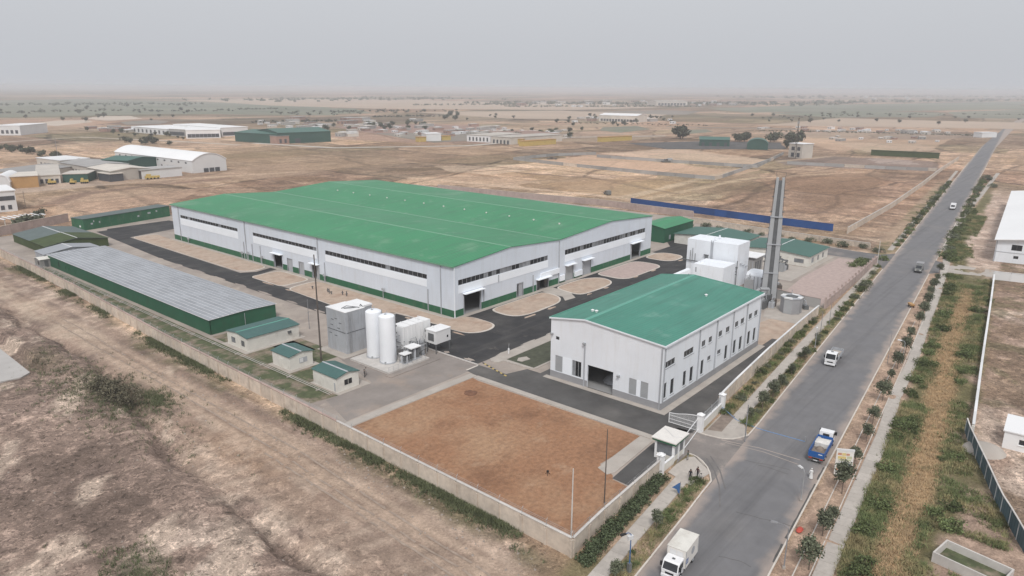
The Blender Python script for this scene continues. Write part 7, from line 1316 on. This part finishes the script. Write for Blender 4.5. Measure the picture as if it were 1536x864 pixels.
for s_ in (1, -1): MB().box(-4.2, min(s_*1.1, s_*1.16), 1.051, 1.9, max(s_*1.1, s_*1.16), 1.75).build('side_board', 'grey_clad', t)
MB().box(-4.2, -1.09, 1.051, -4.14, 1.09, 1.75).build('tail_board', 'grey_clad', t); MB().box(1.84, -1.09, 1.051, 1.9, 1.09, 2.3).build('head_board', 'truck_cream', t); MB().box(2.6, -0.25, 2.95, 2.9, 0.25, 3.02).build('roof_hatch', 'dark_steel', t)
for i in range(4): MB().box(-3.6+i*1.35, -0.9, 1.06, -2.5+i*1.35, 0.9, 1.3+0.2*(i % 2)).build('cargo_pallet', 'concrete', t)
for y in (-0.95, 0.95): wheel(t, 3.2, y, 0.48); wheel(t, -2.6, y, 0.48)
def small_truck(label, x, y, rot, bodym, coverm, L=4.8, cover=True, name='covered_pickup'):
    t = thing(name, label, 'truck', (x, y, 0.01), rot)
    MB().extrude_y([(-L/2, 0.45), (L/2, 0.45), (L/2, 0.95), (L/2-1.1, 1.05), (L/2-1.75, 1.75), (L/2-2.9, 1.8), (L/2-3.0, 1.05), (-L/2, 1.05)], -0.85, 0.85).build('body', bodym, t)
    if cover: MB().extrude_y([(-L/2+0.05, 1.06), (L/2-3.05, 1.06), (L/2-3.0, 2.1), (-L/2+0.1, 2.1)], -0.9, 0.9).build('canopy', coverm, t)
    a, b_ = (L/2-1.09, 1.08), (L/2-1.7, 1.7); MB().poly([(a[0]+.02, -.7, a[1]), (a[0]+.02, .7, a[1]), (b_[0]+.03, .65, b_[1]), (b_[0]+.03, -.65, b_[1])]).build('windscreen', 'glass_dark', t)
    for s_ in (1, -1): MB().poly([(L/2-2.85, s_*.86, 1.1), (L/2-1.3, s_*.86, 1.1), (L/2-1.8, s_*.86, 1.68), (L/2-2.8, s_*.86, 1.7)]).build('side_window', 'glass_dark', t); MB().box(L/2, s_*.55-.16, .65, L/2+.03, s_*.55+.16, .85).build('headlight', 'lamp_glass', t); wheel(t, L/2-.85, s_*.78, .34, .22); wheel(t, -L/2+.9, s_*.78, .34, .22)
    MB().box(L/2-.02, -.85, .35, L/2+.1, .85, .55).build('bumper', 'black_trim', t)
    return t
small_truck('dark grey covered pickup crossing at the side lane junction', 259.6, 44.3, RANG+math.pi, 'truck_grey', 'plinth', 5.6, True).scale = (1.2, 1.2, 1.25)
small_truck('white pickup with white canopy on the far stretch of road', 412.5, 60.0, RANG+math.pi, 'truck_white', 'truck_white', 5.6).scale = (1.25, 1.25, 1.3)
small_truck('dark pickup parked alone on the pale dirt patch beyond the hall', *(339.5, 215.9), 0.9, 'truck_grey', 'truck_grey', 5.2).scale = (1.3, 1.3, 1.2)
small_truck('dark pickup parked in the walled empty plot', *(526.2, 279.7), 2.4, 'truck_grey', 'shutter_grey', 5.2).scale = (1.7, 1.7, 1.5)
t = small_truck('rusty dark car wreck lying on the tan plot', *(483.1, 362.6), 2.2, 'rust_dark', 'rust_dark', 5.0, False, 'car_wreck'); t.scale = (1.8, 1.8, 0.9)
t = thing('orange_barrow', 'small orange machine standing at the right kerb', 'barrow', (*(212.9, 36.8), 0.1), 0.6); MB().extrude_y([(-.9, .5), (.9, .5), (1.2, 1.0), (-1.1, 1.0)], -.5, .5).build('tray', 'orange', t); MB().box(-.5, -.3, .2, .5, .3, .5).build('frame', 'black_trim', t); [wheel(t, x, y, .25, .15) for x in (-.6, .6) for y in (-.45, .45)]
o = MB().lathe(0, 0, [(0.5, 0), (0.62, 0.2), (0.4, 0.45), (0.12, 0.5)], 9).build('red_bundle', 'red', None, True, (*(89.0, 24.2), 0.1)); o.scale = (1.3, .7, .8); tag(o, 'crumpled red bundle lying on the verge beside the kerb', 'bundle')

# ---------------------------------------------------------------- poles, lamps, signs, ropes
def pole(label, x, y, h, r, matn, cat='pole', arms=()):
    t = thing('utility_pole', label, cat, (x, y, 0)); MB().rod((0, 0, -0.2), (0, 0, h), r, 8, r*0.6).build('shaft', matn, t)
    for (z, L, ang) in arms: MB().rod((-L*math.cos(ang), -L*math.sin(ang), z), (L*math.cos(ang), L*math.sin(ang), z), 0.05, 5).build('cross_arm', matn, t)
    return t
pole('very tall slim lightning mast beside the grey tower', 84.6, 124.7, 23.5, 0.2, 'rust_dark', 'mast'); pole('slim pale pole just outside the near corner of the wall', 67.9, 50.6-4, 10.2, 0.11, 'wall_cap'); pole('slim dark pole standing inside the soil plot wall', 77.7, 47.8, 11.6, 0.1, 'rust_dark')
pole('short pole with cross fitting beside the long green building end', *(95.5, 144.8), 7.5, 0.09, 'metal_pole', 'pole', ((4.2, 0.7, 0.4),)); pole('power pole with cross arm behind the corner pergola', *(111.4, 398.5), 8.5, 0.14, 'wood_pole', 'pole', ((7.6, 1.2, 1.0),)); pole('thin mast rising behind the cream block', *(203.4, 630.0), 19, 0.2, 'metal_pole', 'mast')
for i, (px, py, h) in enumerate(((1316, 394, 7.5), (1139, 655, 6.6), (1231, 500, 5.5), (1246, 485, 5.5))):
    pass
pole('pale utility pole at the corner of the side street', *(263.5, 57.8), 7.6, 0.14, 'wall_cap'); pole('grey signal pole with bracket at the gate junction', *(108.6, 40.0), 6.8, 0.12, 'metal_pole', 'pole', ((1.2, 0.35, 0.5), (1.7, 0.3, 0.5))); pole('slim pole on the verge near the flatbed truck', *(175.4, 48.8), 5.4, 0.08, 'metal_pole'); pole('second slim pole on the verge beside its pair', *(182.7, 49.0), 5.4, 0.08, 'metal_pole'); pole('leaning slim post on the right hand verge near the round trees', *(163.5, 31.0), 7.0, 0.06, 'metal_pole')
def lamp(label, x, y, h, rot, L=1.6, matn='metal_pole', head='far_white'):
    t = thing('street_lamp', label, 'street lamp', (x, y, 0.1), rot); MB().rod((0, 0, -0.1), (0, 0, h), 0.09, 8, 0.06).build('pole', matn, t); m = MB(); m.path([(0, 0, h), (L*.4, 0, h+.35), (L, 0, h+.4)], 0.05); m.build('arm', matn, t)
    MB().add([(L-.1, -.16, h+.33), (L+.75, -.2, h+.36), (L+.75, .2, h+.36), (L-.1, .16, h+.33), (L-.05, -.1, h+.5), (L+.65, -.14, h+.52), (L+.65, .14, h+.52), (L-.05, .1, h+.5)], [(3,2,1,0),(4,5,6,7),(0,1,5,4),(1,2,6,5),(2,3,7,6),(3,0,4,7)]).build('lamp_head', head, t)
    MB().cyl(0, 0, -.1, .25, .2, 8).build('base', 'concrete', t); return t
lamp('street lamp on the near right kerb with a bent arm over the road', 79.9, 23.0, 5.6, RANG+R(100), 1.4, 'metal_pole', 'metal_pole'); lamp('thin street lamp with white head standing at the road edge behind the blue truck', *(96.5, 26.6), 4.6, R(60), 0.5, 'galv'); lamp('street lamp with white curved head on the right verge', *(165.6, 28.6), 4.6, RANG+R(90), 0.8, 'galv'); lamp('street lamp with white head among the young trees on the compound verge', *(162.9, 46.1), 4.2, R(20), 0.4, 'galv')
t = lamp('blue grey steel lamp post with dark lamp head on the pavement edge', *(66.9, 37.2), 5.2, R(160), 0.9, 'blue_cloth', 'black_trim'); MB().box(-.25, -.2, 4.6, .5, .2, 5.1).build('camera_box', 'far_white', t); MB().box(-.22, -.22, 0, .22, .22, 1.2).build('base_cabinet', 'truck_grey', t)
t = thing('poster_board', 'leaning white poster board with colourful print beside the right kerb', 'sign', (*(107.7, 24.2), 0.05), R(-60))
MB().box(-1.25, -0.12, 0.25, 1.25, 0.0, 4.2).build('board', 'poster', t); MB().box(-1.3, -0.15, 4.202, 1.3, 0.03, 4.55).build('top_cap', 'far_white', t); [MB().box(x, -.1, -.1, x+.12, 0, .25).build('leg', 'galv', t) for x in (-1.0, .9)]
for (x0, z0, x1, z1, mt_) in ((-1.05, 3.5, -.5, 3.9, 'ink_red'), (-.45, 3.45, .1, 3.9, 'ink_yellow'), (.15, 3.5, .65, 3.85, 'ink_red'), (-1.0, 2.9, .2, 3.35, 'ink_yellow'), (.3, 2.95, 1.0, 3.4, 'ink_green'), (-.9, 2.6, .9, 2.85, 'ink_green'), (-1.05, 1.0, -.6, 1.4, 'ink_red'), (-.4, .7, .9, .95, 'far_grey')):
    MB().box(x0, -0.126, z0, x1, -0.122, z1).build('print', mt_, t)
MB().extrude_y([(0.05+.85*math.cos(R(24*i)), 1.75+.68*math.sin(R(24*i))) for i in range(15)], -.127, -.122).build('print', 'ink_blue', t); MB().extrude_y([(0.25+.4*math.cos(R(36*i)), 1.85+.32*math.sin(R(36*i))) for i in range(10)], -.13, -.1275).build('print', 'far_grey', t)
rp = thing('blue_rope', 'blue rope barrier stretched across the road to the blue truck', 'rope', (0, 0, 0)); pts = [(117.1, 47.9), (115.5, 44.2), (114.8, 39.8), (115.1, 35.3), (115.3, 31.8)]; a = along(pts, 1.0)
m = MB(); m.path([(x, y, 0.05+0.85*(1-min(1, i/4.0))) for i, (x, y, g) in enumerate(a)], 0.06, 5); m.build('rope', 'blue_rope', rp); [MB().rod((x, y, 0), (x, y, 1.0), 0.05, 6).build('rope_post', 'galv', rp) for x, y in (pts[0], a[-1][:2])]
t = thing('blue_banner', 'torn blue banner hanging from a short post on the pavement', 'banner', (*(86.4, 40.5), 0.06), R(20)); MB().rod((0, 0, 0), (0, 0, 2.3), 0.05, 6).build('post', 'metal_pole', t); MB().add([(0.03, 0, 2.1), (0.05, 0.25, 2.0), (0.06, 0.9, 1.35), (0.04, 1.2, 1.1), (0.05, 0.5, 0.9), (0.03, 0.25, 0.4), (0.03, 0, 0.3), (-.0, 0.2, 1.2)], [(0, 1, 7), (1, 2, 7), (2, 3, 4, 7), (4, 5, 7), (5, 6, 7), (6, 0, 7)]).build('cloth', 'blue_cloth', t)
st_ = thing('survey_stand', 'low dark tripod stand in the middle of the soil plot', 'stand', (*(78.7, 58.7), 0.02)); [MB().rod((.4*math.cos(R(a)), .4*math.sin(R(a)), 0), (0, 0, .5), .04, 5).build('leg', 'black_trim', st_) for a in (90, 210, 330)]; MB().box(-.15, -.15, .5, .15, .15, .68).build('head', 'black_trim', st_)
hy = thing('hydrant_post', 'white hydrant post on the kerb of the workshop lawn', 'hydrant', (*(114.2, 96.7), 0.12)); MB().lathe(0, 0, [(.16, 0), (.16, .9), (.22, 1.0), (.1, 1.25)], 10).build('barrel', 'white', hy); MB().rod((-.35, 0, .75), (.35, 0, .75), .08, 8).build('outlet', 'galv', hy); MB().rod((0, 0, 1.2), (.1, 0, 2.3), .05, 6).build('stem', 'galv', hy)

# ---------------------------------------------------------------- people
def person(label, x, y, rot, top='cloth_black', legs='cloth_black', pose='stand', z=0.06, robe=False, hold=None):
    st = 0.24 if pose == 'walk' else 0.05
    J = {'pelvis': (0, 0, .95), 'waist': (0, 0, 1.1), 'chest': (0.02, 0, 1.34), 'neck': (0.01, 0, 1.49), 'head': (0.03, 0, 1.6), 'crown': (0.02, 0, 1.72)}
    E_ = [('pelvis', 'waist'), ('waist', 'chest'), ('chest', 'neck'), ('neck', 'head'), ('head', 'crown')]; Rd = {'pelvis': .15, 'waist': .135, 'chest': .165, 'neck': .06, 'head': .1, 'crown': .075}
    for s_, n_ in ((1, 'l'), (-1, 'r')):
        f_ = st*s_; arm = -f_*.8
        J.update({'hip'+n_: (0, .1*s_, .9), 'knee'+n_: (f_*.5+.03, .11*s_, .5), 'ankle'+n_: (f_-.02, .11*s_, .09), 'toe'+n_: (f_+.15, .13*s_, .04), 'sh'+n_: (0, .19*s_, 1.4), 'elb'+n_: (arm*.4-.03, .26*s_, 1.14), 'wr'+n_: (arm+.08, .27*s_, .92), 'palm'+n_: (arm+.1, .27*s_, .84)})
        Rd.update({'hip'+n_: .095, 'knee'+n_: .062, 'ankle'+n_: .042, 'toe'+n_: .035, 'sh'+n_: .065, 'elb'+n_: .045, 'wr'+n_: .03, 'palm'+n_: .032})
        E_ += [('pelvis', 'hip'+n_), ('hip'+n_, 'knee'+n_), ('knee'+n_, 'ankle'+n_), ('ankle'+n_, 'toe'+n_), ('chest', 'sh'+n_), ('sh'+n_, 'elb'+n_), ('elb'+n_, 'wr'+n_), ('wr'+n_, 'palm'+n_)]
        for k, (dx, L) in enumerate(((-.035, .075), (-.012, .085), (.012, .08), (.034, .065))):
            J['f%d%s' % (k, n_)] = (arm+.1+dx, .268*s_, .84-L); Rd['f%d%s' % (k, n_)] = .009; E_.append(('palm'+n_, 'f%d%s' % (k, n_)))
        J['th'+n_] = (arm+.155, .25*s_, .84); Rd['th'+n_] = .01; E_.append(('wr'+n_, 'th'+n_))
    keys = list(J); me = bpy.data.meshes.new('body'); me.from_pydata([J[k] for k in keys], [(keys.index(a), keys.index(b_)) for a, b_ in E_], []); ob = bpy.data.objects.new('tmp', me); C.objects.link(ob)
    ob.modifiers.new('s', 'SKIN'); sv = me.skin_vertices[0].data
    for i, k in enumerate(keys): sv[i].radius = (Rd[k], Rd[k]); sv[i].use_root = (k == 'pelvis')
    ob.modifiers.new('u', 'SUBSURF').levels = 1
    dg = bpy.context.evaluated_depsgraph_get(); bm_ = bpy.data.meshes.new_from_object(ob.evaluated_get(dg)); bpy.data.objects.remove(ob)
    bm_.materials.clear(); [bm_.materials.append(MT[k]) for k in (legs, top, 'skin', 'cloth_black')]
    for p in bm_.polygons:
        c_ = p.center; p.material_index = 3 if c_.z < .085 else (2 if c_.z > 1.475 or (abs(c_.y) > .2 and c_.z < .93 and c_.z > .7) else (1 if c_.z > .97 or abs(c_.y) > .21 else 0)); p.use_smooth = True
    t = thing('person', label, 'person', (x, y, z), rot); bm_.name = 'body'; link('body', bm_, t)
    MB().lathe(0.0, 0, [(.098, 1.6), (.112, 1.66), (.1, 1.74), (.03, 1.79)], 12).build('hair', 'hair' if not robe else top, t, True); MB().add([(.115, -.015, 1.6), (.115, .015, 1.6), (.145, 0, 1.59), (.12, 0, 1.645)], [(0, 1, 2), (0, 2, 3), (1, 3, 2)]).build('nose', 'skin', t)
    if robe: MB().lathe(0, 0, [(.3, .1), (.24, .6), (.19, 1.0), (.22, 1.35), (.08, 1.5)], 14).build('robe', top, t, True)
    if hold == 'pack': MB().box(-.3, -.16, 1.02, -.14, .16, 1.42).build('backpack', 'cloth_black', t)
    return t
person('person in black with grey bag straps standing on the pavement near the gate', *(91.5, 41.4), R(200), 'cloth_black', 'cloth_black', 'stand', .06, False, 'pack')
person('person in dark maroon top standing next to the bicycle by the gate', *(92.9, 40.9), R(170), 'cloth_maroon', 'cloth_black', 'walk')
person('person in dark green standing beside the guard booth', *(96.6, 44.4), R(90), 'cloth_green', 'cloth_pale', 'stand', .06)
person('person in dark clothes standing beside the shed with the double window', *(84.8, 110.3), R(-30), 'cloth_black', 'cloth_black', 'stand', .01); person('person in pale shirt next to the darker companion by the shed', *(85.7, 110.9), R(150), 'cloth_pale', 'cloth_grey', 'stand', .01)
person('person in long white robe walking behind the blue truck', *(103.8, 27.6), R(10), 'cloth_white', 'cloth_white', 'walk', .012, True)
bk = thing('bicycle', 'grey bicycle standing on the verge edge beside the two pedestrians', 'bicycle', (*(92.8, 40.4), 0.06), R(60))
for x in (-.52, .52):
    m = MB(); m.path([(x+.33*math.cos(R(30*i)), 0, .34+.33*math.sin(R(30*i))) for i in range(13)], .022, 5); w_ = m.build('wheel', 'tyre', bk); m = MB(); [m.rod((x, 0, .34), (x+.32*math.cos(R(45*i)), 0, .34+.32*math.sin(R(45*i))), .006, 3) for i in range(8)]; m.build('spokes', 'galv', w_)
m = MB(); m.path([(-.52, 0, .34), (-.15, 0, .85), (.38, 0, .8), (0, 0, .32), (-.15, 0, .85)], .02); m.path([(.52, 0, .34), (.38, 0, .8), (.36, 0, .98)], .02); m.path([(-.52, 0, .34), (0, 0, .32)], .016); m.build('frame', 'steel', bk); MB().rod((.36, -.28, .98), (.36, .28, .98), .018).build('handlebar', 'black_trim', bk); MB().box(-.3, -.07, .87, -.03, .07, .94).build('saddle', 'black_trim', bk)

# ---------------------------------------------------------------- the hazy air
hm = bpy.data.materials.new('haze_air'); hm.use_nodes = True; n = hm.node_tree.nodes; l = hm.node_tree.links; n.clear(); out = n.new('ShaderNodeOutputMaterial'); pv = n.new('ShaderNodeVolumePrincipled')
pv.inputs['Color'].default_value = (0.84, 0.855, 0.90, 1); pv.inputs['Density'].default_value = 0.00021; pv.inputs['Anisotropy'].default_value = 0.0; l.new(pv.outputs[0], out.inputs['Volume'])
MT['haze_air'] = hm; stuff(MB().box(-10500, -10500, -2.5, 49500, 49500, 64).build('haze', 'haze_air'))
